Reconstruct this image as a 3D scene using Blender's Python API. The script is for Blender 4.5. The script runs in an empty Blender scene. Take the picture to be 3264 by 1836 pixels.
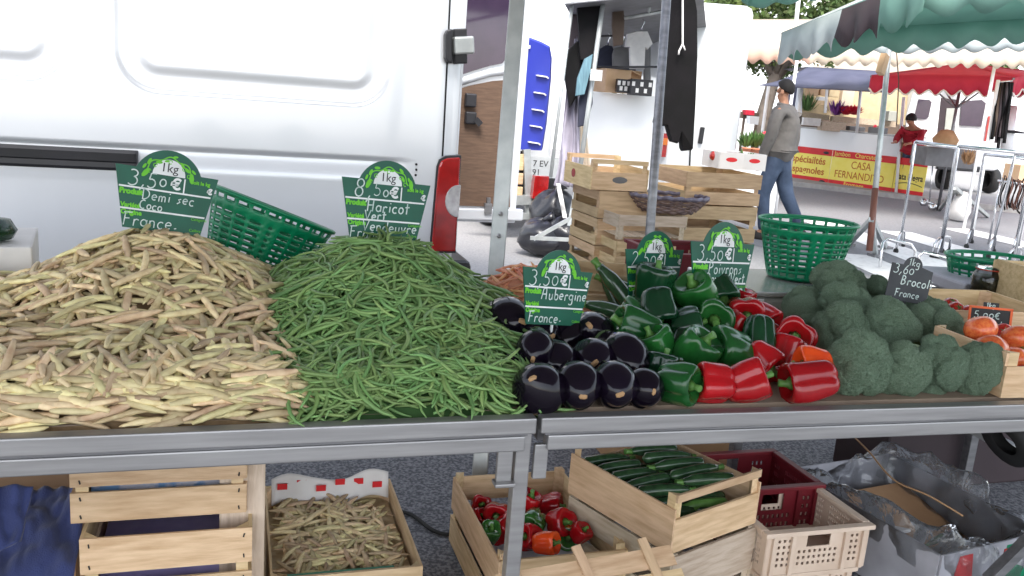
import bpy, bmesh, math, random
from math import sin, cos, pi, radians as R
from mathutils import Vector as V, Matrix, Euler, Quaternion, noise as mnoise
random.seed(7)
rnd = random.random
def ru(a, b): return a + (b - a) * random.random()
scene = bpy.context.scene
col = scene.collection
# ---------------------------------------------------------------- camera
W0, H0, F0 = 3264.0, 1836.0, 2800.0
PITCH, ROLL, YAW, CAMH = R(12.5), R(4.5), R(-18.0), 1.42
Zr = Matrix.Rotation(YAW, 3, 'Z')
_F = V((0, cos(PITCH), -sin(PITCH))); _R = V((1, 0, 0)); _U = _R.cross(_F)
CF = Zr @ _F
CR = Zr @ (_R * cos(ROLL) + _U * sin(ROLL))
CU = Zr @ (-_R * sin(ROLL) + _U * cos(ROLL))
CC = V((0, 0, CAMH))
HF = V((CF.x, CF.y, 0)).normalized(); HX = V((HF.y, -HF.x, 0))
cd = bpy.data.cameras.new('camera'); cam = bpy.data.objects.new('camera', cd); col.objects.link(cam)
cd.sensor_width = 36.0; cd.lens = 36.0 * F0 / W0; cd.clip_end = 500; cd.clip_start = 0.02
m = Matrix((CR, CU, -CF)).transposed().to_4x4(); m.translation = CC
cam.matrix_world = m; scene.camera = cam
def at(px, py, Y=None, z=None, d=None, x=None, h=None):
    """a point of the place: where the sight line through a photo pixel meets a plane of the place"""
    r = CF * F0 + CR * (px - W0 / 2) - CU * (py - H0 / 2)
    if Y is not None: t = Y / r.y
    elif z is not None: t = (z - CAMH) / r.z
    elif x is not None: t = x / r.x
    elif h is not None: t = h / r.dot(HF)
    else: t = d / F0
    return CC + r * t
# ---------------------------------------------------------------- sky, sun, exposure
w = bpy.data.worlds.new('World'); scene.world = w; w.use_nodes = True
nt = w.node_tree; nt.nodes.clear()
sky = nt.nodes.new('ShaderNodeTexSky'); sky.sky_type = 'NISHITA'; sky.sun_disc = False
SUN_EL, SUN_AZ = R(52), R(200)          # azimuth clockwise from +Y
sky.sun_elevation = SUN_EL; sky.sun_rotation = SUN_AZ
sky.air_density = 1.0; sky.dust_density = 1.5; sky.ozone_density = 1.0
hs = nt.nodes.new('ShaderNodeHueSaturation'); hs.inputs['Saturation'].default_value = 0.42
bg = nt.nodes.new('ShaderNodeBackground'); bg.inputs['Strength'].default_value = 0.15
wo = nt.nodes.new('ShaderNodeOutputWorld')
nt.links.new(sky.outputs[0], hs.inputs['Color']); nt.links.new(hs.outputs[0], bg.inputs[0]); nt.links.new(bg.outputs[0], wo.inputs[0])
sd = bpy.data.lights.new('sun', 'SUN'); sd.energy = 1.5; sd.angle = R(25); sd.color = (1, .96, .9)
so = bpy.data.objects.new('sun', sd); col.objects.link(so)
sdir = V((sin(SUN_AZ) * cos(SUN_EL), cos(SUN_AZ) * cos(SUN_EL), sin(SUN_EL)))
so.rotation_euler = (-sdir).to_track_quat('-Z', 'Y').to_euler()
vs = scene.view_settings; vs.view_transform = 'Standard'; vs.look = 'None'; vs.exposure = 1.85; vs.gamma = 1.0; vs.use_curve_mapping = False
scene.cycles.max_bounces = 8; scene.cycles.transparent_max_bounces = 12
scene.cycles.caustics_reflective = False; scene.cycles.caustics_refractive = False
# ---------------------------------------------------------------- materials
MATS = {}
def mat(name, c, rough=.6, metal=0.0, c2=None, scale=8.0, bump=0.0, bscale=60.0, vary=0.0, coat=0.0, stretch=None, trans=0.0, spec=.5, sheen=0.0, detail=4, lo=.35, hi=.65, ior=1.45, alpha=1.0, hue=0.0, bvor=False, emit=0, transl=0.0, bdist=.004):
    if name in MATS: return MATS[name]
    m = bpy.data.materials.new(name); m.use_nodes = True; MATS[name] = m
    n = m.node_tree.nodes; l = m.node_tree.links; b = n['Principled BSDF']
    b.inputs['Roughness'].default_value = rough; b.inputs['Metallic'].default_value = metal
    b.inputs['Coat Weight'].default_value = coat; b.inputs['Coat Roughness'].default_value = .06
    b.inputs['Transmission Weight'].default_value = trans; b.inputs['Specular IOR Level'].default_value = spec
    b.inputs['Sheen Weight'].default_value = sheen; b.inputs['IOR'].default_value = ior; b.inputs['Alpha'].default_value = alpha
    tc = n.new('ShaderNodeTexCoord'); oi = n.new('ShaderNodeObjectInfo')
    mp = n.new('ShaderNodeMapping'); l.new(tc.outputs['Object'], mp.inputs[0])
    if stretch: mp.inputs['Scale'].default_value = stretch
    if c2 is None: c2 = tuple(x * .86 for x in c)
    nz = n.new('ShaderNodeTexNoise'); nz.noise_dimensions = '4D'; nz.inputs['Scale'].default_value = scale; nz.inputs['Detail'].default_value = detail
    mw = n.new('ShaderNodeMath'); mw.operation = 'MULTIPLY'; mw.inputs[1].default_value = 37.0
    l.new(oi.outputs['Random'], mw.inputs[0]); l.new(mw.outputs[0], nz.inputs['W']); l.new(mp.outputs[0], nz.inputs['Vector'])
    rp = n.new('ShaderNodeValToRGB'); e = rp.color_ramp.elements
    e[0].position = lo; e[0].color = (*c2, 1); e[1].position = hi; e[1].color = (*c, 1)
    l.new(nz.outputs['Fac'], rp.inputs[0]); out = rp.outputs[0]
    if vary or hue:
        gi = n.new('ShaderNodeNewGeometry')
        ad = n.new('ShaderNodeMath'); ad.operation = 'ADD'; l.new(oi.outputs['Random'], ad.inputs[0]); l.new(gi.outputs['Random Per Island'], ad.inputs[1])
        fr = n.new('ShaderNodeMath'); fr.operation = 'FRACT'; l.new(ad.outputs[0], fr.inputs[0])
        mr = n.new('ShaderNodeMapRange'); mr.inputs['To Min'].default_value = 1 - vary; mr.inputs['To Max'].default_value = 1 + vary; l.new(fr.outputs[0], mr.inputs[0])
        h = n.new('ShaderNodeHueSaturation'); l.new(out, h.inputs['Color']); l.new(mr.outputs[0], h.inputs['Value'])
        if hue:
            m7 = n.new('ShaderNodeMath'); m7.operation = 'MULTIPLY'; m7.inputs[1].default_value = 7.31; l.new(fr.outputs[0], m7.inputs[0])
            f2 = n.new('ShaderNodeMath'); f2.operation = 'FRACT'; l.new(m7.outputs[0], f2.inputs[0])
            mh = n.new('ShaderNodeMapRange'); mh.inputs['To Min'].default_value = .5 - hue; mh.inputs['To Max'].default_value = .5 + hue; l.new(f2.outputs[0], mh.inputs[0]); l.new(mh.outputs[0], h.inputs['Hue'])
        out = h.outputs[0]
    l.new(out, b.inputs['Base Color'])
    if emit: 
        b.inputs['Emission Strength'].default_value = emit; l.new(out, b.inputs['Emission Color'])
    if bump:
        if bvor: bz = n.new('ShaderNodeTexVoronoi'); bz.inputs['Scale'].default_value = bscale; o = bz.outputs['Distance']
        else: bz = n.new('ShaderNodeTexNoise'); bz.inputs['Scale'].default_value = bscale; bz.inputs['Detail'].default_value = 5; o = bz.outputs['Fac']
        l.new(mp.outputs[0], bz.inputs['Vector'])
        bp = n.new('ShaderNodeBump'); bp.inputs['Strength'].default_value = min(1, bump); bp.inputs['Distance'].default_value = bdist * (-1 if bvor else 1); l.new(o, bp.inputs['Height']); l.new(bp.outputs[0], b.inputs['Normal'])
    if transl:
        tb = n.new('ShaderNodeBsdfTranslucent'); l.new(out, tb.inputs[0]); ms = n.new('ShaderNodeMixShader'); ms.inputs[0].default_value = transl; l.new(b.outputs[0], ms.inputs[1]); l.new(tb.outputs[0], ms.inputs[2]); l.new(ms.outputs[0], n['Material Output'].inputs[0])
    return m
def wood(name, c, c2, **k): return mat(name, c, k.pop('rough', .7), c2=c2, scale=9, stretch=(1.2, 9, 9), bump=.25, bscale=30, vary=k.pop('vary', .12), hue=.012, lo=.3, hi=.62, detail=6, **k)
wood('wood_pale', (.68, .50, .30), (.50, .34, .18))
wood('wood_old', (.58, .415, .25), (.42, .285, .165))
wood('wood_grey', (.60, .50, .38), (.42, .33, .23))
wood('plywood', (.13, .082, .05), (.085, .052, .032))
mat('steel', (.40, .395, .395), .46, .7, c2=(.27, .265, .265), scale=6, stretch=(.6, 10, 10), bump=.06, bscale=14, lo=.3, hi=.7, detail=8)
mat('steel_dark', (.30, .30, .31), .45, .7, c2=(.2, .2, .21), scale=7, stretch=(.6, 8, 8))
mat('galvanised', (.50, .52, .51), .45, .55, c2=(.38, .40, .40), scale=14)
mat('chrome', (.75, .75, .77), .22, .9, c2=(.6, .6, .62))
mat('table_board', (.28, .21, .15), .75, c2=(.19, .14, .10), scale=6, bump=.1)
mat('van_paint', (.66, .68, .715), .30, .25, c2=(.64, .66, .695), scale=2, coat=.8, bump=.004, bscale=6)
mat('white_paint', (.82, .83, .84), .35, c2=(.78, .79, .80), scale=2, coat=.4)
mat('black_plastic', (.022, .021, .026), .42, c2=(.016, .016, .018))
mat('black_rubber', (.02, .02, .02), .75)
mat('seam', (.012, .012, .014), .9)
mat('red_lens', (.42, .012, .012), .15, c2=(.25, .008, .008), scale=14, coat=.8)
mat('orange_lens', (.8, .2, .02), .2, coat=.5)
mat('clear_lens', (.62, .60, .60), .12, .2, c2=(.4, .38, .38), scale=25, coat=1)
mat('dark_glass', (.045, .028, .055), .06, c2=(.035, .022, .045), spec=.7)
mat('asphalt', (.235, .238, .252), .88, c2=(.085, .088, .10), scale=95, bump=.8, bscale=150, detail=3, lo=.42, hi=.60)
mat('road_asphalt', (.235, .235, .25), .85, c2=(.185, .187, .20), scale=30, bump=.4, bscale=240)
mat('pale_ground', (.33, .32, .32), .9, c2=(.25, .245, .245), scale=50, bump=.5, bscale=200)
mat('kerb_stone', (.42, .41, .40), .85, c2=(.33, .32, .31), scale=12, bump=.3)
mat('road_white', (.78, .77, .76), .7, c2=(.60, .59, .58), scale=16, lo=.25, hi=.5)
mat('basket_green', (.0, .205, .088), .38, c2=(.0, .18, .078), scale=6)
mat('sign_green', (.004, .105, .062), .42, c2=(.004, .085, .05), scale=18)
mat('sign_lime', (.16, .62, .03), .5)
mat('chalk_white', (.66, .75, .72), .8, c2=(.36, .5, .46), scale=90, lo=.3, hi=.55)
mat('print_white', (.86, .88, .88), .5)
mat('print_black', (.015, .015, .016), .5)
mat('slate', (.055, .06, .066), .6, c2=(.035, .038, .043), scale=14)
mat('orange_plastic', (.85, .13, .02), .4)
mat('coco_pod', (.66, .55, .315), .62, c2=(.47, .335, .175), scale=48, vary=.34, hue=.028, bump=.2, bscale=90, lo=.28, hi=.6)
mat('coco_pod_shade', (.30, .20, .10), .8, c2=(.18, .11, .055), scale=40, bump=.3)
mat('orange_pod', (.80, .42, .22), .55, c2=(.62, .24, .12), scale=26, vary=.22, hue=.02)
mat('green_bean', (.215, .345, .115), .5, c2=(.135, .250, .080), scale=14, vary=.24, hue=.022, lo=.3, hi=.7)
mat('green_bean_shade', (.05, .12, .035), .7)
mat('bean_tip', (.35, .42, .2), .6)
mat('aubergine', (.007, .004, .011), .12, c2=(.005, .003, .007), scale=5, spec=.35)
mat('aubergine_scar', (.42, .25, .12), .7)
mat('calyx', (.10, .16, .06), .6)
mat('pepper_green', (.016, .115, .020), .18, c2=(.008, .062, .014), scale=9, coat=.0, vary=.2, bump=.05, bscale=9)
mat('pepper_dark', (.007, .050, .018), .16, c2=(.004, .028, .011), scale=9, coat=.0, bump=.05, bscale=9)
mat('pepper_red', (.40, .006, .010), .18, c2=(.27, .005, .008), scale=9, coat=.0, vary=.15, bump=.05, bscale=9)
mat('pepper_orange', (.74, .085, .012), .18, c2=(.60, .035, .010), scale=10, coat=.0, bump=.05, bscale=9)
mat('pepper_mixed', (.030, .120, .022), .16, c2=(.46, .10, .010), scale=11, coat=.6, lo=.40, hi=.46)
mat('pepper_stem', (.10, .24, .05), .5)
mat('broccoli', (.36, .50, .345), .85, c2=(.215, .335, .21), scale=30, bump=1.0, bscale=230, bvor=True, vary=.10, hue=.012, detail=8, lo=.3, hi=.7)
mat('broccoli_stem', (.26, .36, .15), .6)
mat('courgette', (.020, .050, .024), .22, c2=(.034, .085, .034), scale=40, stretch=(.2, 1, 1), coat=.4, lo=.4, hi=.75)
mat('courgette_light', (.14, .30, .07), .3, c2=(.08, .2, .04), scale=30)
mat('tomato_orange', (.70, .19, .055), .2, c2=(.58, .085, .03), scale=6, coat=.0, bump=.04, bscale=9, vary=.1)
mat('tomato_red', (.50, .03, .015), .18, c2=(.3, .012, .01), scale=8, coat=.5)
mat('crate_red', (.15, .011, .018), .4, c2=(.11, .008, .013))
mat('crate_beige', (.66, .53, .42), .55, c2=(.56, .43, .33), scale=10)
mat('cardboard', (.42, .25, .13), .8, c2=(.35, .20, .10), scale=9)
mat('cardboard_pale', (.60, .40, .25), .8, c2=(.54, .35, .2), scale=9)
mat('paper_white', (.78, .76, .74), .7, c2=(.68, .66, .64), scale=10)
mat('carton_grey', (.42, .42, .46), .6, c2=(.3, .3, .33))
mat('cloth_blue', (.035, .050, .16), .85, c2=(.024, .034, .11), scale=9, bump=.4, bscale=300, sheen=.2)
mat('tarp_blue', (.03, .045, .33), .35, c2=(.028, .04, .33), scale=5, bump=.12, bscale=10)
mat('tarp_grey', (.36, .33, .40), .7, c2=(.28, .26, .31), scale=7, bump=.2, bscale=8)
mat('bag_black', (.020, .020, .026), .28, c2=(.014, .014, .018), bump=1.0, bscale=16, coat=.2)
mat('fabric_black', (.008, .007, .008), .9, c2=(.005, .005, .005), bump=.3, bscale=30, spec=.2)
mat('fabric_navy', (.02, .022, .04), .85)
mat('fabric_grey', (.17, .165, .17), .85, c2=(.12, .12, .12), bump=.25, bscale=20)
mat('fabric_white', (.62, .60, .58), .85, c2=(.48, .47, .46), bump=.25, bscale=20)
mat('fabric_teal', (.13, .24, .28), .85, c2=(.08, .15, .19), stretch=(12, 1, 1))
mat('fabric_brown', (.12, .085, .065), .85)
mat('stall_grey', (.16, .16, .17), .6, c2=(.12, .12, .125))
mat('awning_cream', (.82, .74, .62), .8, c2=(.78, .68, .56), scale=3, transl=.5)
mat('stall_canvas', (.52, .49, .45), .8, c2=(.46, .43, .39), scale=3, transl=.15)
mat('awning_cream_backlit', (.82, .60, .48), .8, c2=(.76, .54, .43), scale=3, transl=.5)  # cream canvas with the peach of transmitted light put into its colour
mat('awning_green', (.27, .46, .39), .6, c2=(.23, .41, .35), scale=3, transl=.55)
mat('awning_white', (.62, .66, .66), .55, c2=(.52, .57, .57), scale=4, bump=.2, bscale=6, transl=.35)
mat('awning_dark', (.05, .035, .04), .7)
mat('awning_navy', (.13, .135, .20), .6, c2=(.10, .105, .165), scale=3, transl=.2)
mat('awning_red', (.78, .07, .14), .65, c2=(.72, .06, .12), scale=4, transl=.5)
mat('piping_white', (.8, .74, .70), .7)
mat('banner_red', (.68, .02, .025), .5, c2=(.56, .015, .02), scale=5)
mat('banner_yellow', (.86, .74, .16), .5, c2=(.82, .68, .10), scale=5)
mat('banner_text', (.50, .13, .02), .6)
mat('skin', (.46, .23, .14), .55, c2=(.40, .19, .11), scale=12)
mat('hair', (.012, .009, .008), .7, bump=.5, bscale=80)
mat('jacket_grey', (.165, .150, .140), .85, c2=(.12, .11, .103), scale=6, bump=.8, bscale=9, bdist=.03)
mat('jeans', (.075, .105, .17), .85, c2=(.042, .062, .105), scale=6, bump=.8, bscale=8, bdist=.03)
mat('red_coat', (.42, .012, .03), .8, c2=(.3, .008, .02), scale=7, bump=.8, bscale=8, bdist=.03)
mat('shoe', (.03, .025, .022), .6)
mat('leaf', (.115, .165, .045), .6, c2=(.060, .100, .026), scale=.8, vary=.35, hue=.02)
mat('bark', (.17, .14, .115), .9, c2=(.10, .08, .065), scale=6, bump=.6, bscale=20)
mat('terracotta', (.55, .20, .11), .8)
mat('plant_green', (.10, .20, .05), .6, c2=(.06, .13, .03), vary=.3)
mat('plant_pale', (.42, .44, .25), .7, c2=(.25, .3, .14), vary=.3)
mat('flower_purple', (.22, .05, .30), .6, vary=.2)
mat('flower_red', (.60, .02, .05), .6, vary=.2)
mat('wicker', (.17, .11, .085), .6, c2=(.09, .06, .06), scale=30, vary=.3)
mat('wicker_rim', (.20, .19, .25), .5, c2=(.08, .06, .08), scale=26)
mat('scale_body', (.42, .43, .38), .5, c2=(.36, .37, .33), scale=6)
mat('scale_top', (.62, .62, .60), .25, .6)
mat('beige_wall', (.46, .36, .22), .7, c2=(.40, .31, .18))
mat('leather_brown', (.16, .06, .04), .5, vary=.4)
mat('jar_food', (.16, .13, .05), .5, c2=(.07, .07, .03), scale=60)
mat('rust_red', (.55, .06, .03), .5)
mat('purple_carton', (.25, .22, .40), .6, c2=(.18, .15, .32), scale=12)
mat('leaflet', (.60, .60, .68), .6, c2=(.20, .36, .62), scale=30, lo=.45, hi=.55)
def glass(name, c=(1, 1, 1), rough=.02, a=None):
    m = mat(name, c, rough, trans=1.0, ior=1.45)
    return m
glass('jar_glass', (.93, .96, .93))
# crinkled clear film: thin sheet, mostly see-through with sharp glints
m = bpy.data.materials.new('clear_film'); m.use_nodes = True; MATS['clear_film'] = m
n = m.node_tree.nodes; l = m.node_tree.links; n.remove(n['Principled BSDF'])
tr = n.new('ShaderNodeBsdfTransparent'); tr.inputs[0].default_value = (.93, .94, .95, 1); gl = n.new('ShaderNodeBsdfGlossy'); gl.inputs['Roughness'].default_value = .09
fz = n.new('ShaderNodeFresnel'); fz.inputs['IOR'].default_value = 1.6; mx = n.new('ShaderNodeMixShader')
tc = n.new('ShaderNodeTexCoord'); nz = n.new('ShaderNodeTexNoise'); nz.inputs['Scale'].default_value = 22; nz.inputs['Detail'].default_value = 3
bp = n.new('ShaderNodeBump'); bp.inputs['Distance'].default_value = .02; bp.inputs['Strength'].default_value = .6
l.new(tc.outputs['Object'], nz.inputs['Vector']); l.new(nz.outputs['Fac'], bp.inputs['Height'])
l.new(bp.outputs[0], gl.inputs['Normal']); l.new(bp.outputs[0], fz.inputs['Normal'])
l.new(fz.outputs[0], mx.inputs[0]); l.new(tr.outputs[0], mx.inputs[1]); l.new(gl.outputs[0], mx.inputs[2])
df = n.new('ShaderNodeBsdfTranslucent'); df.inputs[0].default_value = (.9, .9, .92, 1); dd_ = n.new('ShaderNodeBsdfDiffuse'); dd_.inputs[0].default_value = (.85, .86, .88, 1); m2 = n.new('ShaderNodeMixShader'); m2.inputs[0].default_value = .5; m3 = n.new('ShaderNodeMixShader'); m3.inputs[0].default_value = .07
l.new(df.outputs[0], m2.inputs[1]); l.new(dd_.outputs[0], m2.inputs[2]); l.new(mx.outputs[0], m3.inputs[1]); l.new(m2.outputs[0], m3.inputs[2]); l.new(m3.outputs[0], n['Material Output'].inputs[0])
# ---------------------------------------------------------------- mesh builder
class MB:
    def __init__(s): s.v = []; s.f = []; s.mi = []; s.sm = []
    def add(s, vs, fs, mi=0, smooth=False):
        o = len(s.v); s.v += [tuple(p) for p in vs]
        for f in fs: s.f.append([i + o for i in f]); s.mi.append(mi); s.sm.append(smooth)
        return s
    def box(s, c, d, rot=None, mi=0, taper=1.0):
        c = V(c); x, y, z = [q / 2 for q in d]; P = []
        for k in (-1, 1):
            t = taper if k > 0 else 1
            for a, b in ((-1, -1), (1, -1), (1, 1), (-1, 1)): P.append(V((a * x * t, b * y * t, k * z)))
        if rot is not None: P = [rot @ p for p in P]
        return s.add([c + p for p in P], [(3, 2, 1, 0), (4, 5, 6, 7), (0, 1, 5, 4), (1, 2, 6, 5), (2, 3, 7, 6), (3, 0, 4, 7)], mi)
    def bar(s, a, b, w, h, mi=0, up=(0, 0, 1)):
        a = V(a); b = V(b); d = b - a; L = d.length; d.normalize(); u = V(up)
        y = u.cross(d)
        if y.length < 1e-4: y = V((0, 1, 0)).cross(d)
        y.normalize(); z = d.cross(y)
        return s.box((a + b) / 2, (L, w, h), Matrix((d, y, z)).transposed(), mi)
    def tube(s, pts, r, n=8, mi=0, cap=True, flat=1.0, smooth=True, up=(0, 0, 1)):
        pts = [V(p) for p in pts]; k = len(pts)
        if not hasattr(r, '__len__'): r = [r] * k
        vs = []; T0 = None; N = None
        for i in range(k):
            T = (pts[min(i + 1, k - 1)] - pts[max(i - 1, 0)]).normalized()
            if N is None:
                u = V(up)
                if abs(u.dot(T)) > .95: u = V((1, 0, 0))
                N = (u - T * u.dot(T)).normalized()
            else:
                N = N - T * N.dot(T)
                N = N.normalized() if N.length > 1e-6 else V((1, 0, 0))
            B = T.cross(N)
            for j in range(n):
                a = 2 * pi * j / n; vs.append(pts[i] + (N * cos(a) * flat + B * sin(a)) * r[i])
        fs = [(i * n + j, i * n + (j + 1) % n, (i + 1) * n + (j + 1) % n, (i + 1) * n + j) for i in range(k - 1) for j in range(n)]
        s.add(vs, fs, mi, smooth)
        if cap:
            o = len(s.v) - k * n
            s.f.append([o + j for j in range(n)][::-1]); s.mi.append(mi); s.sm.append(False)
            s.f.append([o + (k - 1) * n + j for j in range(n)]); s.mi.append(mi); s.sm.append(False)
        return s
    def lathe(s, prof, n=24, fn=None, mi=0, M=None, smooth=True, close=False):
        vs = []
        for i, (r, z) in enumerate(prof):
            for j in range(n):
                a = 2 * pi * j / n; k = fn(a, i, z) if fn else 1.0
                p = V((r * k * cos(a), r * k * sin(a), z)); vs.append(M @ p if M is not None else p)
        L = len(prof)
        fs = [(i * n + j, i * n + (j + 1) % n, (i + 1) * n + (j + 1) % n, (i + 1) * n + j) for i in range(L - 1) for j in range(n)]
        if prof[0][0] < 1e-3 or close: fs.append(list(range(n))[::-1])
        if prof[-1][0] < 1e-3 or close: fs.append([(L - 1) * n + j for j in range(n)])
        return s.add(vs, fs, mi, smooth)
    def prism(s, poly, t, M=None, mi=0, smooth=False):
        """poly in local (x,z), extruded along y from 0 to t"""
        k = len(poly); vs = [V((x, 0, z)) for x, z in poly] + [V((x, t, z)) for x, z in poly]
        if M is not None: vs = [M @ p for p in vs]
        fs = [list(range(k)), list(range(k, 2 * k))[::-1]] + [(i, i + k, (i + 1) % k + k, (i + 1) % k) for i in range(k)]
        return s.add(vs, fs, mi, smooth)
    def grid(s, fn, nu, nv, mi=0, smooth=True, wrap=False):
        vs = [fn(i / nu, j / nv) for j in range(nv + 1) for i in range(nu + 1)]
        w_ = nu + 1
        return s.add(vs, [(j * w_ + i, j * w_ + i + 1, (j + 1) * w_ + i + 1, (j + 1) * w_ + i) for j in range(nv) for i in range(nu)], mi, smooth)
    def strip(s, pts, w, nrm, mi=0):
        """flat ribbon along pts (a written or painted stroke)"""
        pts = [V(p) for p in pts]; nrm = V(nrm); vs = []
        for i in range(len(pts)):
            T = (pts[min(i + 1, len(pts) - 1)] - pts[max(i - 1, 0)])
            if T.length < 1e-9: T = V((1, 0, 0))
            B = nrm.cross(T.normalized()) * w / 2; vs += [pts[i] + B, pts[i] - B]
        return s.add(vs, [(2 * i, 2 * i + 1, 2 * i + 3, 2 * i + 2) for i in range(len(pts) - 1)], mi)
    def mesh(s, name, mats, recalc=True):
        me = bpy.data.meshes.new(name); me.from_pydata([tuple(p) for p in s.v], [], s.f)
        for m in (mats if isinstance(mats, (list, tuple)) else [mats]): me.materials.append(MATS[m])
        me.polygons.foreach_set('material_index', s.mi); me.polygons.foreach_set('use_smooth', s.sm)
        if recalc:
            b = bmesh.new(); b.from_mesh(me); bmesh.ops.recalc_face_normals(b, faces=b.faces); b.to_mesh(me); b.free()
        me.update(); return me
    def build(s, name, mats, parent=None, recalc=True, loc=None, rot=None, solid=0, bevel=0, sub=0):
        o = bpy.data.objects.new(name, s.mesh(name, mats, recalc)); col.objects.link(o)
        if parent is not None: o.parent = parent
        if loc is not None: o.location = loc
        if rot is not None: o.rotation_euler = rot
        if solid: mo = o.modifiers.new('solid', 'SOLIDIFY'); mo.thickness = solid; mo.offset = 0
        if bevel: mo = o.modifiers.new('bevel', 'BEVEL'); mo.width = bevel; mo.segments = 2; mo.limit_method = 'ANGLE'
        if sub: mo = o.modifiers.new('sub', 'SUBSURF'); mo.levels = sub; mo.render_levels = sub
        return o
def tag(o, label, cat, group=None, kind=None):
    if label: o['label'] = label
    if cat: o['category'] = cat
    if group: o['group'] = group
    if kind: o['kind'] = kind
    return o
def thing(name, label, cat, loc=(0, 0, 0), rz=0, group=None, rot=None):
    o = bpy.data.objects.new(name, None); col.objects.link(o); o.location = loc; o.rotation_euler = rot if rot else (0, 0, rz)
    o.empty_display_size = .05
    return tag(o, label, cat, group)
def inst(name, me, loc=(0, 0, 0), rot=(0, 0, 0), parent=None, sc=None):
    o = bpy.data.objects.new(name, me); col.objects.link(o); o.location = loc
    if isinstance(rot, Quaternion): o.rotation_mode = 'QUATERNION'; o.rotation_quaternion = rot
    else: o.rotation_euler = rot
    if sc is not None: o.scale = sc if hasattr(sc, '__len__') else (sc, sc, sc)
    if parent is not None: o.parent = parent
    return o
def struct(o): o['kind'] = 'structure'; return o
def textmesh(body, size, mi_mat, name, parent, M, ext=.0004, bold=0.0, shear=0.0, align='LEFT', sx=1.0):
    cu = bpy.data.curves.new('txt', 'FONT'); cu.body = body; cu.size = size; cu.extrude = ext; cu.offset = bold; cu.shear = shear; cu.align_x = align; cu.resolution_u = 3
    o = bpy.data.objects.new('txt', cu); col.objects.link(o)
    me = bpy.data.meshes.new_from_object(o); bpy.data.objects.remove(o); bpy.data.curves.remove(cu)
    me.transform(M @ Matrix.Diagonal((sx, 1, 1, 1)))
    return me
def join_meshes(name, mes, mats, parent):
    """several printed words on one sheet -> one lettering mesh; mes = [(mesh, material index)]"""
    b = MB()
    for me, mi in mes:
        b.add([v.co.copy() for v in me.vertices], [list(p.vertices) for p in me.polygons], mi); bpy.data.meshes.remove(me)
    o = b.build(name, mats, parent, recalc=False); o['kind'] = 'stuff'; return o
_BX = {}
def board(name, L, Hh, T, mt, loc, rot=(0, 0, 0), parent=None):
    """a plank: long axis X, height Z, thickness Y"""
    k = (round(L, 3), round(Hh, 3), round(T, 4), mt)
    if k not in _BX:
        c = min(T * .3, .002); b = MB(); b.box((0, 0, 0), (L, T, Hh)); _BX[k] = b.mesh(name, mt, False)
    return inst(name, _BX[k], loc, rot, parent)
def crate(label, L, Wd, H, loc, rz=0, mt='wood_pale', longs=None, ends=None, group='wooden produce crates', post=None, handle=None, posts=True, bottom=6, name='wooden_crate', rot=None, tlong=.006, tend=.008):
    """open wooden crate. L along X (long sides at +-Y), ends at +-X. longs / ends: list of (z0,z1) boards; handle: list of ends with raised rail"""
    t = thing(name, label, 'crate', loc, rz, group, rot)
    longs = longs or [(.02, .45 * H), (.55 * H, H)]; ends = ends or longs; hp = post or H
    for s in (-1, 1):
        for a, b in longs: board('slat', L, b - a, tlong, mt, (ru(-.002, .002), s * (Wd / 2 - tlong / 2), (a + b) / 2), (0, 0, 0), t)
        for a, b in ends: board('slat', Wd - 2 * tlong - .001, b - a, tend, mt, (s * (L / 2 - tend / 2), 0, (a + b) / 2), (0, 0, pi / 2), t)
        if handle and s in handle:
            hh = handle[s]; board('handle_rail', Wd - 2 * tlong - .001, .022, tend, mt, (s * (L / 2 - tend / 2), 0, hh - .011), (0, 0, pi / 2), t)
    if posts:
        for sx in (-1, 1):
            for sy in (-1, 1):
                h = handle[sx] if handle and sx in handle else hp
                mb = MB(); w_ = .026
                mb.prism([(0, 0), (w_, 0), (0, 0)], 0) if False else None
                x0, y0 = sx * (L / 2 - tend - .0005), sy * (Wd / 2 - tlong - .0005)
                P = [(x0, y0), (x0 - sx * w_, y0), (x0, y0 - sy * w_)]
                mb.add([(p[0], p[1], .004) for p in P] + [(p[0], p[1], h - .003) for p in P], [(0, 1, 2), (3, 4, 5), (0, 1, 4, 3), (1, 2, 5, 4), (2, 0, 3, 5)])
                mb.build('corner_post', mt, t)
    wb = (Wd - 2 * tlong - .004) / bottom
    for i in range(bottom): board('bottom_slat', L - 2 * tend - .003, .004, wb * .86, mt, (0, -(Wd / 2 - tlong - .002) + wb * (i + .5), .018), (0, 0, 0), t)
    return t
# ================================================================ ground
g = MB(); g.box((0, 0, -.05), (300, 300, .1)); struct(g.build('ground', 'asphalt'))
g = MB(); g.add([(-20, 4.9, .004), (60, 4.9, .004), (60, 60, .004), (-20, 60, .004)], [(0, 1, 2, 3)]); struct(g.build('market_square_surface', 'pale_ground'))
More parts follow.
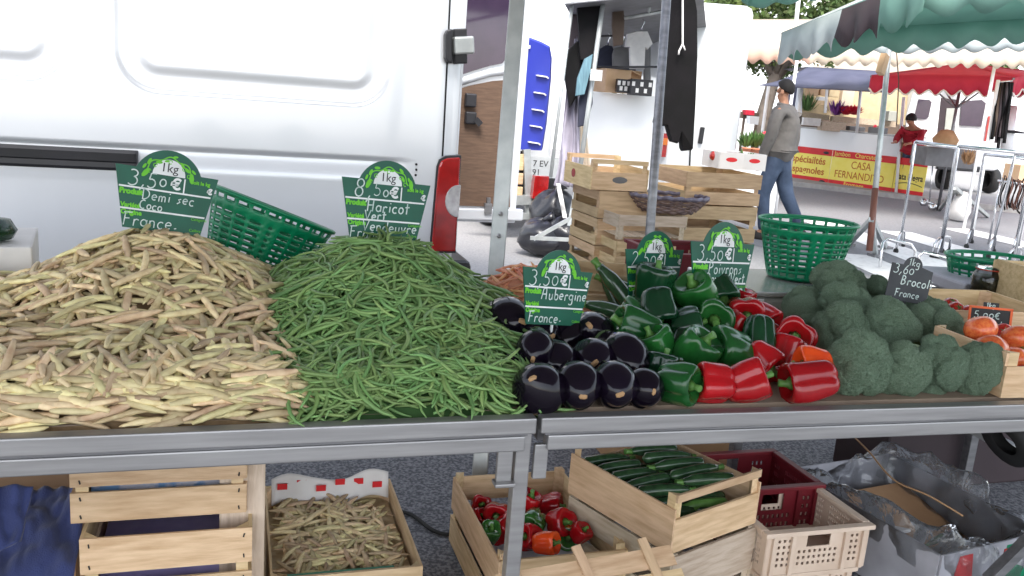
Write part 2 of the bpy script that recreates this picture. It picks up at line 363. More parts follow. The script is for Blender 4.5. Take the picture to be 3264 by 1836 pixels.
# the road runs away to the right, with a pale kerb line on its far side
def gp(px, py): q = at(px, py, z=0); return (q.x, q.y)
ra, rb, rc, rdd = gp(2330, 560), gp(3400, 690), gp(3600, 860), gp(2330, 800)
g = MB(); g.add([(ra[0], ra[1] + 6, .008), (rb[0] + 8, rb[1] + 2, .008), (60, 2, .008), (20, -6, .008), (6.0, 4.9, .008), (5.4, 8.2, .008)], [(0, 1, 2, 3, 4, 5)]); struct(g.build('road', 'road_asphalt'))
for k, ((ax, ay), (bx, by)) in enumerate([((2700, 812), (3020, 950)), ((2560, 690), (3300, 965)), ((2850, 740), (3420, 905)), ((3040, 730), (3560, 850))]):
    a0 = at(ax, ay, z=0); b0 = at(bx, by, z=0); dv = (b0 - a0).normalized(); nv = V((-dv.y, dv.x, 0)) * .25
    g = MB(); g.add([(*(a0 + nv).xy, .0125), (*(a0 - nv).xy, .0125), (*(b0 - nv).xy, .0125), (*(b0 + nv).xy, .0125)], [(0, 1, 2, 3)])
    struct(g.build('crosswalk_stripe', 'road_white'))
k0 = at(2480, 588, z=0); k1 = at(3400, 700, z=0); dv = (k1 - k0).normalized()
g = MB(); g.bar(k0 + V((0, 0, .04)) - dv * 5, k1 + V((0, 0, .04)) + dv * 6, .16, .12); struct(g.build('kerb', 'kerb_stone'))
nv = V((-dv.y, dv.x, 0))
if nv.dot(CF) < 0: nv = -nv
pp = [k0 - dv * 5 + nv * .08, k1 + dv * 6 + nv * .08, k1 + dv * 6 + nv * 14, k0 - dv * 5 + nv * 14]
g = MB(); g.box((0, 0, 0), (1, 1, 1)); g = MB(); g.add([(p.x, p.y, .09) for p in pp], [(0, 1, 2, 3)]); struct(g.build('pavement', 'pale_ground'))

# ================================================================ white van
YV = 4.0
van = thing('delivery_van', 'silver white panel van parked right behind the bean stall', 'van', (0, YV, 0))
def sst(a, b, x):
    t = max(0, min(1, (x - a) / (b - a))); return t * t * (3 - 2 * t)
def rrect(x, z, x0, x1, z0, z1, r):
    qx = abs(x - (x0 + x1) / 2) - (x1 - x0) / 2 + r; qz = abs(z - (z0 + z1) / 2) - (z1 - z0) / 2 + r
    return r - math.hypot(max(qx, 0), max(qz, 0)) - min(max(qx, qz), 0)   # >0 inside
def vside(x, z):
    y = .05 * max(0, z - 1.0) ** 1.6 + .10 * max(0, .75 - z) ** 2
    fade = 1 - sst(.60, .80, x)
    if z < 1.090: y += fade * (.011 * (1 - sst(1.074, 1.090, z)) - .017 * (1 - sst(.975, 1.074, z)))
    for (x0, x1) in ((-.47, .66), (-2.2, -.64), (-3.6, -2.35)):
        s_ = rrect(x, z, x0, x1, 1.305 + (0 if x1 > 0 else .015), 2.12, .17)
        if s_ > 0: y += .009 * sst(0, .012, s_) - .007 * sst(.07, .115, s_)
    y += .05 * sst(.86, .965, x) ** 2 * .6
    return y
xs = [-4.4 + i * .05 for i in range(64)]; xs = [x for x in xs if x < -1.25] + [-1.25 + i * .0085 for i in range(int((.96 + 1.25) / .0085) + 1)]
zs = [.30 + i * .05 for i in range(7)] + [.64 + i * .0075 for i in range(int(1.36 / .0075))] + [2.0, 2.05, 2.09, 2.12, 2.16, 2.2, 2.26, 2.32]
b = MB(); vv = [(x, vside(x, z), z) for z in zs for x in xs]; nx = len(xs)
b.add(vv, [(j * nx + i, j * nx + i + 1, (j + 1) * nx + i + 1, (j + 1) * nx + i) for j in range(len(zs) - 1) for i in range(nx - 1)], 0, True)
b.build('side_panel', 'van_paint', van, recalc=False)
xe = xs[-1]
b = MB()
def corner(u, v):
    z = .30 + v * 2.02; y0 = vside(xe, z); a = u * pi / 2
    return (xe + .035 * sin(a), y0 + .035 * (1 - cos(a)), z)
b.grid(corner, 6, 40); b.build('rear_pillar', 'van_paint', van)
b = MB()
def roof(u, v):
    y = .07 + u * 1.86; zz = 2.32 + .12 * sin(u * pi) ** .6; return (-4.4 + v * 5.39, y, zz)
b.grid(roof, 16, 2); b.build('roof', 'van_paint', van)
b = MB(); b.grid(lambda u, v: (-4.4 + u * 5.39, 2.0 - .05 * max(0, .3 + v * 2.02 - 1) ** 1.6, .3 + v * 2.02), 4, 12); b.build('far_side', 'van_paint', van)
b = MB(); b.box((-4.42, 1.0, .95), (.04, 1.9, 1.3)); b.box((-1.8, 1.0, .33), (5.2, 1.9, .05)); b.build('bulkhead', 'van_paint', van)
# closed near rear door (its edge wraps the corner) and its seam
b = MB(); b.box((.985, .50, 1.28), (.04, .86, 1.86)); b.build('rear_door', 'van_paint', van, bevel=.01)
b = MB()
sp = [at(1441 - 6 * t * 0 , -60 + 560 * t, Y=YV) for t in [i / 20 for i in range(21)]]
b.grid(lambda u, v: (.9105 + u * .009, vside(.9105 + u * .009, sp[-1].z + v * (2.3 - sp[-1].z)) - .0012, sp[-1].z + v * (2.3 - sp[-1].z)), 2, 90, smooth=True)
b.build('door_seam', 'seam', van)
# hinge
def vp(px, py, dy=0): q = at(px, py, Y=YV + dy); return V((q.x, q.y - YV, q.z))
def plate(name, mt, pts, y0, t, parent, bevel=.006):
    mb = MB(); mb.prism([(p.x, p.z) for p in [vp(*q) for q in pts]], t); return mb.build(name, mt, parent, loc=(0, y0 - (0 if parent is van else parent.location.y), 0), bevel=bevel)
hg = plate('hinge', 'black_plastic', [(1417, 110), (1424, 96), (1438, 92), (1438, 203), (1424, 198), (1417, 185)], -.022, .05, van)
plate('hinge_plate', 'black_plastic', [(1446, 92), (1488, 90), (1490, 203), (1450, 204)], -.005, .05, hg)
plate('hinge_knuckle', 'galvanised', [(1443, 118), (1506, 115), (1508, 172), (1446, 175)], -.035, .07, hg, .009)
# rub strip
b = MB(); q0 = vp(-300, 470); q1 = vp(443, 497)
zz = 1.022
prof = [(0, -.043), (-.02, -.043), (-.032, -.03), (-.030, -.012), (-.026, -.008), (-.030, -.004), (-.032, .03), (-.02, .043), (0, .043)]
X = [-3.2, -.42, -.40, -.39, -.386]; S = [1, 1, .96, .85, .3]
vs_ = [(x, -.002 + p[0] * s_ , zz + p[1] * (1 if s_ > .5 else .9)) for x, s_ in zip(X, S) for p in prof]; k = len(prof)
b.add(vs_, [(i * k + j, i * k + j + 1, (i + 1) * k + j + 1, (i + 1) * k + j) for i in range(4) for j in range(k - 1)] + [list(range(4 * k, 5 * k))], 0, False); b.build('rub_strip', 'black_plastic', van)
for px, py in ((1327, 524), (1327, 541), (1325, 558)):
    p = vp(px, py); b = MB(); b.lathe([(.0, -.004), (.0055, -.003), (.006, .01)], 10, M=Matrix.Translation((p.x, vside(p.x, p.z), p.z)) @ Matrix.Rotation(-pi / 2, 4, 'X')); b.build('screw_hole', 'seam', van)
# tail light
tl = [(1397, 530), (1405, 512), (1425, 503), (1466, 501), (1463, 560), (1450, 800), (1374, 800), (1376, 760), (1390, 600)]
t1 = plate('tail_light', 'red_lens', tl, -.018, .075, van, .008)
tl2 = [(1391, 530), (1400, 508), (1422, 497), (1470, 495), (1466, 560), (1452, 806), (1369, 806), (1371, 760), (1385, 600)]
plate('tail_light_gasket', 'black_plastic', tl2, -.006, .06, t1, .003)
cp = vp(1455, 645); arc_ = [(1422 + 0, 648)] 
cl = [(1468 - 2, 588)] + [(1458 + 42 * cos(a), 640 + 52 * sin(a)) for a in [pi * 1.42 - i * pi * .84 / 10 for i in range(11)]] + [(1458, 692)]
plate('reversing_lens', 'clear_lens', cl, -.022, .075, t1, .004)
b = MB(); p = vp(1460, 850)
b.box((.74, .02, .47), (.40, .08, .22)); b.build('rear_bumper', 'black_plastic', van, bevel=.03)
b = MB(); b.box((1.02, 1.0, .50), (.16, 1.94, .22)); b.build('rear_bumper', 'black_plastic', van, bevel=.03)
for wx in (-.25, -3.4):
    for wy in (.14, 1.82):
        b = MB(); Mx = Matrix.Translation((wx, wy, .33)) @ Matrix.Rotation(pi / 2, 4, 'X')
        b.lathe([(.19, -.10), (.30, -.11), (.33, -.07), (.33, .07), (.30, .11), (.19, .10)], 28, M=Mx, close=False); wh = b.build('wheel', 'black_rubber', van)
        b = MB(); b.lathe([(0, .06), (.06, .07), (.12, .04), (.185, .09), (.195, .08), (.195, -.08), (0, -.08)], 24, M=Mx); b.build('rim', 'steel', wh)
# far rear door standing open, lined with plywood
YD = 1.93
def dp(px, py): q = at(px, py, Y=YV + YD); return V((q.x, q.y - YV, q.z))
dl, dr_ = dp(1440, 400), dp(1668, 400); zb = dp(1500, 708).z; xL, xR = dl.x, dr_.x
fd = MB(); fd.box(((xL + xR) / 2, YD + .035, (zb + 2.25) / 2), (xR - xL, .05, 2.25 - zb)); fdo = fd.build('open_rear_door', 'van_paint', van, bevel=.01)
fd = MB(); pl = [dp(1440, 290), dp(1500, 272), dp(1570, 258), dp(1612, 255), dp(1625, 262), dp(1625, 660), dp(1440, 655)]
fd.prism([(p.x, p.z) for p in pl], .012); fd.build('plywood_lining', 'plywood', fdo, loc=(0, YD - .006, 0))
fd = MB(); pl = [dp(1440, 248), dp(1500, 228), dp(1560, 210), dp(1600, 202), dp(1617, 180), dp(1640, -120), dp(1440, -120)]
fd.prism([(p.x, p.z) for p in pl], .012); fd.build('window_pane', 'dark_glass', fdo, loc=(0, YD - .008, 0))
fd = MB(); a_ = [dp(1440, 270), dp(1500, 250), dp(1560, 232), dp(1606, 226), dp(1630, 226)]
fd.tube([(p.x, YD + .004, p.z) for p in a_], .028, 8); fd.build('pressed_rib', 'van_paint', fdo)
for q in ((1480, 296, 1512, 342), (1480, 354, 1512, 396)):
    a_, c_ = dp(q[0], q[1]), dp(q[2], q[3]); fd = MB(); fd.box(((a_.x + c_.x) / 2, YD - .03, (a_.z + c_.z) / 2), (c_.x - a_.x, .05, a_.z - c_.z)); fd.build('door_latch', 'black_plastic', fdo, bevel=.01)
a_, c_ = dp(1510, 378), dp(1526, 396); fd = MB(); fd.bar((a_.x, YD - .05, a_.z), (c_.x, YD - .06, c_.z), .03, .04); fd.build('latch_lever', 'black_plastic', fdo)
a_, c_ = dp(1440, 678), dp(1660, 682); fd = MB(); fd.bar((a_.x, YD - .03, a_.z), (c_.x, YD - .03, c_.z), .06, .08); fd.build('door_sill', 'van_paint', fdo, bevel=.01)
fd = MB(); q = dp(1548, 660); fd.box((q.x, YD - .06, q.z), (.05, .04, .07)); fd.box((q.x, YD - .06, q.z + .05), (.025, .03, .05)); fd.build('bolt_catch', 'steel_dark', fdo)

# ================================================================ trailer with blue tarpaulin
tr = thing('cargo_trailer', 'small trailer under a blue strapped tarpaulin behind the white van', 'trailer', (0, 0, 0))
YT = 8.2
def tp(px, py, dy=0): return at(px, py, Y=YT + dy)
out = [tp(1560, 120), tp(1680, 122), tp(1722, 138), tp(1748, 152), tp(1755, 190), tp(1752, 260), tp(1738, 400), tp(1725, 480), tp(1560, 470)]
b = MB(); L_ = 3.0
k = len(out); vs_ = []
for j, dy in enumerate([0, .03, L_]):
    for p in out: vs_.append((p.x + (.02 if j else 0) + dy * .10, p.y + dy, p.z + (.015 if j else 0)))
b.add(vs_, [list(range(k))] + [(j * k + i, j * k + (i + 1) % k, (j + 1) * k + (i + 1) % k, (j + 1) * k + i) for j in range(2) for i in range(k)])
tarp = b.build('tarpaulin', 'tarp_blue', tr)
for (px, py) in ((1710, 240), (1702, 294), (1696, 348), (1690, 400), (1684, 452)):
    p = tp(px, py, -.02); q = tp(px + 32, py + 5, -.02); b = MB(); b.bar(p, q, .012, .045, up=(0, -1, 0)); b.bar(q, tp(px + 38, py + 10, -.01), .01, .014); b.build('strap', 'paper_white', tarp)
b = MB(); b.bar(tp(1683, 120, -.02), tp(1681, 148, -.02), .012, .03, up=(0, -1, 0)); b.bar(tp(1674, 148, -.02), tp(1690, 150, -.02), .012, .03); b.build('strap', 'paper_white', tarp)
b = MB(); a_, c_ = tp(1560, 640), tp(1690, 640)
b.bar(tp(1500, 640), tp(1692, 636), .08, .09); b.bar(tp(1678, 475, .02), tp(1686, 690, .02), .07, .05, up=(0, 1, 0)); b.bar(tp(1560, 690), tp(1692, 688), .06, .06)
b.bar(tp(1692, 636), tp(1692, 636, 3), .06, .09); b.build('chassis', 'galvanised', tr)
b = MB(); b.add([tp(1600, 480, .06), tp(1690, 482, .06), tp(1690, 640, .06), tp(1600, 640, .06)], [(0, 1, 2, 3)]); b.build('dark_backing', 'black_plastic', tr)  # upright dark sheet filling the gaps around the trays
for i, (y0, y1, x1) in enumerate([(488, 545, 1672), (550, 590, 1670), (594, 632, 1668)]):
    a_ = tp(1590, y0, -.02); c_ = tp(x1, y1, -.02); b = MB(); b.box(((a_.x + c_.x) / 2, YT + .26, (a_.z + c_.z) / 2), (c_.x - a_.x, .5, a_.z - c_.z)); o = b.build('stacked_tray', 'wood_pale', None, bevel=.008)
    tag(o, ['topmost', 'middle', 'lowest'][i] + ' of three pale wooden trays under the blue tarpaulin', 'tray', 'trays loaded on the trailer')
    a2 = tp(1632, (y0 + y1) / 2 - 8, -.03); c2_ = tp(1648, (y0 + y1) / 2 + 8, -.03)
    b = MB(); b.box(((a2.x + c2_.x) / 2, YT - .0005, (a2.z + c2_.z) / 2), (abs(c2_.x - a2.x), .004, abs(a2.z - c2_.z))); b.build('paper_label', 'paper_white', o)
b = MB(); pts = [tp(1706, 560, -.10), tp(1752, 562, -.10), tp(1744, 637, -.10), tp(1697, 634, -.10)]
b.prism([(p.x, p.z) for p in pts], .09); lt = b.build('tail_lamp', 'red_lens', tr, loc=(0, YT - .10, 0), bevel=.008)
b = MB(); pts = [tp(1733, 562, -.11), tp(1752, 563, -.11), tp(1750, 580, -.11), tp(1731, 579, -.11)]; b.prism([(p.x, p.z) for p in pts], .02); b.build('indicator', 'orange_lens', lt, loc=(0, YT - .115, 0))
b = MB(); pts = [tp(1724, 590, -.11), tp(1740, 620, -.11), tp(1704, 618, -.11)]; b.prism([(p.x, p.z) for p in pts], .015); b.build('reflector', 'orange_lens', lt, loc=(0, YT - .114, 0))
b = MB(); b.bar(tp(1690, 655, -.05), tp(1700, 640, -.05), .05, .05); b.bar(tp(1690, 640), tp(1704, 600, -.04), .03, .03); b.build('lamp_bracket', 'galvanised', lt)
for px in (1560, 1750):
    q = tp(px, 690, .9); b = MB(); b.lathe([(.12, -.08), (.24, -.09), (.27, -.05), (.27, .05), (.24, .09), (.12, .08)], 20, M=Matrix.Translation((q.x, q.y, .27)) @ Matrix.Rotation(pi / 2, 4, 'Y')); b.build('wheel', 'black_rubber', tr)
# number plate on the pale panel beside it
wp = thing('box_truck', 'tall white box truck standing behind the blue tarpaulin trailer', 'truck', (0, 0, 0))
YB = 9.6
a_ = at(1640, 640, Y=YB); c_ = at(1800, 0, Y=YB)
b = MB(); b.box(((a_.x - 3.0 + c_.x) / 2, YB + 2, 2.0), (c_.x - a_.x + 3.0, 4, 3.1)); b.build('body', 'white_paint', wp, bevel=.04)
for i in (-1, 1):
    b = MB(); b.lathe([(.2, -.1), (.4, -.12), (.42, 0), (.4, .12), (.2, .1)], 20, M=Matrix.Translation(((a_.x + c_.x) / 2 - 1.5 + i * 1.2, YB + 1.2, .42)) @ Matrix.Rotation(pi / 2, 4, 'Y')); b.build('wheel', 'black_rubber', wp)
p = at(1705, 535, Y=YB); b = MB(); b.box((p.x + .1, YB - .02, p.z), (.34, .02, .26)); pl_ = b.build('number_plate', 'print_white', wp)
tm = textmesh('7 EV\n91', .10, 0, 'x', None, Matrix.Translation((p.x - .04, YB - .032, p.z + .02)) @ Matrix.Rotation(pi / 2, 4, 'X'))
join_meshes('lettering', [(tm, 0)], 'print_black', pl_)
# thin awning leg beside the truck
b = MB(); b.tube([at(1833, -60, d=7.4), at(1755, 565, d=7.4)], .016, 8); o = b.build('support_pole', 'galvanised'); tag(o, 'thin grey leaning metal leg beside the blue tarpaulin', 'pole')
# grey lilac dust sheet
def sheet(name, pts, nu, nv, fold, mt, label, cat, thick=.004, seed=0, group=None, parent=None, freq=18):
    """pts: 4 corner points tl,tr,br,bl; folds push along the sheet normal"""
    A, B_, C_, D_ = [V(p) for p in pts]; nrm = (B_ - A).cross(D_ - A).normalized()
    b = MB()
    def f(u, v):
        p = A.lerp(B_, u).lerp(D_.lerp(C_, u), v)
        return p + nrm * (fold * sin(u * freq + 2.2 * mnoise.noise(V((u * 2, v * 2, seed)))) * (.4 + .6 * v) + fold * 1.5 * mnoise.noise(V((u * 4, v * 3, seed + 5))))
    b.grid(f, nu, nv); o = b.build(name, mt, parent, solid=thick)
    if label: tag(o, label, cat, group)
    return o
sheet('dust_sheet', [at(1826, 150, d=7.9), at(1842, 120, d=7.9), at(1856, 600, d=7.7), at(1765, 590, d=7.7)], 24, 30, .05, 'tarp_grey', 'lilac grey sheet hanging between the trailer and the clothes stall', 'sheet')
sheet('dust_sheet', [at(1842, 240, d=8.1), at(1848, 240, d=8.1), at(1885, 560, d=8.0), at(1846, 560, d=8.0)], 10, 16, .03, 'awning_cream', 'cream sheet edge beside the lilac grey sheet', 'sheet')
# black rubbish bags
def bag(px, py, rx, rz, label, d=8.0, seed=1):
    c = at(px, py, d=d); b = MB(); prof = []
    n_, mm = 28, 18
    def f(u, v):
        a = u * 2 * pi; t = v * pi; r = sin(t) ** .75; k = 1 + .22 * mnoise.noise(V((cos(a) * 1.6, sin(a) * 1.6, v * 4 + seed))) + .08 * mnoise.noise(V((cos(a) * 6, sin(a) * 6, v * 12 + seed)))
        return (rx * r * k * cos(a), rx * .9 * r * k * sin(a), rz * (1 - cos(t)) * (.5 + .06 * mnoise.noise(V((a, v, seed)))))
    b.grid(f, n_, mm); o = b.build('rubbish_bag', 'bag_black', loc=(c.x, c.y, .01)); tag(o, label, 'bag', 'black rubbish bags')
    b = MB(); b.tube([(0, 0, rz * .94), (.03, 0, rz * 1.06), (.08, -.02, rz * 1.12)], [.04, .03, .06], 8); b.build('knot', 'bag_black', o)
bag(1765, 690, .25, .55, 'tall shiny black rubbish bag beside the red trailer lamp', 8.3, 3)
bag(1735, 730, .23, .32, 'squat black rubbish bag lying in front of the tall bag', 7.9, 8)
bag(1808, 720, .20, .36, 'black rubbish bag behind the folding stand feet', 7.9, 13)
b = MB(); b.grid(lambda u, v: at(1772 + 14 * u + 22 * v, 585 + 110 * v, d=7.62 + .03 * sin(v * 9)), 3, 12); o = b.build('paper_strip', 'paper_white', solid=.004); tag(o, 'crumpled white paper strip lying on the tall black bag', 'paper')
# ================================================================ market tables
TZ = .82
def table(label, x0, x1, yf, loc, rz):
    t = thing('market_table', label, 'table', loc, rz, 'steel framed market tables')
    Lx = x1 - x0; cx = (x0 + x1) / 2; D = 1.2
    b = MB(); b.box((cx, .02 + D / 2, -.006), (Lx - .012, D - .05, .012)); b.build('table_top', 'table_board', t)
    b = MB(); b.box((cx, .0, -.013), (Lx - .004, .030, .032)); b.build('front_rail', 'steel', t, bevel=.003)
    b = MB(); b.box((cx, D - .01, -.022), (Lx - .004, .034, .052)); b.build('rear_rail', 'steel', t, bevel=.003)
    b = MB(); b.box((cx, .008, -.0505), (Lx - .04, .034, .031)); b.build('lower_rail', 'steel', t, bevel=.003)
    b = MB(); b.box((cx, .008, -.032), (Lx - .03, .024, .008)); b.build('rail_groove', 'steel_dark', t)
    for s in (x0 + .03, x1 - .03):
        b = MB(); b.box((s, D / 2, -.0505), (.03, D - .08, .03)); b.build('side_rail', 'steel_dark', t)
    return t
TA = table('left steel framed table carrying the pale and green bean heaps', -1.35, .552, 0, (0, 1.489, TZ), 0)
TB = table('right steel framed table carrying the aubergines, peppers and broccoli', 0, 2.3, 0, (.558, 1.489, TZ), R(-1.55))
def leg(parent, x, y, h=.70, w=.036, foot=True, mt='steel_dark'):
    b = MB(); b.box((x, y, -.105 - h / 2), (w, w, h)); o = b.build('leg', mt, parent, bevel=.003)
    if foot: b = MB(); b.box((x, y, -.105 - h - .006), (w * .8, w * .8, .03)); b.build('foot_cap', 'rust_red', o)
leg(TA, .05, 1.13); leg(TA, -.9, 1.13); leg(TA, -1.25, .05); leg(TB, 1.15, 1.13); leg(TB, 2.2, 1.13); leg(TB, 2.2, .04)
# front leg with hook bracket at the joint of the tables
b = MB(); b.box((-.024, .018, -.42), (.030, .030, .79)); o = b.build('leg', 'steel', TB, bevel=.003)
b = MB(); b.box((-.060, .006, -.095), (.030, .012, .075)); b.box((-.060, .0, -.1335), (.04, .03, .008)); b.build('hook_bracket', 'steel', o, bevel=.002); b = MB(); b.box((.012, .006, -.093), (.028, .012, .072)); b.build('hook_bracket', 'steel', o, bevel=.002)
# ================================================================ heaps
def Tuni(x, y): return 0
def coco_h(x, y):
    h = .216 * math.exp(-(((x + .17) / .33) ** 2 + ((y - 2.17) / .40) ** 2) ** .95)
    h = max(h, .085 * math.exp(-(((x + .28) / .44) ** 6 + ((y - 1.95) / .47) ** 8)))
    h += .05 * math.exp(-(((x + .85) / .30) ** 2 + ((y - 2.05) / .40) ** 2))
    return (h + .012 * mnoise.noise(V((x * 9, y * 9, 1)))) * (.15 + .85 * sst(1.485, 1.60, y))
def green_h(x, y):
    u = (x - .345) / .300; v = (y - 2.10) / .42
    h = .226 * math.exp(-(u * u + v * v) ** .85)
    h = max(h, .062 * math.exp(-(((x - .33) / .26) ** 6 + ((y - 1.86) / .36) ** 8)))
    return (h + .010 * mnoise.noise(V((x * 10, y * 10, 7)))) * (.15 + .85 * sst(1.485, 1.60, y))
def heap_base(name, hf, x0, x1, y0, y1, mt, label, sink=.030):
    b = MB(); b.grid(lambda u, v: (x0 + u * (x1 - x0), y0 + v * (y1 - y0), TZ + max(-.02, hf(x0 + u * (x1 - x0), y0 + v * (y1 - y0)) - sink)), 60, 60)
    return b
def podmesh(name, L, r, bend, bumps, mt, n=6, seg=10, tail=.0):
    b = MB(); pts = []; rs = []
    for i in range(seg + 1):
        t = i / seg; x = (t - .5) * L; y = bend * (1 - (2 * t - 1) ** 2) * L
        k = (sin(pi * min(1, max(0, t * .95 + .025))) ** .30); k *= 1 + (.10 * cos(t * 2 * pi * bumps) if bumps else 0); k *= 1 - .30 * sst(.70, 1, t)
        if t > .95: k *= .30
        pts.append((x, y, .018 * L * sin(t * 5 + bend * 9))); rs.append(max(.0012, r * k))
    b.tube(pts, rs, n, flat=.72); return b
def scatter(hf, x0, x1, y0, y1, N, cond, layers=(-.012, .010)):
    out = []
    while len(out) < N:
        x, y = ru(x0, x1), ru(y0, y1); h = hf(x, y)
        if h < .004 or not cond(x, y, h): continue
        e = .01; gx = (hf(x + e, y) - hf(x - e, y)) / (2 * e); gy = (hf(x, y + e) - hf(x, y - e)) / (2 * e)
        nrm = V((-gx, -gy, 1)).normalized(); out.append((V((x, y, TZ + h + ru(*layers))), nrm))
    return out
def orient(nrm, tilt=.25, ang=None):
    a = ru(0, 2 * pi) if ang is None else ang
    T = V((cos(a), sin(a), 0)); T = (T - nrm * T.dot(nrm)).normalized(); T = (T + nrm * ru(-tilt, tilt)).normalized()
    Y_ = nrm.cross(T).normalized(); Z_ = T.cross(Y_)
    M3 = Matrix((T, Y_, Z_)).transposed(); M3 = M3 @ Matrix.Rotation(ru(-.22, .22), 3, 'X')
    return M3
def inview(p):
    d = p - CC; z = d.dot(CF)
    if z <= 0: return None
    return (W0 / 2 + F0 * d.dot(CR) / z, H0 / 2 - F0 * d.dot(CU) / z, z)
def heap(items, protos, name, stuffname, label, slabel, cat, grp, mt, nind, base, basemt, key):
    """the nind largest showing pods are things of their own; the rest is one mass"""
    sc = []
    for p, n_ in items:
        q = inview(p); vis = q and -40 < q[0] < W0 + 40 and q[1] < 1400
        sc.append((key(p, n_) if vis else -9))
    order = sorted(range(len(items)), key=lambda i: -sc[i]); ind = set(order[:nind])
    me = [pb.mesh(name, mt) for pb in protos]; big = MB()
    for i, (p, n_) in enumerate(items):
        k = random.randrange(len(protos)); M3 = orient(n_, .16 if i in ind else .10, ru(-.5, .5) + random.choice((0, pi)) if p.y < 1.565 else None); s_ = ru(.82, 1.15)
        if i in ind:
            p = p + n_ * .006; o = inst(name, me[k], p, M3.to_quaternion(), None, s_); tag(o, label, cat, grp)
        else:
            pb = protos[k]; o0 = len(big.v); big.v += [tuple(p + M3 @ (V(v) * s_)) for v in pb.v]
            for f, m_, sm in zip(pb.f, pb.mi, pb.sm): big.f.append([a + o0 for a in f]); big.mi.append(m_); big.sm.append(sm)
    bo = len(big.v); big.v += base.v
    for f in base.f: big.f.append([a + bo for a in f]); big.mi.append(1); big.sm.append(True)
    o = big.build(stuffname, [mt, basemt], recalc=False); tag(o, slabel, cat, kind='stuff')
    return o
split = lambda y: .105 + .02 * sin(y * 11)            # where the two heaps meet
cp_ = [podmesh('p', ru(.085, .135), ru(.0068, .0088), random.choice([0, .02, -.02, .04, -.045, .09, -.08]), random.choice([0, 3, 4, 5, 6]), 'coco_pod', 6, 12) for _ in range(12)]
it = scatter(coco_h, -1.0, .20, 1.510, 2.62, 3300, lambda x, y, h: x < split(y) + (.03 if y > 2.2 else 0), (-.018, .010))
it += scatter(coco_h, -.62, .12, 1.528, 1.60, 190, lambda x, y, h: True, (.002, .012))
heap(it, cp_, 'bean_pod', 'bean_pod_heap', 'dry cream bean pod lying on top of the pale heap', 'big heap of dry cream and tan bean pods on the left table', 'bean pod', 'cream bean pods on top of the heap', 'coco_pod', 300,
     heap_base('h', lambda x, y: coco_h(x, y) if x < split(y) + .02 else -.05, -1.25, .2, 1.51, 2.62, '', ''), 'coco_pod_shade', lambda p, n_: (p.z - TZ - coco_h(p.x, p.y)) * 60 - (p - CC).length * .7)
def beanmesh():
    L = ru(.14, .21); r = ru(.0036, .0048); b = MB(); pts = []; rs = []; a = random.choice([ru(-.9, .9), ru(1.2, 2.6), ru(-2.6, -1.2)]); c_ = ru(-.9, .9); p = V((0, 0, 0)); hd = 0; seg = 10
    for i in range(seg + 1):
        t = i / seg; pts.append(p.copy()); rs.append(r * (sin(pi * min(.97, .03 + .94 * t)) ** .3) * (.5 if t > .95 else 1)); hd += (a + c_ * (t - .5) * 4) / seg * 1.2; p += V((cos(hd), sin(hd), ru(-.10, .10))) * L / seg
    c0 = sum(pts, V()) / len(pts); b.tube([q - c0 for q in pts], rs, 5, 0); return b
gb = [beanmesh() for _ in range(22)]
it = scatter(green_h, -.02, .72, 1.54, 2.6, 2250, lambda x, y, h: x > split(y) - .015 and x < .60 + .12 * max(0, (y - 1.5)), (-.014, .010))
it += scatter(green_h, .11, .55, 1.545, 1.60, 100, lambda x, y, h: True, (.002, .010))
heap(it, gb, 'green_bean', 'green_bean_heap', 'curved green bean lying on top of the green bean heap', 'tall heap of tangled green beans on the left table', 'green bean', 'green beans on top of the heap', 'green_bean', 300,
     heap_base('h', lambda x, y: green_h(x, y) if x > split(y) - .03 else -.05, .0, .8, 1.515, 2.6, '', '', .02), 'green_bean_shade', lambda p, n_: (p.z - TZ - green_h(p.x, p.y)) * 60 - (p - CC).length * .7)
# small orange pod heap behind the aubergines
def op_h(x, y): return .115 * math.exp(-(((x - .80) / .15) ** 2 + ((y - 2.33) / .17) ** 2)) + .01 * mnoise.noise(V((x * 12, y * 12, 3)))
opm = [podmesh('p', ru(.08, .12), ru(.0058, .0075), ru(-.12, .12), random.choice([0, 4, 5]), 'orange_pod') for _ in range(5)]
it = scatter(op_h, .60, 1.02, 2.12, 2.56, 230, lambda x, y, h: h > .02, (-.012, .008)); ome = [q.mesh('orange_bean_pod', 'orange_pod') for q in opm]
for p, n_ in it: tag(inst('orange_bean_pod', random.choice(ome), p, orient(n_, .3).to_quaternion(), None, ru(.85, 1.15)), 'orange flushed bean pod in the small heap behind the aubergines', 'bean pod', 'orange bean pods behind the aubergines')
b = MB(); b.grid(lambda u, v: (.6 + u * .42, 2.1 + v * .46, TZ + max(-.01, op_h(.6 + u * .42, 2.1 + v * .46) - .016)), 20, 20); tag(b.build('orange_bean_pod_heap', 'orange_pod'), 'core of the small orange bean pod heap', 'bean pod', kind='stuff')
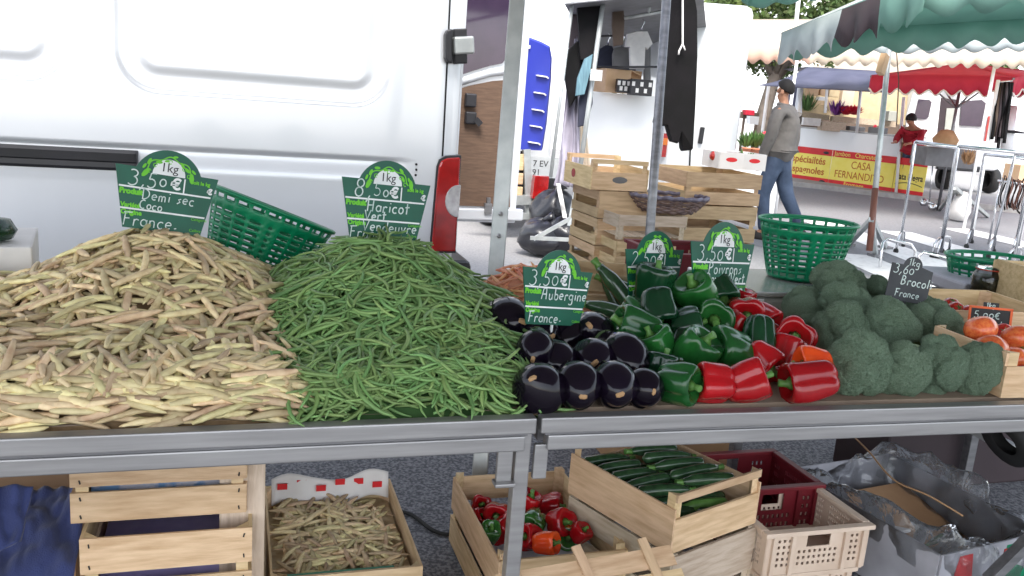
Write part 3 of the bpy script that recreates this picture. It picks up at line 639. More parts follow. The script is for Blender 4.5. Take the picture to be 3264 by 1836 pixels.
# ================================================================ aubergines
def aubergine_mesh(r, L, k=1.0):
    b = MB(); prof = []
    for i in range(19):
        t = i / 18; z = t * L; rr = r * (sin(pi * (.5 * min(1, t / .42))) ** .62 if t < .42 else 1 - .42 * sst(.42, .92, t) - (.30 * sst(.92, 1, t)))
        prof.append((max(rr, .0005), z - L * .36))
    b.lathe(prof, 28, lambda a, i, z: 1 + .05 * cos(a - k) + .06 * mnoise.noise(V((cos(a) * .9 + k * 7, sin(a) * .9, z * 12)))); return b
am = [aubergine_mesh(.047, .150, 1).mesh('skin', 'aubergine'), aubergine_mesh(.043, .135, 2.3).mesh('skin', 'aubergine'), aubergine_mesh(.050, .14, 4.1).mesh('skin', 'aubergine')]
b = MB(); b.lathe([(0, -.0012), (.0035, -.0006), (.0048, .0006), (.006, .0022)], 9, fn=lambda a, i, z: 1 + .25 * cos(a * 2)); scar = b.mesh('blossom_scar', 'aubergine_scar')
b = MB(); b.lathe([(.030, -.012), (.034, 0), (.028, .014), (.010, .022), (.009, .05), (.011, .055), (0, .056)], 15, fn=lambda a, i, z: 1 + (.35 * cos(a * 5) if i == 0 else 0)); calm = b.mesh('calyx', 'calyx')
AUB = [  # px, py, diameter px, scar offset (px) , label
 (1622, 1036, 132, (40, -10), 'big dark aubergine at the back left of its pile'),
 (1725, 1062, 104, (30, 10), 'aubergine half hidden under the aubergine price sign'),
 (1803, 1075, 112, (0, 30), 'purplish aubergine just right of the sign stake'),
 (1884, 1070, 118, (-5, -30), 'round aubergine at the back right next to the green pepper pile'),
 (1704, 1118, 92, (-5, 25), 'small aubergine in the second row beside the green beans'),
 (1772, 1158, 116, (30, 18), 'shiny aubergine in the middle row, left of the pair with pale scars'),
 (1890, 1160, 116, (5, 0), 'aubergine with a white ringed scar in the middle of the pile'),
 (1992, 1165, 124, (32, 30), 'aubergine with a wrinkled side at the right of the middle row'),
 (1712, 1258, 130, (-18, -28), 'largest aubergine at the front left corner of the pile'),
 (1840, 1262, 116, (14, 25), 'second aubergine from the left in the front row'),
 (1955, 1265, 114, (16, 22), 'third aubergine from the left in the front row'),
 (2052, 1262, 100, (28, 12), 'rightmost aubergine of the front row beside a green pepper'),
 (1628, 1162, 56, (0, 10), 'small aubergine peeping out beside the green beans')]
def face(p):  # direction from thing to the camera
    return (CC - p).normalized()
for i, (px, py, dm, so_, lb) in enumerate(AUB):
    row = 1.53 if py > 1230 else (1.67 if py > 1110 else 1.84)
    yy = row + (.0 if i else .05); p = at(px, py, Y=yy); dist = (p - CC).dot(CF); rad = dm / 2 * 1.36 * dist / F0; p.z = max(p.z, TZ + rad * .86)
    t = thing('aubergine', lb, 'aubergine', p, group='aubergines piled on the right table')
    me = am[i % 3]; base = (.047, .043, .050)[i % 3]; s_ = rad / base
    tgt = p + CR * (so_[0] * dist / F0) - CU * (so_[1] * dist / F0)
    ax = -((tgt - p) / rad + face(p) * math.sqrt(max(.15, 1 - ((tgt - p).length / rad) ** 2))).normalized()
    pass
    q = ax.to_track_quat('Z', 'Y'); t.rotation_mode = 'QUATERNION'; t.rotation_quaternion = q; t.scale = (s_, s_, s_)
    L_ = (.150, .135, .14)[i % 3]
    inst('skin', me, parent=t); inst('blossom_scar', scar, (0, 0, -L_ * .36 + .0005), (0, 0, rnd() * 6), t, 1.15); inst('calyx', calm, (0, 0, L_ * .60), (0, 0, 0), t, .7)
# ================================================================ peppers
def pepper_mesh(r, L, lobes, seed, crumple=.09):
    b = MB(); prof = []; n_ = 36; N_ = 22
    for i in range(N_ + 1):
        t = i / N_
        if t < .16: rr = .30 + .70 * (t / .16) ** .55; z = .10 * (1 - t / .16) ** 0 - .16 * (1 - t / .16) ** .8 * 0
        else: rr = 1 - .12 * sst(.35, .86, t)
        if t > .72: rr *= max(.10, (max(0, 1 - ((t - .72) / .285) ** 2.4)) ** .5)
        zz = -t * L
        if t < .16: zz = -.16 * L + .10 * L * sin(pi * .5 * (t / .16) + pi / 2) * 0 + (.10 * L) * sin(pi * (t / .16)) ** .8 - .02 * L * (1 - t / .16) * 1.5
        prof.append((r * rr, zz + L * .5))
    def fn(a, i, z):
        t = i / N_; d = .15 * (.45 + .55 * sst(0, .2, t)) * (1 + .6 * sst(.6, 1, t))
        return 1 - d * (1 - abs(cos(a * lobes / 2 + seed)) ** .75) * 1.6 + crumple * mnoise.noise(V((cos(a) * 1.3, sin(a) * 1.3, t * 2 + seed * 3)))
    b.lathe(prof, n_, fn); return b
pms = [(.041, .088, 4), (.043, .080, 3), (.038, .095, 4), (.044, .085, 4)]
def stem_mesh(L):
    b = MB(); b.tube([(0, 0, -.004), (0, 0, .004), (.001, 0, L * .5), (.004, .001, L)], [.013, .0065, .0055, .0068], 8); return b.mesh('stem', 'pepper_stem')
stm = stem_mesh(.017)
_pm = {}
def pepper(mt, i, p, ax, rad, lb, grp, spin=0, cat='pepper'):
    r_, L_, lo_ = pms[i % 4]; k = (i % 4, mt)
    if k not in _pm: _pm[k] = pepper_mesh(r_, L_, lo_, i * 1.7).mesh('flesh', mt)
    t = thing('bell_pepper', lb, cat, p, group=grp); s_ = rad / r_
    q = V(ax).normalized().to_track_quat('Z', 'Y') @ Quaternion((0, 0, 1), spin); t.rotation_mode = 'QUATERNION'; t.rotation_quaternion = q; t.scale = (s_, s_, s_)
    inst('flesh', _pm[k], parent=t); inst('stem', stm, (0, 0, L_ * .5 - .15 * L_), parent=t)
    return t
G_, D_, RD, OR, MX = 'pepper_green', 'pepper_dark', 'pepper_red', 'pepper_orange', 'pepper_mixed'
def axv(rx, up, to): return CR * rx + CU * up + (-CF) * to
PEP = [ # px,py,size px, material, axis(right,up,towards), Y, label
 (2085, 905, 96, D_, (.2, .9, .2), 1.98, 'dark green pepper on top of the pile under the courgette sign'),
 (2222, 938, 108, G_, (-.3, .5, .3), 1.95, 'green pepper with an orange flush at the top of the pile'),
 (2283, 925, 90, D_, (.2, -.5, .5), 2.02, 'dark green pepper below the pepper price sign'),
 (2098, 975, 96, D_, (.1, -.95, .2), 1.88, 'upright dark green pepper hanging stem down at the centre top'),
 (2270, 1015, 104, G_, (-.1, -.1, .9), 1.86, 'round green pepper facing stem on, below the flushed pepper'),
 (2185, 1040, 96, D_, (.9, .2, .1), 1.84, 'dark green pepper lying sideways in the middle of the pile'),
 (2030, 1045, 100, G_, (-.8, .3, .2), 1.80, 'ribbed green pepper at the left of the pile above the aubergines'),
 (2090, 1105, 100, G_, (-.4, .8, .2), 1.74, 'bright ribbed green pepper standing left of centre'),
 (2212, 1155, 118, G_, (.4, .6, .3), 1.70, 'large bright green pepper in the middle of the lower pile'),
 (2330, 1122, 120, G_, (-.85, .2, .3), 1.70, 'broad green pepper with its stem to the left'),
 (2418, 1070, 82, D_, (-.1, -.9, .2), 1.76, 'dark green pepper standing among the red peppers'),
 (2110, 1205, 92, D_, (.2, .9, .0), 1.64, 'shaded green pepper behind the front green pepper'),
 (2152, 1265, 104, G_, (.75, -.1, .55), 1.54, 'green pepper in the front row next to the aubergines'),
 (2290, 1200, 90, D_, (.8, .2, .1), 1.72, 'dark green pepper lying behind the red front pair'),
 (2025, 985, 60, G_, (.3, -.4, .6), 1.92, 'small green pepper beside the courgettes'),
 (2355, 960, 76, RD, (.2, .8, .2), 2.05, 'red pepper at the back below the pepper sign'),
 (2372, 1002, 96, RD, (-.1, -.15, .9), 1.90, 'red pepper facing stem on at the left of the red pile'),
 (2432, 1015, 80, RD, (.5, -.4, .5), 1.92, 'red pepper with its stem to the right behind the dark green one'),
 (2528, 1075, 104, RD, (-.25, .0, .9), 1.80, 'deep red pepper facing stem on beside the broccoli'),
 (2352, 1040, 70, RD, (.5, .6, .1), 1.84, 'small red pepper tucked under the stem on red pepper'),
 (2475, 1090, 80, RD, (.4, .7, .1), 1.82, 'shaded red pepper behind the dark green one'),
 (2425, 1175, 100, RD, (.5, -.5, .5), 1.66, 'wrinkled red pepper above the front pair'),
 (2500, 1170, 84, RD, (.3, .7, -.1), 1.72, 'dull red pepper behind the orange red pepper'),
 (2270, 1255, 104, RD, (-.9, .1, .2), 1.535, 'front red pepper touching the green front pepper'),
 (2372, 1255, 108, RD, (.85, .3, .2), 1.53, 'front red pepper right of its red twin'),
 (2592, 1170, 100, OR, (-.95, .1, .1), 1.56, 'orange pepper lying on the orange red pepper'),
 (2572, 1255, 110, 'pepper_red', (-.95, -.1, .1), 1.52, 'orange red pepper at the front beside the broccoli'),
 (2240, 1090, 80, D_, (.3, .5, -.3), 1.86, 'dark green pepper deep inside the pile'),
 (2155, 1140, 80, D_, (.3, .5, -.3), 1.80, 'shaded green pepper between the two bright ribbed ones'),
 (2450, 1230, 60, 'pepper_red', (.9, -.2, .2), 1.66, 'small red pepper end between the front red and the orange red pepper')]
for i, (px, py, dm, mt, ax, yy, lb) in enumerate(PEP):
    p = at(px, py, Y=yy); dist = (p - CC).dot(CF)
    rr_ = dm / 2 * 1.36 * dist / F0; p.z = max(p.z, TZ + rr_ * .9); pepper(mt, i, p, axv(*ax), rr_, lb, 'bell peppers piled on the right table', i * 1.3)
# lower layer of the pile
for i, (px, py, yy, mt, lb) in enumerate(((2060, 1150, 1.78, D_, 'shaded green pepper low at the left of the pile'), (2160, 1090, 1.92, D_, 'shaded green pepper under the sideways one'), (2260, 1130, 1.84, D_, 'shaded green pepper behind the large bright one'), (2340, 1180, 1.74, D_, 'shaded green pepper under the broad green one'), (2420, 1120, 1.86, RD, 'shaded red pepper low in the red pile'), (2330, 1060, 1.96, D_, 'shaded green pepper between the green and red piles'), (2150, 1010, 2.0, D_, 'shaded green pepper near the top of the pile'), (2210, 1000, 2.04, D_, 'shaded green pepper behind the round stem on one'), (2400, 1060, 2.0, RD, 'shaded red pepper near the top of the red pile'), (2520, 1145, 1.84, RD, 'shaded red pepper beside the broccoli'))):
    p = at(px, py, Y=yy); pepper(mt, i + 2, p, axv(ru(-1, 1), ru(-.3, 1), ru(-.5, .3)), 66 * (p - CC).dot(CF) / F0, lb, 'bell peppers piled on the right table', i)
# ================================================================ broccoli
def broc_mesh(seed):
    random.seed(seed); b = MB(); n_, mm = 64, 40; lob = []
    for i in range(15):
        a = ru(0, 2 * pi); t = ru(.0, 1.8); lob.append((V((sin(t) * cos(a), sin(t) * sin(a), cos(t))), ru(.30, .62)))
    def f(u, v):
        a = u * 2 * pi; t = v * 2.05; d = V((sin(t) * cos(a), sin(t) * sin(a), cos(t)))
        k = .78
        for c_, w_ in lob: k = max(k, .78 + .22 * math.sqrt(max(0, 1 - ((d - c_).length / w_) ** 2)))
        k += .035 * mnoise.noise(d * 5 + V((seed, 0, 0))) + .018 * mnoise.noise(d * 14) + .012 * mnoise.noise(d * 34)
        if v > .86: k *= 1 - .5 * ((v - .86) / .14)
        return (d.x * k, d.y * k, d.z * k * .92)
    b.grid(f, n_, mm)
    OV = [V((1, 0, 0)), V((0, 1, 0)), V((-1, 0, 0)), V((0, -1, 0)), V((0, 0, 1)), V((0, 0, -1))]; OF = [(0, 1, 4), (1, 2, 4), (2, 3, 4), (3, 0, 4), (1, 0, 5), (2, 1, 5), (3, 2, 5), (0, 3, 5)]
    for i in range(2600):
        v = math.acos(1 - rnd() * 1.42) / 2.05; p = V(f(rnd(), v)); r_ = ru(.020, .036); q = Euler((ru(0, 6), ru(0, 6), ru(0, 6))).to_matrix()
        b.add([p + q @ (o_ * r_) for o_ in OV], OF, 0, True)
    return b.mesh('crown', 'broccoli', False)
bms = [broc_mesh(s_) for s_ in (11, 22, 33, 44)]
b = MB(); b.tube([(0, 0, -1.25), (0, 0, -.6), (0, 0, -.1)], [.28, .30, .42], 12); 
for i in range(6): a = i * pi / 3; b.tube([(0, 0, -.75), (.35 * cos(a), .35 * sin(a), -.35), (.55 * cos(a), .55 * sin(a), 0)], [.12, .10, .1], 7)
bst = b.mesh('stalk', 'broccoli_stem'); random.seed(99)
BRO = [(2668, 908, 156, (0, .9, .4), 2.10, 'uppermost broccoli head in the pile below the green basket'),
 (2558, 968, 116, (-.3, .8, .4), 2.06, 'broccoli head at the back left of the pile by the scales'),
 (2556, 1003, 116, (-.4, .5, .7), 1.98, 'pale broccoli head on the left flank above the red peppers'),
 (2690, 972, 148, (0, .7, .7), 1.96, 'broad broccoli head directly under the uppermost one'),
 (2785, 935, 120, (.2, .8, .3), 2.10, 'dark broccoli head left of the slate price sign'),
 (2690, 1065, 184, (-.2, .5, .8), 1.80, 'big bluish broccoli head in the middle left of the pile'),
 (2828, 1042, 182, (.1, .5, .8), 1.78, 'broccoli head with a pale chip on top in the middle of the pile'),
 (2972, 1062, 186, (.4, .5, .7), 1.80, 'wide broccoli head at the right of the middle row'),
 (2912, 990, 130, (.2, .8, .4), 1.95, 'shaded broccoli head behind the slate price sign'),
 (2712, 1216, 206, (-.2, -.30, .95), 1.54, 'largest broccoli head in the front row beside the orange red pepper'),
 (2848, 1230, 186, (0, -.30, .95), 1.53, 'second broccoli head of the front row'),
 (2968, 1216, 184, (.1, -.28, .95), 1.53, 'third broccoli head of the front row'),
 (3092, 1212, 182, (.3, -.3, .9), 1.52, 'rightmost front broccoli head leaning on the tomato crate'),
 (2570, 1060, 100, (-.2, .6, .5), 1.92, 'small broccoli head wedged behind the deep red pepper')]
for i, (px, py, dm, ax, yy, lb) in enumerate(BRO):
    p = at(px, py, Y=yy + .04); dist = (p - CC).dot(CF); s_ = dm / 2 * 1.15 * dist / F0; p.z = max(p.z, TZ + s_ * .72)
    t = thing('broccoli', lb, 'broccoli', p, group='broccoli heads piled on the right table'); t.rotation_mode = 'QUATERNION'
    t.rotation_quaternion = axv(*ax).to_track_quat('Z', 'Y') @ Quaternion((0, 0, 1), i * 2.1); t.scale = (s_, s_, s_ * .95)
    inst('crown', bms[i % 4], parent=t); inst('stalk', bst, parent=t)
# ================================================================ courgettes
def courg_mesh(L, r, mt='courgette'):
    b = MB(); pts = []; rs = []
    for i in range(15):
        t = i / 14; pts.append((0, .03 * L * sin(t * pi), t * L - L / 2)); rs.append(r * (.55 + .45 * sst(0, .25, t)) * (1 if t < .9 else math.sqrt(max(.03, 1 - ((t - .9) / .102) ** 2))))
    b.tube(pts, rs, 12); return b
cgm = courg_mesh(.20, .022).mesh('skin', 'courgette'); b = MB(); b.tube([(0, 0, -.125), (0, 0, -.11), (0, 0, -.097)], [.0115, .009, .013], 7); cgs = b.mesh('stem_end', 'courgette_light')
def courgette(p, ax, s_, lb, grp, me=None):
    t = thing('courgette', lb, 'courgette', p, group=grp); t.rotation_mode = 'QUATERNION'; t.rotation_quaternion = V(ax).to_track_quat('Z', 'Y'); t.scale = (s_, s_, s_)
    inst('skin', me or cgm, parent=t); inst('stem_end', cgs, parent=t); return t
for px, py, yy, ax, s_, lb in ((1985, 950, 2.10, (.55, -.75, .1), 1.05, 'courgette leaning up to the left below the courgette sign'), (1975, 1005, 1.98, (.9, -.3, .2), .9, 'courgette lying across behind the aubergines'), (2050, 985, 2.06, (.6, -.6, .3), .9, 'courgette half hidden behind the green peppers'), (2010, 935, 2.22, (.8, -.4, .1), .9, 'courgette at the back in front of the small crate'), (1955, 960, 2.2, (.3, -.8, .1), .8, 'dark courgette left of the leaning one')):
    courgette(at(px, py, Y=yy), axv(*ax), s_, lb, 'courgettes on the right table')
# ================================================================ handwriting: single stroke glyphs (x 0..w, y 0..1)
def arc(cx, cy, rx, ry, a0, a1, n=9): return [(cx + rx * cos(R(a0 + (a1 - a0) * i / n)), cy + ry * sin(R(a0 + (a1 - a0) * i / n))) for i in range(n + 1)]
GL = {
 '0': (.62, [arc(.28, .36, .24, .30, 100, 460, 14)]), '2': (.66, [arc(.28, .74, .24, .22, 170, -30) + [(.04, .02), (.62, .04)]]),
 '3': (.62, [arc(.22, .76, .26, .22, 130, -75) + arc(.22, .28, .30, .28, 80, -140)]),
 '5': (.62, [[(.5, .95), (.16, .93), (.10, .55)] + arc(.24, .30, .26, .28, 115, -140)]), '6': (.6, [[(.42, .98), (.16, .6)] + arc(.28, .28, .22, .26, 150, 510, 14)]),
 '8': (.62, [arc(.3, .74, .2, .22, -60, 250, 12) + [(.22, .5)] + arc(.26, .26, .22, .25, 120, -240, 12) + [(.36, .52), (.42, .6)]]), ',': (.3, [[(.2, .14), (.02, -.22)]]),
 'A': (.7, [[(0, 0), (.12, .9), (.44, .92), (.52, 0)], [(.06, .42), (.5, .44)]]), 'B': (.66, [[(.08, 0), (.1, .95)] + arc(.12, .72, .32, .22, 90, -80) + arc(.1, .26, .40, .25, 85, -90)]),
 'C': (.66, [arc(.36, .48, .34, .46, 60, 300, 12)]), 'D': (.76, [[(.1, 0), (.06, .95)], [(.0, .93)] + arc(.1, .48, .52, .46, 85, -85, 11)]),
 'F': (.62, [[(.0, .92), (.58, .96)], [(.12, .92), (.10, 0)], [(.12, .5), (.44, .52)]]), 'H': (.7, [[(.06, 0), (.06, .95)], [(.52, .95), (.5, 0)], [(.06, .5), (.52, .52)]]),
 'P': (.62, [[(.08, 0), (.1, .95)] + arc(.12, .72, .38, .24, 90, -95, 10)]), 'R': (.66, [[(.08, 0), (.1, .95)] + arc(.12, .74, .34, .21, 90, -90, 9) + [(.14, .5), (.56, 0)]]),
 'S': (.66, [[(.56, .9)] + arc(.34, .74, .22, .2, 60, 250, 8) + arc(.26, .24, .26, .24, 70, -150, 9)]), 'V': (.66, [[(0, .95), (.28, 0), (.6, .98)]]), 'N': (.7, [[(.06, 0), (.08, .95), (.52, .05), (.56, .98)]]),
 'a': (.5, [arc(.22, .26, .20, .24, 40, 400, 12), [(.42, .5), (.42, .02)]]), 'b': (.5, [[(.06, .95), (.06, .04)] + arc(.24, .26, .19, .24, 190, 530, 12)]), 'c': (.46, [arc(.24, .26, .22, .25, 50, 310, 10)]),
 'd': (.54, [arc(.22, .26, .20, .24, 40, 400, 12), [(.44, .98), (.42, .02)]]), 'e': (.5, [[(.04, .26), (.40, .30)] + arc(.22, .27, .20, .24, 10, 310, 11)]), 'g': (.52, [arc(.22, .28, .20, .22, 40, 400, 11), [(.42, .5), (.42, -.2)] + arc(.22, -.2, .2, .16, 0, -150, 6)]),
 'i': (.26, [[(.12, .5), (.12, .02)], [(.13, .72), (.14, .80)]]), 'm': (.7, [[(.04, .5), (.04, 0)], [(.04, .36)] + arc(.17, .34, .13, .16, 170, 0, 5) + [(.30, 0)], [(.30, .36)] + arc(.44, .34, .13, .16, 170, 0, 5) + [(.58, 0)]]),
 'n': (.5, [[(.04, .5), (.04, 0)], [(.04, .34)] + arc(.21, .32, .16, .18, 170, 0, 6) + [(.38, 0)]]), 'o': (.5, [arc(.23, .26, .2, .25, 90, 450, 12)]), 'l': (.26, [[(.12, .95), (.1, .02)]]),
 'r': (.42, [[(.06, .5), (.06, 0)], [(.06, .3)] + arc(.24, .30, .17, .2, 160, 40, 5)]), 's': (.42, [[(.34, .48), (.12, .42), (.28, .2), (.04, .02)]]), 't': (.44, [[(.16, .9), (.16, .02)], [(.0, .58), (.38, .62)]]),
 'u': (.5, [[(.04, .5), (.06, .16)] + arc(.2, .16, .15, .16, 180, 350, 6) + [(.38, .5), (.38, 0)]]), 'v': (.48, [[(.02, .5), (.18, 0), (.42, .52)]]), '/': (.5, [[(.0, -.1), (.4, 1)]]), '.': (.3, [[(.06, .14), (.22, .18)]]), ' ': (.36, []), 'k': (.5, [[(.06, .95), (.06, 0)], [(.4, .5), (.08, .24), (.42, 0)]]), '€': (.66, [arc(.40, .46, .30, .42, 60, 300, 10), [(-.02, .56), (.44, .6)], [(-.04, .36), (.40, .4)]]), '1': (.4, [[(.04, .74), (.22, .96), (.22, 0)]])}
random.seed(5)
def hand(mb, s, x, z, size, y, wd, mi=0, slant=.06, sp=1.0, drop=0.0, jit=.03):
    for ch in s:
        if ch not in GL: ch = 'o'
        w_, st = GL[ch]; dz = ru(-jit, jit) * size
        for pl in st:
            P = [(x + (px + slant * py) * size, y, z + py * size + dz) for px, py in pl]
            if len(P) == 1: continue
            mb.strip(P, wd, (0, -1, 0), mi)
        x += (w_ + .10) * size * sp; z += drop * size
    return x
def price_sign(label, p, yaw, roll, lines, S=.213, tiltback=.10):
    """arched green board; local x right, z up, origin at the centre of the board's foot"""
    t = thing('price_sign', label, 'price sign', p, group='green arched price signs', rot=(-tiltback, roll, yaw))
    ox, oz = -.505, .60
    def P(x, z): return ((x + ox) * S, (z + oz) * S)
    cx, cz, r_ = .505, -.13, .341
    a0 = math.acos(.315 / r_); ar = [(cx + r_ * cos(a), cz + r_ * sin(a)) for a in [a0 + (pi - 2 * a0) * i / 18 for i in range(19)]]
    ol = [(.13, -.60), (.885, -.60), (1.0, 0)] + ar + [(0, 0)]
    b = MB(); b.prism([P(*q) for q in ol], .0025); b.build('board', 'sign_green', t)
    b = MB(); b.prism([P(*q) for q in [(.345, -.04)] + [(.505 - .16 * cos(a), -.04 + .16 * sin(a)) for a in [pi * i / 14 for i in range(15)]]], .0006); b.build('weight_panel', 'print_white', t, loc=(0, -.0008, 0))
    M0 = lambda x, z, yy=-.0016: Matrix.Translation((P(x, z)[0], yy, P(x, z)[1])) @ Matrix.Rotation(pi / 2, 4, 'X')
    tx = lambda s, sz, x, z, **k: textmesh(s, sz * S, 0, 'x', None, M0(x, z), ext=.0001, **k)
    join_meshes('printed_heading', [(tx('Produit', .072, .06, -.268, bold=.001 * S * 5), 0), (tx('Variété', .062, .085, -.398, bold=.003 * S), 0), (tx('Origine', .064, .095, -.468, bold=.003 * S), 0), (tx('soit le kg', .052, .73, -.085, bold=.002 * S), 0), (tx('Catégorie', .040, .77, -.452), 0), (tx('Calibre', .040, .765, -.565), 0)], 'sign_lime', t)
    join_meshes('weight_text', [(tx('1kg', .125, .415, -.005), 0)], 'print_black', t)
    join_meshes('euro_mark', [(tx('€', .15, .535, -.165, bold=.006 * S), 0), (tx('€', .075, .90, -.165, bold=.005 * S), 0)], 'print_white', t)
    b = MB(); y = -.0012
    b.strip([(P(.05, -.2)[0], y, P(.05, -.2)[1]), (P(.94, -.2)[0], y, P(.94, -.2)[1])], .017 * S, (0, -1, 0)); b.strip([(P(.085, -.412)[0], y, P(0, -.412)[1]), (P(.905, -.412)[0], y, P(0, -.412)[1])], .017 * S, (0, -1, 0)); b.strip([(P(.665, -.05)[0], y, P(0, -.05)[1]), (P(.665, -.2)[0], y, P(0, -.2)[1])], .014 * S, (0, -1, 0)); b.build('ruled_lines', 'print_white', t)['kind'] = 'stuff'
    b = MB(); vine = [(cx + (.262 + .014 * sin(a * 9)) * cos(a), cz + (.262 + .014 * sin(a * 9)) * sin(a)) for a in [.42 + (pi - .84) * i / 40 for i in range(41)]]
    b.strip([(P(*q)[0], y, P(*q)[1]) for q in vine], .012 * S, (0, -1, 0))
    for a, sz in ((.40, .055), (.60, .03), (.78, .036), (1.05, .034), (1.42, .026), (1.72, .026), (2.05, .034), (2.35, .036), (2.58, .03), (2.76, .055)):
        rr = .262 + random.choice((-.028, .024, -.02)); q = (cx + rr * cos(a), cz + rr * sin(a)); d = a + pi / 2 + ru(-.5, .5)
        lf = [(q[0] + sz * (cos(th) * cos(d) - .45 * sin(th) * sin(d)), q[1] + sz * (cos(th) * sin(d) + .45 * sin(th) * cos(d))) for th in [2 * pi * i / 8 for i in range(8)]]
        b.add([(P(*k)[0], y - .0002, P(*k)[1]) for k in lf], [list(range(8))])
    for a in (.52, .9, 1.57, 2.25, 2.62):
        q = (cx + .225 * cos(a), cz + .225 * sin(a)); b.strip([(P(q[0] + .018 * cos(u), q[1] + .018 * sin(u))[0], y, P(q[0] + .018 * cos(u), q[1] + .018 * sin(u))[1]) for u in [i * .6 for i in range(10)]], .008 * S, (0, -1, 0))
    b.build('vine_ornament', 'sign_lime', t)['kind'] = 'stuff'
    b = MB()
    for s, x, z, sz, wd in lines: hand(b, s, P(x, z)[0], P(x, z)[1], sz * S, -.0020, wd * S * .78)
    b.build('chalk_writing', 'chalk_white', t)['kind'] = 'stuff'
    b = MB(); b.box((0, .003, -.06), (.005, .004, .12)); b.build('stake', 'print_white', t)
    return t
def aimz(p): d = p - CC; return -math.atan2(d.x, d.y)
p1, p2, p3, p4, p5 = at(516, 738, Y=2.16), at(1222, 762, Y=2.14), at(1762, 1036, Y=1.79), at(2078, 962, Y=2.05), at(2290, 962, Y=2.00)
price_sign('green price sign for Demi Sec Coco at 3,50 stuck in the pale bean heap', p1, R(19), R(9), [('3,5', .13, -.185, .155, .016), ('0', .42, -.165, .12, .016), ('Demi sec', .27, -.305, .11, .014), ('Coco', .26, -.40, .09, .014), ('France.', .12, -.575, .135, .014)], S=.232)
price_sign('green price sign for Haricot Vert at 8,50 stuck in the green bean heap', p2, R(15), R(4.8), [('8,', .14, -.185, .185, .018), ('5', .35, -.165, .14, .012), ('0', .455, -.165, .11, .016), ('Haricot', .29, -.325, .125, .018), ('Vert', .27, -.41, .105, .018), ('Vendeuvre', .255, -.525, .115, .016), ('France', .12, -.60, .12, .014)], S=.238)
price_sign('green price sign for Aubergine at 3,50 on a white stake above the aubergines', p3, R(20), R(7.5), [('3,50', .10, -.185, .165, .016), ('Aubergine', .29, -.325, .125, .018), ('France.', .14, -.575, .12, .016)], S=.209)
price_sign('green price sign for Courgette at 2,50 half hidden by green peppers', p4, R(22), R(3.8), [('2,50', .10, -.185, .165, .014), ('Courgette', .29, -.30, .11, .014), ('Long', .27, -.40, .09, .014), ('France', .15, -.575, .12, .016)], S=.232)
price_sign('green price sign for Poivrons Rouge/Vert at 3,50 beside the green basket', p5, R(20), R(4.4), [('3,50', .11, -.185, .16, .015), ('Poivrons', .29, -.315, .12, .016), ('Rouge/Vert', .27, -.405, .10, .016), ('Vendeuvre', .19, -.53, .125, .026)], S=.262)
# slate sign
p = at(2885, 962, Y=1.96); S = .128
t = thing('slate_sign', 'small black slate price sign for Brocoli at 3,60 behind the broccoli', 'price sign', p, rot=(-.1, R(7), R(-10)))
ol = [(-.5, 0), (.5, 0), (.5, .74), (.22, .80)] + [(.22 * cos(a), .80 + .20 * sin(a)) for a in [pi * i / 10 for i in range(1, 10)]] + [(-.22, .80), (-.5, .80)]
b = MB(); b.prism([(x * S, z * S) for x, z in ol], .003); b.build('board', 'slate', t)
b = MB(); hand(b, '1kg', -.13 * S, .80 * S, .17 * S, -.001, .018 * S); hand(b, '3,60', -.44 * S, .60 * S, .20 * S, -.001, .02 * S); hand(b, 'Brocoli', -.22 * S, .36 * S, .21 * S, -.001, .024 * S); hand(b, 'France', -.30 * S, .10 * S, .17 * S, -.001, .02 * S); b.build('chalk_writing', 'chalk_white', t)['kind'] = 'stuff'
b = MB(); b.box((0, .003, -.05), (.006, .004, .10)); b.build('stake', 'black_plastic', t)
# orange framed tag
p = at(3148, 1070, Y=1.86); S = .078
t = thing('framed_sign', 'small black sign in an orange frame among the orange tomatoes', 'price sign', p, rot=(-.1, R(-3), R(-38)))
b = MB(); b.box((0, 0, .5 * S), (1.28 * S, .003, S)); b.box((0, .001, 1.06 * S), (.5 * S, .003, .26 * S)); b.build('board', 'print_black', t)
b = MB()
for a_, c_ in (((-.66, .0), (-.66, 1.0)), ((.66, .0), (.66, 1.0)), ((-.70, 1.0), (.70, 1.0))): b.bar((a_[0] * S, -.001, a_[1] * S), (c_[0] * S, -.001, c_[1] * S), .006, .09 * S, up=(0, 1, 0))
b.build('frame', 'orange_plastic', t)
b = MB(); hand(b, '5,00€', -.52 * S, .62 * S, .26 * S, -.003, .03 * S); hand(b, 'Tomate', -.3 * S, .34 * S, .24 * S, -.003, .03 * S); hand(b, 'ancienne', -.35 * S, .08 * S, .22 * S, -.003, .03 * S); hand(b, '1kg', -.16 * S, 1.02 * S, .18 * S, -.003, .03 * S); b.build('chalk_writing', 'chalk_white', t)['kind'] = 'stuff'
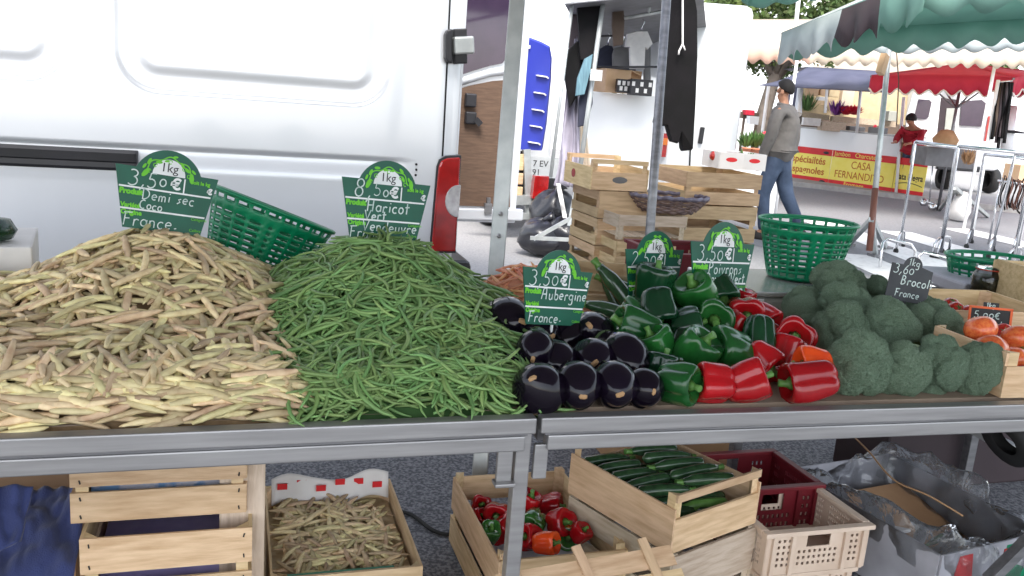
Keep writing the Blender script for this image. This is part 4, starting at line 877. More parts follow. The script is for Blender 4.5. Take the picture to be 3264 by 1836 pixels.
# ================================================================ green baskets
def basket_mesh(rx, ry, h, base=.70):
    """perforated plastic basket: staves, slots, rim"""
    b = MB(); NU = 96; rows = [0, .06, .12, .17, .22, .265, .31, .355, .40, .445, .49, .535, .58, .625, .67, .715, .76, .85, .885, .95, 1.0]
    def pt(i, z, k=1.0):
        a = 2 * pi * i / NU; s_ = base + (1 - base) * z ** .9; return (rx * s_ * k * cos(a), ry * s_ * k * sin(a), h * z)
    vs_ = []; fs = []
    for z in rows:
        for i in range(NU): vs_.append(pt(i, z))
    for j in range(len(rows) - 1):
        for i in range(NU):
            c_ = i % 4; hole = False
            if 1 <= j < 17 and j % 2 == 1 and c_ in (1, 2, 3) and not (i // 4) % 6 == 5: hole = True
            if 1 <= j < 17 and j % 2 == 1 and (i // 4) % 6 == 5 and c_ == 2: hole = True
            if j == 18 and c_ in (1, 2, 3): hole = True
            if not hole: fs.append((j * NU + i, j * NU + (i + 1) % NU, (j + 1) * NU + (i + 1) % NU, (j + 1) * NU + i))
    b.add(vs_, fs, 0, True); return b
bk = basket_mesh(.185, .145, .19)
def basket(label, loc, rot, sc=(1, 1, 1)):
    t = thing('basket', label, 'basket', loc, rot=rot, group='green perforated plastic baskets'); t.scale = sc
    bk.build('wall', 'basket_green', t, solid=.0028)
    b = MB(); n_ = 60; b.tube([(.188 * cos(2 * pi * i / n_), .148 * sin(2 * pi * i / n_), .19) for i in range(n_ + 1)], .006, 6); b.build('rim', 'basket_green', t)
    b = MB()
    for k in range(9):
        for j in range(9):
            x = (-4 + k) * .03; y = (-4 + j) * .024
            if (x / .128) ** 2 + (y / .10) ** 2 < 1: pass
    n_ = 40; b.add([(.131 * cos(2 * pi * i / n_), .103 * sin(2 * pi * i / n_), .002) for i in range(n_)], [list(range(n_))]); b.build('base', 'basket_green', t, solid=.003)
    return t
c1 = at(795, 868, Y=2.46); basket('green basket tipped on its side between the two bean heaps', c1, (R(-4), R(21), R(6)), (.92, .9, .98))
c2 = at(2562, 878, Y=2.44); basket('green basket standing upright on the scales behind the broccoli', (c2.x - .012, 2.44, c2.z - .005), (0, 0, R(-10)), (.86, .86, .98))
c3 = at(3150, 960, Y=2.62); basket('green basket at the right edge behind the glass jars', (c3.x, 2.62, c3.z - .01), (0, 0, R(-12)), (1.02, 1, .95))
# scales below the upright basket
t = thing('weighing_scales', 'boxy grey weighing scales under the upright green basket', 'scales', (at(2378, 900, Y=2.24).x + .21, 2.41, TZ), R(-3))
hz = c2.z - TZ - .030
b = MB(); b.box((0, 0, hz / 2), (.42, .34, hz)); b.build('housing', 'scale_body', t, bevel=.012)
b = MB(); b.box((0, 0, hz + .012), (.44, .36, .016)); b.build('weighing_plate', 'scale_top', t, bevel=.004)
b = MB(); b.box((-.15, -.1735, hz * .48), (.044, .003, .05)); st_ = b.build('sticker', 'print_white', t)
b = MB(); b.box((-.15, -.1755, hz * .48), (.020, .002, .006)); b.box((-.15, -.1758, hz * .48), (.006, .002, .02)); b.build('red_cross', 'banner_red', st_)
b = MB(); b.box((.02, -.1735, hz * .55), (.09, .003, .03)); b.build('display', 'scale_top', t)
t = thing('weighing_scales', 'low dark weighing scales under the basket at the right edge', 'scales', (c3.x, 2.60, TZ), R(-8))
b = MB(); b.box((-.04, 0, .03), (.44, .34, max(.05, c3.z - TZ - .03))); b.build('housing', 'carton_grey', t, bevel=.01); b = MB(); b.box((-.04, 0, c3.z - TZ - .02), (.46, .36, .014)); b.build('weighing_plate', 'scale_top', t, bevel=.003)
# ================================================================ tomatoes crate at the right end
q = at(3060, 1215, Y=1.62)
crate('shallow wooden crate holding the big orange tomatoes', .42, .25, .11, (1.90, 1.605, TZ + .002), R(-3), longs=[(.0, .075)], ends=[(.0, .105)], posts=True, post=.11)
def tomato_mesh(mt, rib):
    b = MB(); pr = []
    for i in range(17):
        t_ = i / 16; a = pi * t_; r_ = sin(a) ** .8; z = cos(a) * .78 - (.16 * math.exp(-(r_ / .3) ** 2) if t_ < .5 else 0); pr.append((max(.001, r_), z))
    b.lathe(pr, 32, lambda a, i, z: 1 - .07 * abs(sin(a * rib / 2)) * (1 if i < 12 else .5) + .03 * cos(a * 2)); return b.mesh('flesh', mt)
tmo = tomato_mesh('tomato_orange', 7); tmr = tomato_mesh('tomato_red', 5)
b = MB()
for k in range(5): a = k * 2 * pi / 5; b.tube([(0, 0, .64), (.22 * cos(a), .22 * sin(a), .72), (.42 * cos(a), .42 * sin(a), .70)], [.06, .05, .01], 5)
b.tube([(0, 0, .62), (0, 0, .85)], .05, 6); tcal = b.mesh('calyx', 'plant_green')
for i, (px, py, dm, yy, red, lb) in enumerate([(3125, 1050, 106, 1.68, 0, 'big orange tomato on top of the crate by the framed sign'), (3150, 1122, 130, 1.62, 0, 'largest ribbed orange tomato in the crate'), (3240, 1080, 100, 1.66, 0, 'orange tomato at the right edge of the photo'), (3225, 1145, 100, 1.60, 0, 'orange red tomato at the front corner of the crate'), (3100, 1105, 80, 1.72, 0, 'orange tomato touching the right broccoli head'), (3195, 1065, 76, 1.80, 1, 'shaded red tomato behind the top orange one'), (3250, 1180, 90, 1.58, 1, 'red tomato low in the crate front'), (3170, 1180, 80, 1.64, 1, 'dark tomato under the largest ribbed one'),
   (2990, 985, 66, 2.05, 1, 'dark red tomato behind the broccoli, leftmost of its row'), (3045, 990, 62, 2.05, 1, 'dark red tomato in the row behind the broccoli, second from the left'), (3085, 1000, 60, 2.03, 1, 'dark red tomato close behind the framed sign'), (3215, 1035, 60, 2.0, 1, 'dark red tomato right of the framed sign'), (3030, 975, 60, 2.12, 1, 'dark red tomato farthest back behind the broccoli')]):
    p = at(px, py, Y=yy); s_ = dm / 2 * (p - CC).dot(CF) / F0
    t = thing('tomato', lb, 'tomato', p, group='tomatoes at the right end of the table', rot=(R(150 if not red else 35) + ru(-.4, .4), ru(-.4, .4), ru(-.5, .5))); t.scale = (s_, s_, s_)
    inst('flesh', tmr if red else tmo, parent=t); inst('calyx', tcal, parent=t)
crate('wooden crate of dark tomatoes behind the broccoli', .46, .30, .085, (2.12, 2.10, TZ + .002), R(-6), longs=[(.0, .085)], ends=[(.0, .085)])
# box printed with tomatoes, jars
q = at(3230, 985, Y=2.12); q2 = at(3180, 915, Y=2.12)
t = thing('produce_box', 'pale wooden box with a red tomato printed on it at the right edge', 'crate', (q.x + .33, 2.24, TZ), R(-8))
b = MB(); b.box((0, 0, .09), (.36, .012, q2.z - TZ - .03)); b.build('front_board', 'wood_pale', t, loc=(0, -.12, .03)); b = MB(); b.box((0, 0, .09), (.36, .012, .14)); b.build('rear_board', 'wood_pale', t, loc=(0, .12, 0))
for s_ in (-1, 1): b = MB(); b.box((s_ * .174, 0, .09), (.012, .225, .15)); b.build('end_board', 'wood_pale', t)
b = MB(); b.add([(-.06 + .055 * cos(a), -.1285, .13 + .026 * sin(a)) for a in [2 * pi * i / 20 for i in range(20)]], [list(range(20))]); b.build('tomato_print', 'tomato_red', t)
for px, lb in ((3135, 'glass jar with a red rubber seal left of its twin'), (3225, 'glass jar with a red rubber seal at the right edge')):
    p = at(px, 960, Y=2.40); z0 = p.z; t = thing('glass_jar', lb, 'jar', (p.x, 2.40, TZ + .03), group='glass jars')
    hj = at(px, 850, Y=2.40).z - TZ - .03; prof = [(0, .0), (.045, .0), (.052, .008), (.052, hj * .72), (.042, hj * .86), (.042, hj * .90), (0, hj * .90)]
    b = MB(); b.lathe(prof, 24); b.build('jar_body', 'jar_glass', t)
    b = MB(); b.lathe([(0, .006), (.047, .008), (.048, hj * .62), (0, hj * .62)], 20); b.build('contents', 'jar_food', t)
    b = MB(); b.lathe([(.040, hj * .905), (.047, hj * .905), (.047, hj * .93), (.040, hj * .93)], 24, close=True); b.build('seal_ring', 'rust_red', t)
    b = MB(); b.lathe([(0, hj * .935), (.046, hj * .935), (.044, hj * .99), (.02, hj * 1.01), (0, hj * 1.01)], 24); b.build('lid', 'jar_glass', t)
    b = MB(); b.box((0, 0, -.015), (.12, .12, .03)); tag(b.build('packing_box', 'wood_old', loc=(p.x, 2.40, TZ + .001 + .0), bevel=.004), 'small block under ' + lb, 'box') if False else None
# small open crate with courgettes and a pale crate edge at the left
crate('small slatted crate on the table behind the courgettes', .22, .20, .11, (1.05, 2.36, TZ + .002), R(-14), mt='wood_old', longs=[(.0, .05), (.06, .11)])
q = at(22, 790, Y=2.45)
t = thing('carton_tray', 'off white carton tray at the left edge beside the van', 'carton', (q.x - .14, 2.56, TZ + .02), R(8))
b = MB(); b.box((0, 0, .05), (.36, .30, .115)); b.build('tray', 'paper_white', t, bevel=.004)
b = MB(); b.lathe([(0, -.03), (.05, -.02), (.06, .0), (.045, .03), (0, .04)], 14, fn=lambda a, i, z: 1 + .12 * sin(3 * a)); tag(b.build('dark_vegetable', 'pepper_dark', loc=(at(8, 765, Y=2.5).x - .03, 2.5, TZ + .155)), 'dark green vegetable lying on the white carton at the left edge', 'vegetable')
# galvanised stall post behind the bean heaps
b = MB(); b.bar(at(1662, -160, d=2.95), V((at(1520, 1500, d=2.95).x + .01, at(1520, 1500, d=2.95).y, .0)), .052, .052); o = b.build('stall_post', 'galvanised', bevel=.004); tag(o, 'square galvanised stall post between the van and the blue tarpaulin', 'post')
for px, py in ((1596, 682), (1590, 752)):
    p = at(px, py, d=2.90); b = MB(); b.lathe([(0, -.012), (.006, -.010), (.008, 0)], 8, M=Matrix.Translation(p) @ Matrix.Rotation(-pi / 2, 4, 'X')); b.build('bolt', 'steel', o)
# ================================================================ under the tables
random.seed(31)
YU = 1.93
def up(px, py): return at(px, py, Y=YU)
a_, c_ = up(222, 1480), up(787, 1640); wU = c_.x - a_.x; zu0 = c_.z; zu1 = up(500, 1455).z + .0
LU = .30
def slatcrate(label, x0, x1, z0, z1, y0, dep, slats, mt='wood_pale', rz=0, nails=True):
    wd = x1 - x0; t = crate(label, wd, dep, z1 - z0, ((x0 + x1) / 2, y0 + dep / 2, z0), rz, mt=mt, longs=slats, ends=slats)
    if nails:
        for a, b_ in slats:
            for s_ in (-1, 1):
                for zz in (a + .2 * (b_ - a), a + .8 * (b_ - a)):
                    board('staple', .003, .009, .002, 'print_black', (s_ * (wd / 2 - .018), -dep / 2 - .0008, zz), (0, ru(-.3, .3), 0), t)
    return t
hU = .150
slatcrate('upper slatted wooden crate of the stack under the left table', a_.x, c_.x, zu0, zu0 + hU, YU, LU, [(.006, .076), (.090, hU - .002)])
a2, c2_ = at(250, 1660, Y=YU - .05), at(805, 1650, Y=YU - .05)
z2 = zu0 - .004; h2 = .185
slatcrate('lower slatted wooden crate of the stack under the left table', a2.x, c2_.x, z2 - h2, z2, YU - .05, LU + .05, [(.006, .075), (.098, h2 - .003)])
slatcrate('bottom wooden crate holding up the stack under the left table', a2.x - .01, c2_.x - .01, .005, z2 - h2 - .003, YU - .04, LU + .04, [(.006, .08), (.10, z2 - h2 - .012)], nails=False)
xm = (a_.x + c_.x) / 2
b = MB(); b.box((xm, YU + .16, zu0 + .062), (.30, .22, .075)); o = b.build('leaflet_pack', 'leaflet', bevel=.003); tag(o, 'bundle of blue and pink printed leaflets inside the upper slatted crate', 'leaflets')
b = MB(); b.box(((a2.x + c2_.x) / 2, YU + .15, z2 - h2 + .062), (.30, .26, .085)); o = b.build('purple_carton', 'purple_carton', bevel=.004); tag(o, 'faded purple carton inside the lower slatted crate', 'carton')
# crate standing on end beside the stack
t = thing('wooden_crate', 'wooden crate standing on its end between the stack and the bean tray', 'crate', (up(812, 1500).x + .004, YU + .02, 0), 0, 'wooden produce crates')
board('slat', .62, .30, .008, 'wood_grey', (.012, .15, .31), (0, pi / 2, pi / 2), t); board('slat', .62, .10, .006, 'wood_grey', (-.03, .0, .31), (0, pi / 2, 0), t)
board('slat', .30, .08, .008, 'wood_grey', (-.03, .15, .615), (pi / 2, 0, pi / 2), t)
# dark blue cloth and brown box at the far left
sheet('apron_cloth', [at(-60, 1540, Y=1.70), at(105, 1553, Y=1.72), at(60, 1730, Y=1.66), at(-60, 1780, Y=1.62)], 22, 22, .012, 'cloth_blue', 'navy blue cloth flap hanging at the far left under the table', 'cloth', seed=4, freq=5)
c0 = at(130, 1720, Y=2.02); b = MB()
def fcl(u, v):
    x = at(-120, 1700, Y=2.0).x + u * (at(265, 1700, Y=2.0).x - at(-120, 1700, Y=2.0).x); y = 1.72 + v * .42; h = at(130, 1640, Y=2.0).z - .14 * (1 - v) ** 1.3 - .06 * (1 - u) * 0
    return (x, y, h + .022 * mnoise.noise(V((u * 5, v * 5, 2))) + .010 * mnoise.noise(V((u * 13, v * 11, 6))))
b.grid(fcl, 40, 40); tag(b.build('cloth_pile', 'cloth_blue', solid=.004), 'crumpled navy blue cloth heaped beside the slatted crates', 'cloth')
a3, c3_ = at(-80, 1540, Y=2.25), at(235, 1650, Y=2.25); zt = at(150, 1560, Y=2.25).z
t = thing('carton_box', 'brown open cardboard box behind the navy cloth', 'box', ((a3.x + c3_.x) / 2, 2.25, 0))
wb = c3_.x - a3.x; b = MB(); b.box((0, .17, zt / 2), (wb, .34, zt - .01)); b.build('carton', 'cardboard', t)
b = MB(); b.grid(lambda u, v: (-wb / 2 + u * wb, -.0 - .05 * v, zt - .005 - .02 * v + .01 * u), 4, 3); b.build('flap', 'cardboard_pale', t, solid=.005)
# trays of beans and of peppers
def rimbox(label, x0, x1, y0, y1, z, **k): return crate(label, y1 - y0, x1 - x0, z, ((x0 + x1) / 2, (y0 + y1) / 2, 0), pi / 2, **k)
Z4 = .25
def rz_(pl, z): return [at(*q, z=z) for q in pl]
r4 = rz_([(835, 1550), (1225, 1525), (1370, 1803), (870, 1836)], Z4)
x0, x1, y0, y1 = (r4[0].x + r4[3].x) / 2, (r4[1].x + r4[2].x) / 2, r4[2].y, r4[0].y
rimbox('deep wooden tray of pale bean pods under the left table', x0, x1, y0, y1, Z4, mt='wood_pale', longs=[(.0, Z4)], ends=[(.0, Z4)], bottom=5)
zb_ = Z4 - .048
b = MB(); b.grid(lambda u, v: (x0 + .01 + u * (x1 - x0 - .02), y0 + .01 + v * (y1 - y0 - .02), zb_ - .01 + .015 * mnoise.noise(V((u * 4, v * 4, 1)))), 12, 12); core = b
me4 = [pb.mesh('tray_bean_pod', 'coco_pod') for pb in cp_]
for i in range(300):
    p = V((ru(x0 + .045, x1 - .045), ru(y0 + .045, y1 - .045), zb_ + ru(-.004, .016) + .012 * mnoise.noise(V((i, 3, 1))))); o = inst('tray_bean_pod', random.choice(me4), p, orient(V((0, -.1, 1)).normalized(), .12).to_quaternion(), None, ru(.75, .98)); tag(o, 'pale bean pod lying in the deep tray under the left table', 'bean pod', 'bean pods in the tray')
tag(core.build('tray_bean_bed', 'coco_pod'), 'bed of bean pods filling the deep tray', 'bean pod', kind='stuff')
for q, s_, rr, mt, lb in (((.12, y1 - .035, zb_ + .045), (.24, .004, .09), (R(-14), 0, 0), 'paper_white', 'white printed plastic bag lining the back of the bean tray'),):
    b = MB(); b.grid(lambda u, v: (x0 + .02 + u * (x1 - x0 - .03), y1 - .014 - .02 * v + .006 * sin(u * 17), zb_ + .075 * (1 - v) + .014 * sin(u * 9)), 24, 8); o = b.build('bag_liner', mt, solid=.002); tag(o, lb, 'bag')
    for k in range(6):
        b = MB(); b.box((x0 + .05 + k * .055, y1 - .026 + .004 * sin(k * 2), zb_ + .055 + .01 * sin(k * 2.3)), (.028, .003, .018)); b.build('red_print', 'banner_red', o)
b = MB(); b.box((x0 + .17, y0 + .025, zb_ + .03), (.26, .012, .02)); tag(b.build('green_strip', 'basket_green'), 'strip of bright green plastic at the front of the bean tray', 'strip')
# pepper crate
Z5 = .25; r5 = rz_([(1445, 1500), (1800, 1485), (2005, 1735), (1590, 1765)], Z5)
x0, x1, y0, y1 = (r5[0].x + r5[3].x) / 2, (r5[1].x + r5[2].x) / 2, (r5[2].y + r5[3].y) / 2, r5[0].y
rimbox('slatted wooden crate of red peppers behind the front table leg', x0, x1, y0, y1, Z5 - .02, mt='wood_pale', longs=[(.012, .10), (.125, Z5 - .02)], ends=[(.012, .10), (.15, Z5 - .02)], bottom=5, post=Z5)
t = bpy.data.objects[-1] if False else None
b = MB(); b.box(((x0 + x1) / 2, (y0 + y1) / 2, .075), (x1 - x0 - .06, y1 - y0 - .07, .05)); tag(b.build('crate_liner', 'carton_grey'), 'paper liner below the red peppers in the slatted crate', 'liner')
k = 0
for px, py, dm, mt, ax in ((1530, 1612, 70, RD, (.2, .3, .8)), (1585, 1640, 92, RD, (-.1, .0, .9)), (1680, 1610, 84, RD, (.3, .7, .2)), (1755, 1615, 90, RD, (.9, .1, .2)), (1700, 1665, 92, MX, (-.3, -.2, .8)), (1785, 1665, 96, RD, (.5, .2, .6)), (1600, 1690, 92, RD, (.6, .4, .5)), (1690, 1715, 92, RD, (-.6, .3, .5)), (1740, 1730, 84, OR, (.8, .1, .4)), (1810, 1715, 84, MX, (.0, .2, .9)), (1560, 1700, 70, MX, (.2, .6, .5)), (1850, 1700, 70, RD, (.4, .5, .3)), (1525, 1655, 64, RD, (.5, .5, .3)), (1640, 1660, 80, RD, (.2, .7, .3))):
    p = at(px, py, z=.165 + .02 * (k % 3)); d_ = (p - CC).dot(CF); lbs = ['red pepper in the back left corner of the crate', 'red pepper facing stem on left of the table leg', 'red pepper standing just right of the table leg', 'red pepper lying at the back right of the crate', 'half green half brown pepper in the middle of the crate', 'red pepper at the right wall of the crate', 'red pepper in the front left of the crate', 'glossy red pepper in front of the half green one', 'orange pepper at the front of the crate', 'green and red pepper at the front right of the crate', 'dark mixed pepper in the front left corner of the crate', 'red pepper in the front right corner of the crate', 'shaded red pepper at the left wall of the crate', 'red pepper behind the table leg'][k]
    pepper(mt, k, p, axv(*ax), dm / 2 * d_ / F0, lbs + ' under the table', 'peppers in the crate under the table', k * .9); k += 1
# courgette crate with raised handle, on top of a second crate
r6 = rz_([(1840, 1405), (2170, 1390), (2460, 1510), (2095, 1560)], .44)
A6, B6, C6, D6 = r6; ctr = (A6 + B6 + C6 + D6) / 4
fv = ((D6 - A6) + (C6 - B6)) / 2; rv = ((B6 - A6) + (C6 - D6)) / 2; Ld, Wd_ = fv.length, rv.length; ang = math.atan2(fv.y, fv.x)
H6 = .115
cz6 = .44 - .165
crate('wooden crate full of dark courgettes with a raised front handle', Ld + .08, Wd_, H6, (ctr.x, ctr.y + .03, cz6), ang, longs=[(.0, H6 + .01)], ends=[(.0, .095)], handle={1: .165, -1: .165})
crate('wooden crate under the courgette crate with dark gaps between slats', Ld + .08, Wd_, cz6 - .01, (ctr.x + .005, ctr.y + .025, .005), ang, mt='wood_grey', longs=[(.0, .06), (.09, .15), (.19, cz6 - .015)], ends=[(.0, .07), (.13, cz6 - .015)])
u_ = fv.normalized(); v_ = rv.normalized(); k = 0
names6 = ['back', 'second', 'third', 'fourth', 'fifth', 'sixth']
for lay in range(2):
    for i in range(6):
        for j in (0, 1):
            if lay and i > 4: continue
            p = ctr + V((0, .03, 0)) + u_ * (-.17 + i * .058 + lay * .02) + v_ * ((-.075 if j == 0 else .085) + ru(-.008, .008)); p.z = cz6 + .04 + lay * .052 + (.02 if j and lay else 0)
            courgette(p, v_ * (1 if (i + j) % 2 else -1) + V((0, 0, ru(-.1, .1))) + u_ * ru(-.12, .12), .82, '%s courgette from the back on the %s side of the %s layer in the crate' % (names6[i] if i else 'farthest', ('left', 'right')[j], ('lower', 'top')[lay]), 'courgettes in the crate under the table')
p = at(2290, 1590, Y=ctr.y - Ld / 2 + .10); courgette(ctr + u_ * .12 + v_ * .04 + V((0, .03, cz6 + .055 - ctr.z)), v_, .74, 'pale green courgette behind the front handle of the courgette crate', 'courgettes in the crate under the table', courg_mesh(.20, .022).mesh('skin', 'courgette_light'))
p = ctr - u_ * 0 + fv.normalized() * (Ld / 2 + .0); courgette(ctr + u_ * (Ld / 2 - .02) + v_ * .05 + V((0, .02, .10 - ctr.z)), v_, .74, 'dark courgette showing through the gap of the lower crate', 'courgettes in the crate under the table')
# broken crate bottom leaning at the front
t = thing('broken_crate_lid', 'loose pale crate lid of thin slats leaning in front of the crates', 'crate lid', at(1900, 1815, Y=1.72), rot=(R(-52), 0, R(2)))
for i, zz in enumerate((0, .06, .12)): board('slat', .46, .05, .005, 'wood_pale', (-.02 + i * .01, -.004, -zz), (0, R(-3), 0), t)
for i, xx in enumerate((-.19, -.02, .15)): board('batten', .22, .024, .006, 'wood_old', (xx, -.011, -.05), (0, R(76 + i * 3), 0), t)
# plastic crates
Z9 = .27; r9 = rz_([(2260, 1460), (2480, 1450), (2790, 1675), (2440, 1700)], Z9)
x0, x1, y0, y1 = r9[3].x, r9[2].x, r9[2].y, r9[0].y
def plastic_crate(label, cx, cy, z0, wx, wy, h, mt, group='plastic field crates'):
    t = thing('plastic_crate', label, 'crate', (cx, cy, z0), 0, group)
    def panel(name, L_, hh, ncol, nrow, M, hand_=True):
        b = MB(); U = ncol * 2 + 1; Vn = nrow * 2 + 1; vs_ = []; fs = []
        zl = [.0, .12] + [.12 + .76 * (j + 1) / Vn for j in range(Vn)] + [1.0]
        xl = [0, .08] + [.08 + .84 * (i + 1) / U for i in range(U)] + [1.0]
        for z in zl:
            for x in xl: vs_.append(M @ V((-L_ / 2 + x * L_, 0, z * hh)))
        nx_ = len(xl)
        for j in range(len(zl) - 1):
            for i in range(nx_ - 1):
                xm_ = (xl[i] + xl[i + 1]) / 2; zm_ = (zl[j] + zl[j + 1]) / 2
                hole = 1 <= i <= U and 1 <= j <= Vn and i % 2 == 0 and j % 2 == 0 and not .22 < xm_ < .30 and not .70 < xm_ < .78
                if hand_ and .38 < xm_ < .62 and .60 < zm_ < .86: hole = True
                elif hand_ and .32 < xm_ < .68 and .52 < zm_: hole = False
                if zm_ > .86: hole = False
                if not hole: fs.append((j * nx_ + i, j * nx_ + i + 1, (j + 1) * nx_ + i + 1, (j + 1) * nx_ + i))
        b.add(vs_, fs); b.build(name, mt, t, solid=.004)
    T_ = Matrix.Translation
    panel('end_wall', wx, h, 16, 5, T_((0, -wy / 2, 0))); panel('end_wall', wx, h, 16, 5, T_((0, wy / 2, 0)))
    for s_ in (-1, 1): panel('side_wall', wy, h, 22, 5, T_((s_ * wx / 2, 0, 0)) @ Matrix.Rotation(pi / 2, 4, 'Z'), False)
    b = MB(); b.box((0, 0, .006), (wx - .01, wy - .01, .006)); b.build('base', mt, t)
    b = MB()
    for (cx_, cy_, lx, ly) in ((0, -wy / 2, wx + .024, .024), (0, wy / 2, wx + .024, .024), (-wx / 2, 0, .024, wy - .03), (wx / 2, 0, .024, wy - .03)): b.box((cx_, cy_, h - .006), (lx, ly, .014))
    b.build('rim', mt, t, bevel=.002)
    b = MB()
    for s_ in (-1, 1):
        pass
    for s_ in (-1, 1):
        for xx in (-.44, -.26, .26, .44): board('rib', .012, h * .96, .010, mt, (xx * wx, s_ * (wy / 2 + .006), h * .5), (0, 0, 0), t)
    return t
ym = (y0 + y1) / 2
plastic_crate('pinkish beige perforated crate on top of its twin under the right table', (x0 + x1) / 2, y0 + .14, Z9 - .135, x1 - x0 - .02, .26, .135, 'crate_beige')
plastic_crate('pinkish beige perforated crate below its twin under the right table', (x0 + x1) / 2 - .012, y0 + .14, .002, x1 - x0 - .05, .24, .13, 'crate_beige')
plastic_crate('dark red plastic crate behind the beige crates under the right table', (x0 + x1) / 2 + .01, y1 - .10 - .02, Z9 - .19, x1 - x0 - .02, .27, .20, 'crate_red')
plastic_crate('dark red plastic crate standing on the ground under the other red crate', (x0 + x1) / 2 + .01, y1 - .10 - .02, .002, x1 - x0 - .06, .25, Z9 - .195, 'crate_red')
# carton with clear film
Z10 = .22; A_ = at(2615, 1475, z=Z10); B_ = at(2930, 1450, z=Z10); C_ = at(3290, 1660, z=Z10); D_ = at(2960, 1850, z=Z10 - .02)
D_ = at(2900, 1790, z=Z10); C_ = at(3220, 1680, z=Z10)
c10 = (A_ + B_ + C_ + D_) / 4; fv = ((D_ - A_) + (C_ - B_)) / 2; rv = ((B_ - A_) + (C_ - D_)) / 2; ang = math.atan2(rv.y, rv.x); wx, wy = rv.length, fv.length
t = thing('film_lined_carton', 'grey fruit carton lined with clear crinkled plastic film at the right', 'carton', (c10.x, c10.y, 0), ang)
for nm, c_, s_ in (('front_wall', (0, -wy / 2, Z10 / 2), (wx, .006, Z10 - .01)), ('rear_wall', (0, wy / 2, Z10 / 2), (wx, .006, Z10 - .01)), ('side_wall', (-wx / 2, 0, Z10 / 2), (.006, wy - .01, Z10 - .01)), ('side_wall', (wx / 2, 0, Z10 / 2), (.006, wy - .01, Z10 - .01))):
    b = MB(); b.box(c_, s_); o = b.build(nm, 'carton_grey', t)
    if nm == 'front_wall':
        b = MB(); b.add([(-wx * .42, -wy / 2 - .0045, .0), (-wx * .14, -wy / 2 - .0045, .0), (-wx * .22, -wy / 2 - .0045, Z10 - .02), (-wx * .34, -wy / 2 - .0045, Z10 - .02)], [(0, 1, 2, 3)]); b.build('red_print', 'banner_red', o)
        b = MB(); b.add([(wx * .22 + .07 * cos(q), -wy / 2 - .0045, .07 + .055 * sin(q)) for q in [2 * pi * i / 14 for i in range(14)]], [list(range(14))]); b.build('green_print', 'basket_green', o)
        b = MB(); b.box((wx * .16, -wy / 2 - .004, Z10 * .82), (.07, .002, .018)); b.build('brand_strip', 'tomato_red', o); b = MB(); b.box((wx * .16, -wy / 2 - .003, Z10 * .82), (.05, .002, .04)); b.build('brand_leaf', 'basket_green', o)
        tm = textmesh('BIO', .05, 0, 'x', None, Matrix.Translation((-wx * .46, -wy / 2 - .005, .01)) @ Matrix.Rotation(pi / 2, 4, 'X') @ Matrix.Rotation(pi / 2, 4, 'Z')); join_meshes('lettering', [(tm, 0)], 'paper_white', o)['kind'] = 'stuff'
b = MB(); b.box((0, 0, .02), (wx - .02, wy - .02, .03)); b.build('carton_floor', 'cardboard', t)
b = MB(); b.box((wx * .1, .05, .10), (wx * .7, wy * .55, .012), Matrix.Rotation(.25, 3, 'X')); b.build('inner_flap', 'cardboard', t)
b = MB(); b.box((-wx * .25, .02, .11), (wx * .3, wy * .25, .01), Matrix.Rotation(-.3, 3, 'X')); b.build('inner_paper', 'paper_white', t)
def film(u, v):
    a = u * 2 * pi; sq = 1 / max(abs(cos(a)), abs(sin(a))) ** .75; rr = .5 * sq
    top = Z10 + .035 + .05 * sin(a * 2 + .8) + .03 * mnoise.noise(V((cos(a) * 3, sin(a) * 3, 0)))
    if v < .45: q = v / .45; k_ = .80 + .14 * q; z = .07 + (top - .07) * q
    else: q = (v - .45) / .55; k_ = .94 + .14 * sin(q * pi * .62); z = top - (.02 + .13 * q ** 1.5) + .02 * sin(pi * q)
    n1 = .035 * mnoise.noise(V((cos(a) * 5, sin(a) * 5, v * 4))) + .008 * mnoise.noise(V((cos(a) * 15, sin(a) * 15, v * 9)))
    return ((wx * rr * k_ + n1) * cos(a), (wy * rr * k_ + n1) * sin(a), z + n1 * .8)
b = MB(); b.grid(film, 90, 22); tag(b.build('plastic_film', 'clear_film', loc=(c10.x, c10.y, 0), rot=(0, 0, ang), recalc=True), 'clear crinkled plastic film spilling over the grey carton', 'plastic film')
courgette(V((c10.x + .02, c10.y - .12, .13)), (1, .2, .2), .5, 'short green courgette inside the film lined carton', 'loose vegetables under the table')
# cable on the ground, dark boxes and trolley at the right
def cable(pts, r, mt, label):
    P = [V(p) for p in pts]; out_ = []
    for i in range(len(P) - 1):
        p0, p1_, p2_, p3_ = P[max(0, i - 1)], P[i], P[i + 1], P[min(len(P) - 1, i + 2)]
        for k in range(8):
            s_ = k / 8; out_.append(.5 * ((2 * p1_) + (p2_ - p0) * s_ + (2 * p0 - 5 * p1_ + 4 * p2_ - p3_) * s_ ** 2 + (3 * p1_ - p0 - 3 * p2_ + p3_) * s_ ** 3))
    out_.append(P[-1]); b = MB(); b.tube(out_, r, 6); tag(b.build('cable', mt), label, 'cable')
cable([at(1240, 1625, z=.008), at(1310, 1640, z=.008), at(1380, 1690, z=.008), at(1440, 1702, z=.008), at(1500, 1670, z=.008)], .007, 'black_rubber', 'black power cable lying on the asphalt between the crates')
q = [at(2960, 1440, z=.25), at(2990, 1500, z=.30), at(3040, 1600, z=.28), at(3130, 1640, z=.25), at(3260, 1685, z=.22)]
cable([at(2720, 1390, z=.30), at(2770, 1440, z=.32), at(2850, 1530, z=.30), at(2960, 1580, z=.30), at(3070, 1645, z=.28)], .003, 'cardboard', 'thin brown string draped over the plastic film'); 
b = MB(); q0 = at(2870, 1370, Y=2.62); b.box((2.95, 2.75, .30), (1.05, .30, .60)); tag(b.build('dark_chest', 'awning_dark', bevel=.01), 'dark brown chest standing at the right behind the film lined carton', 'chest')
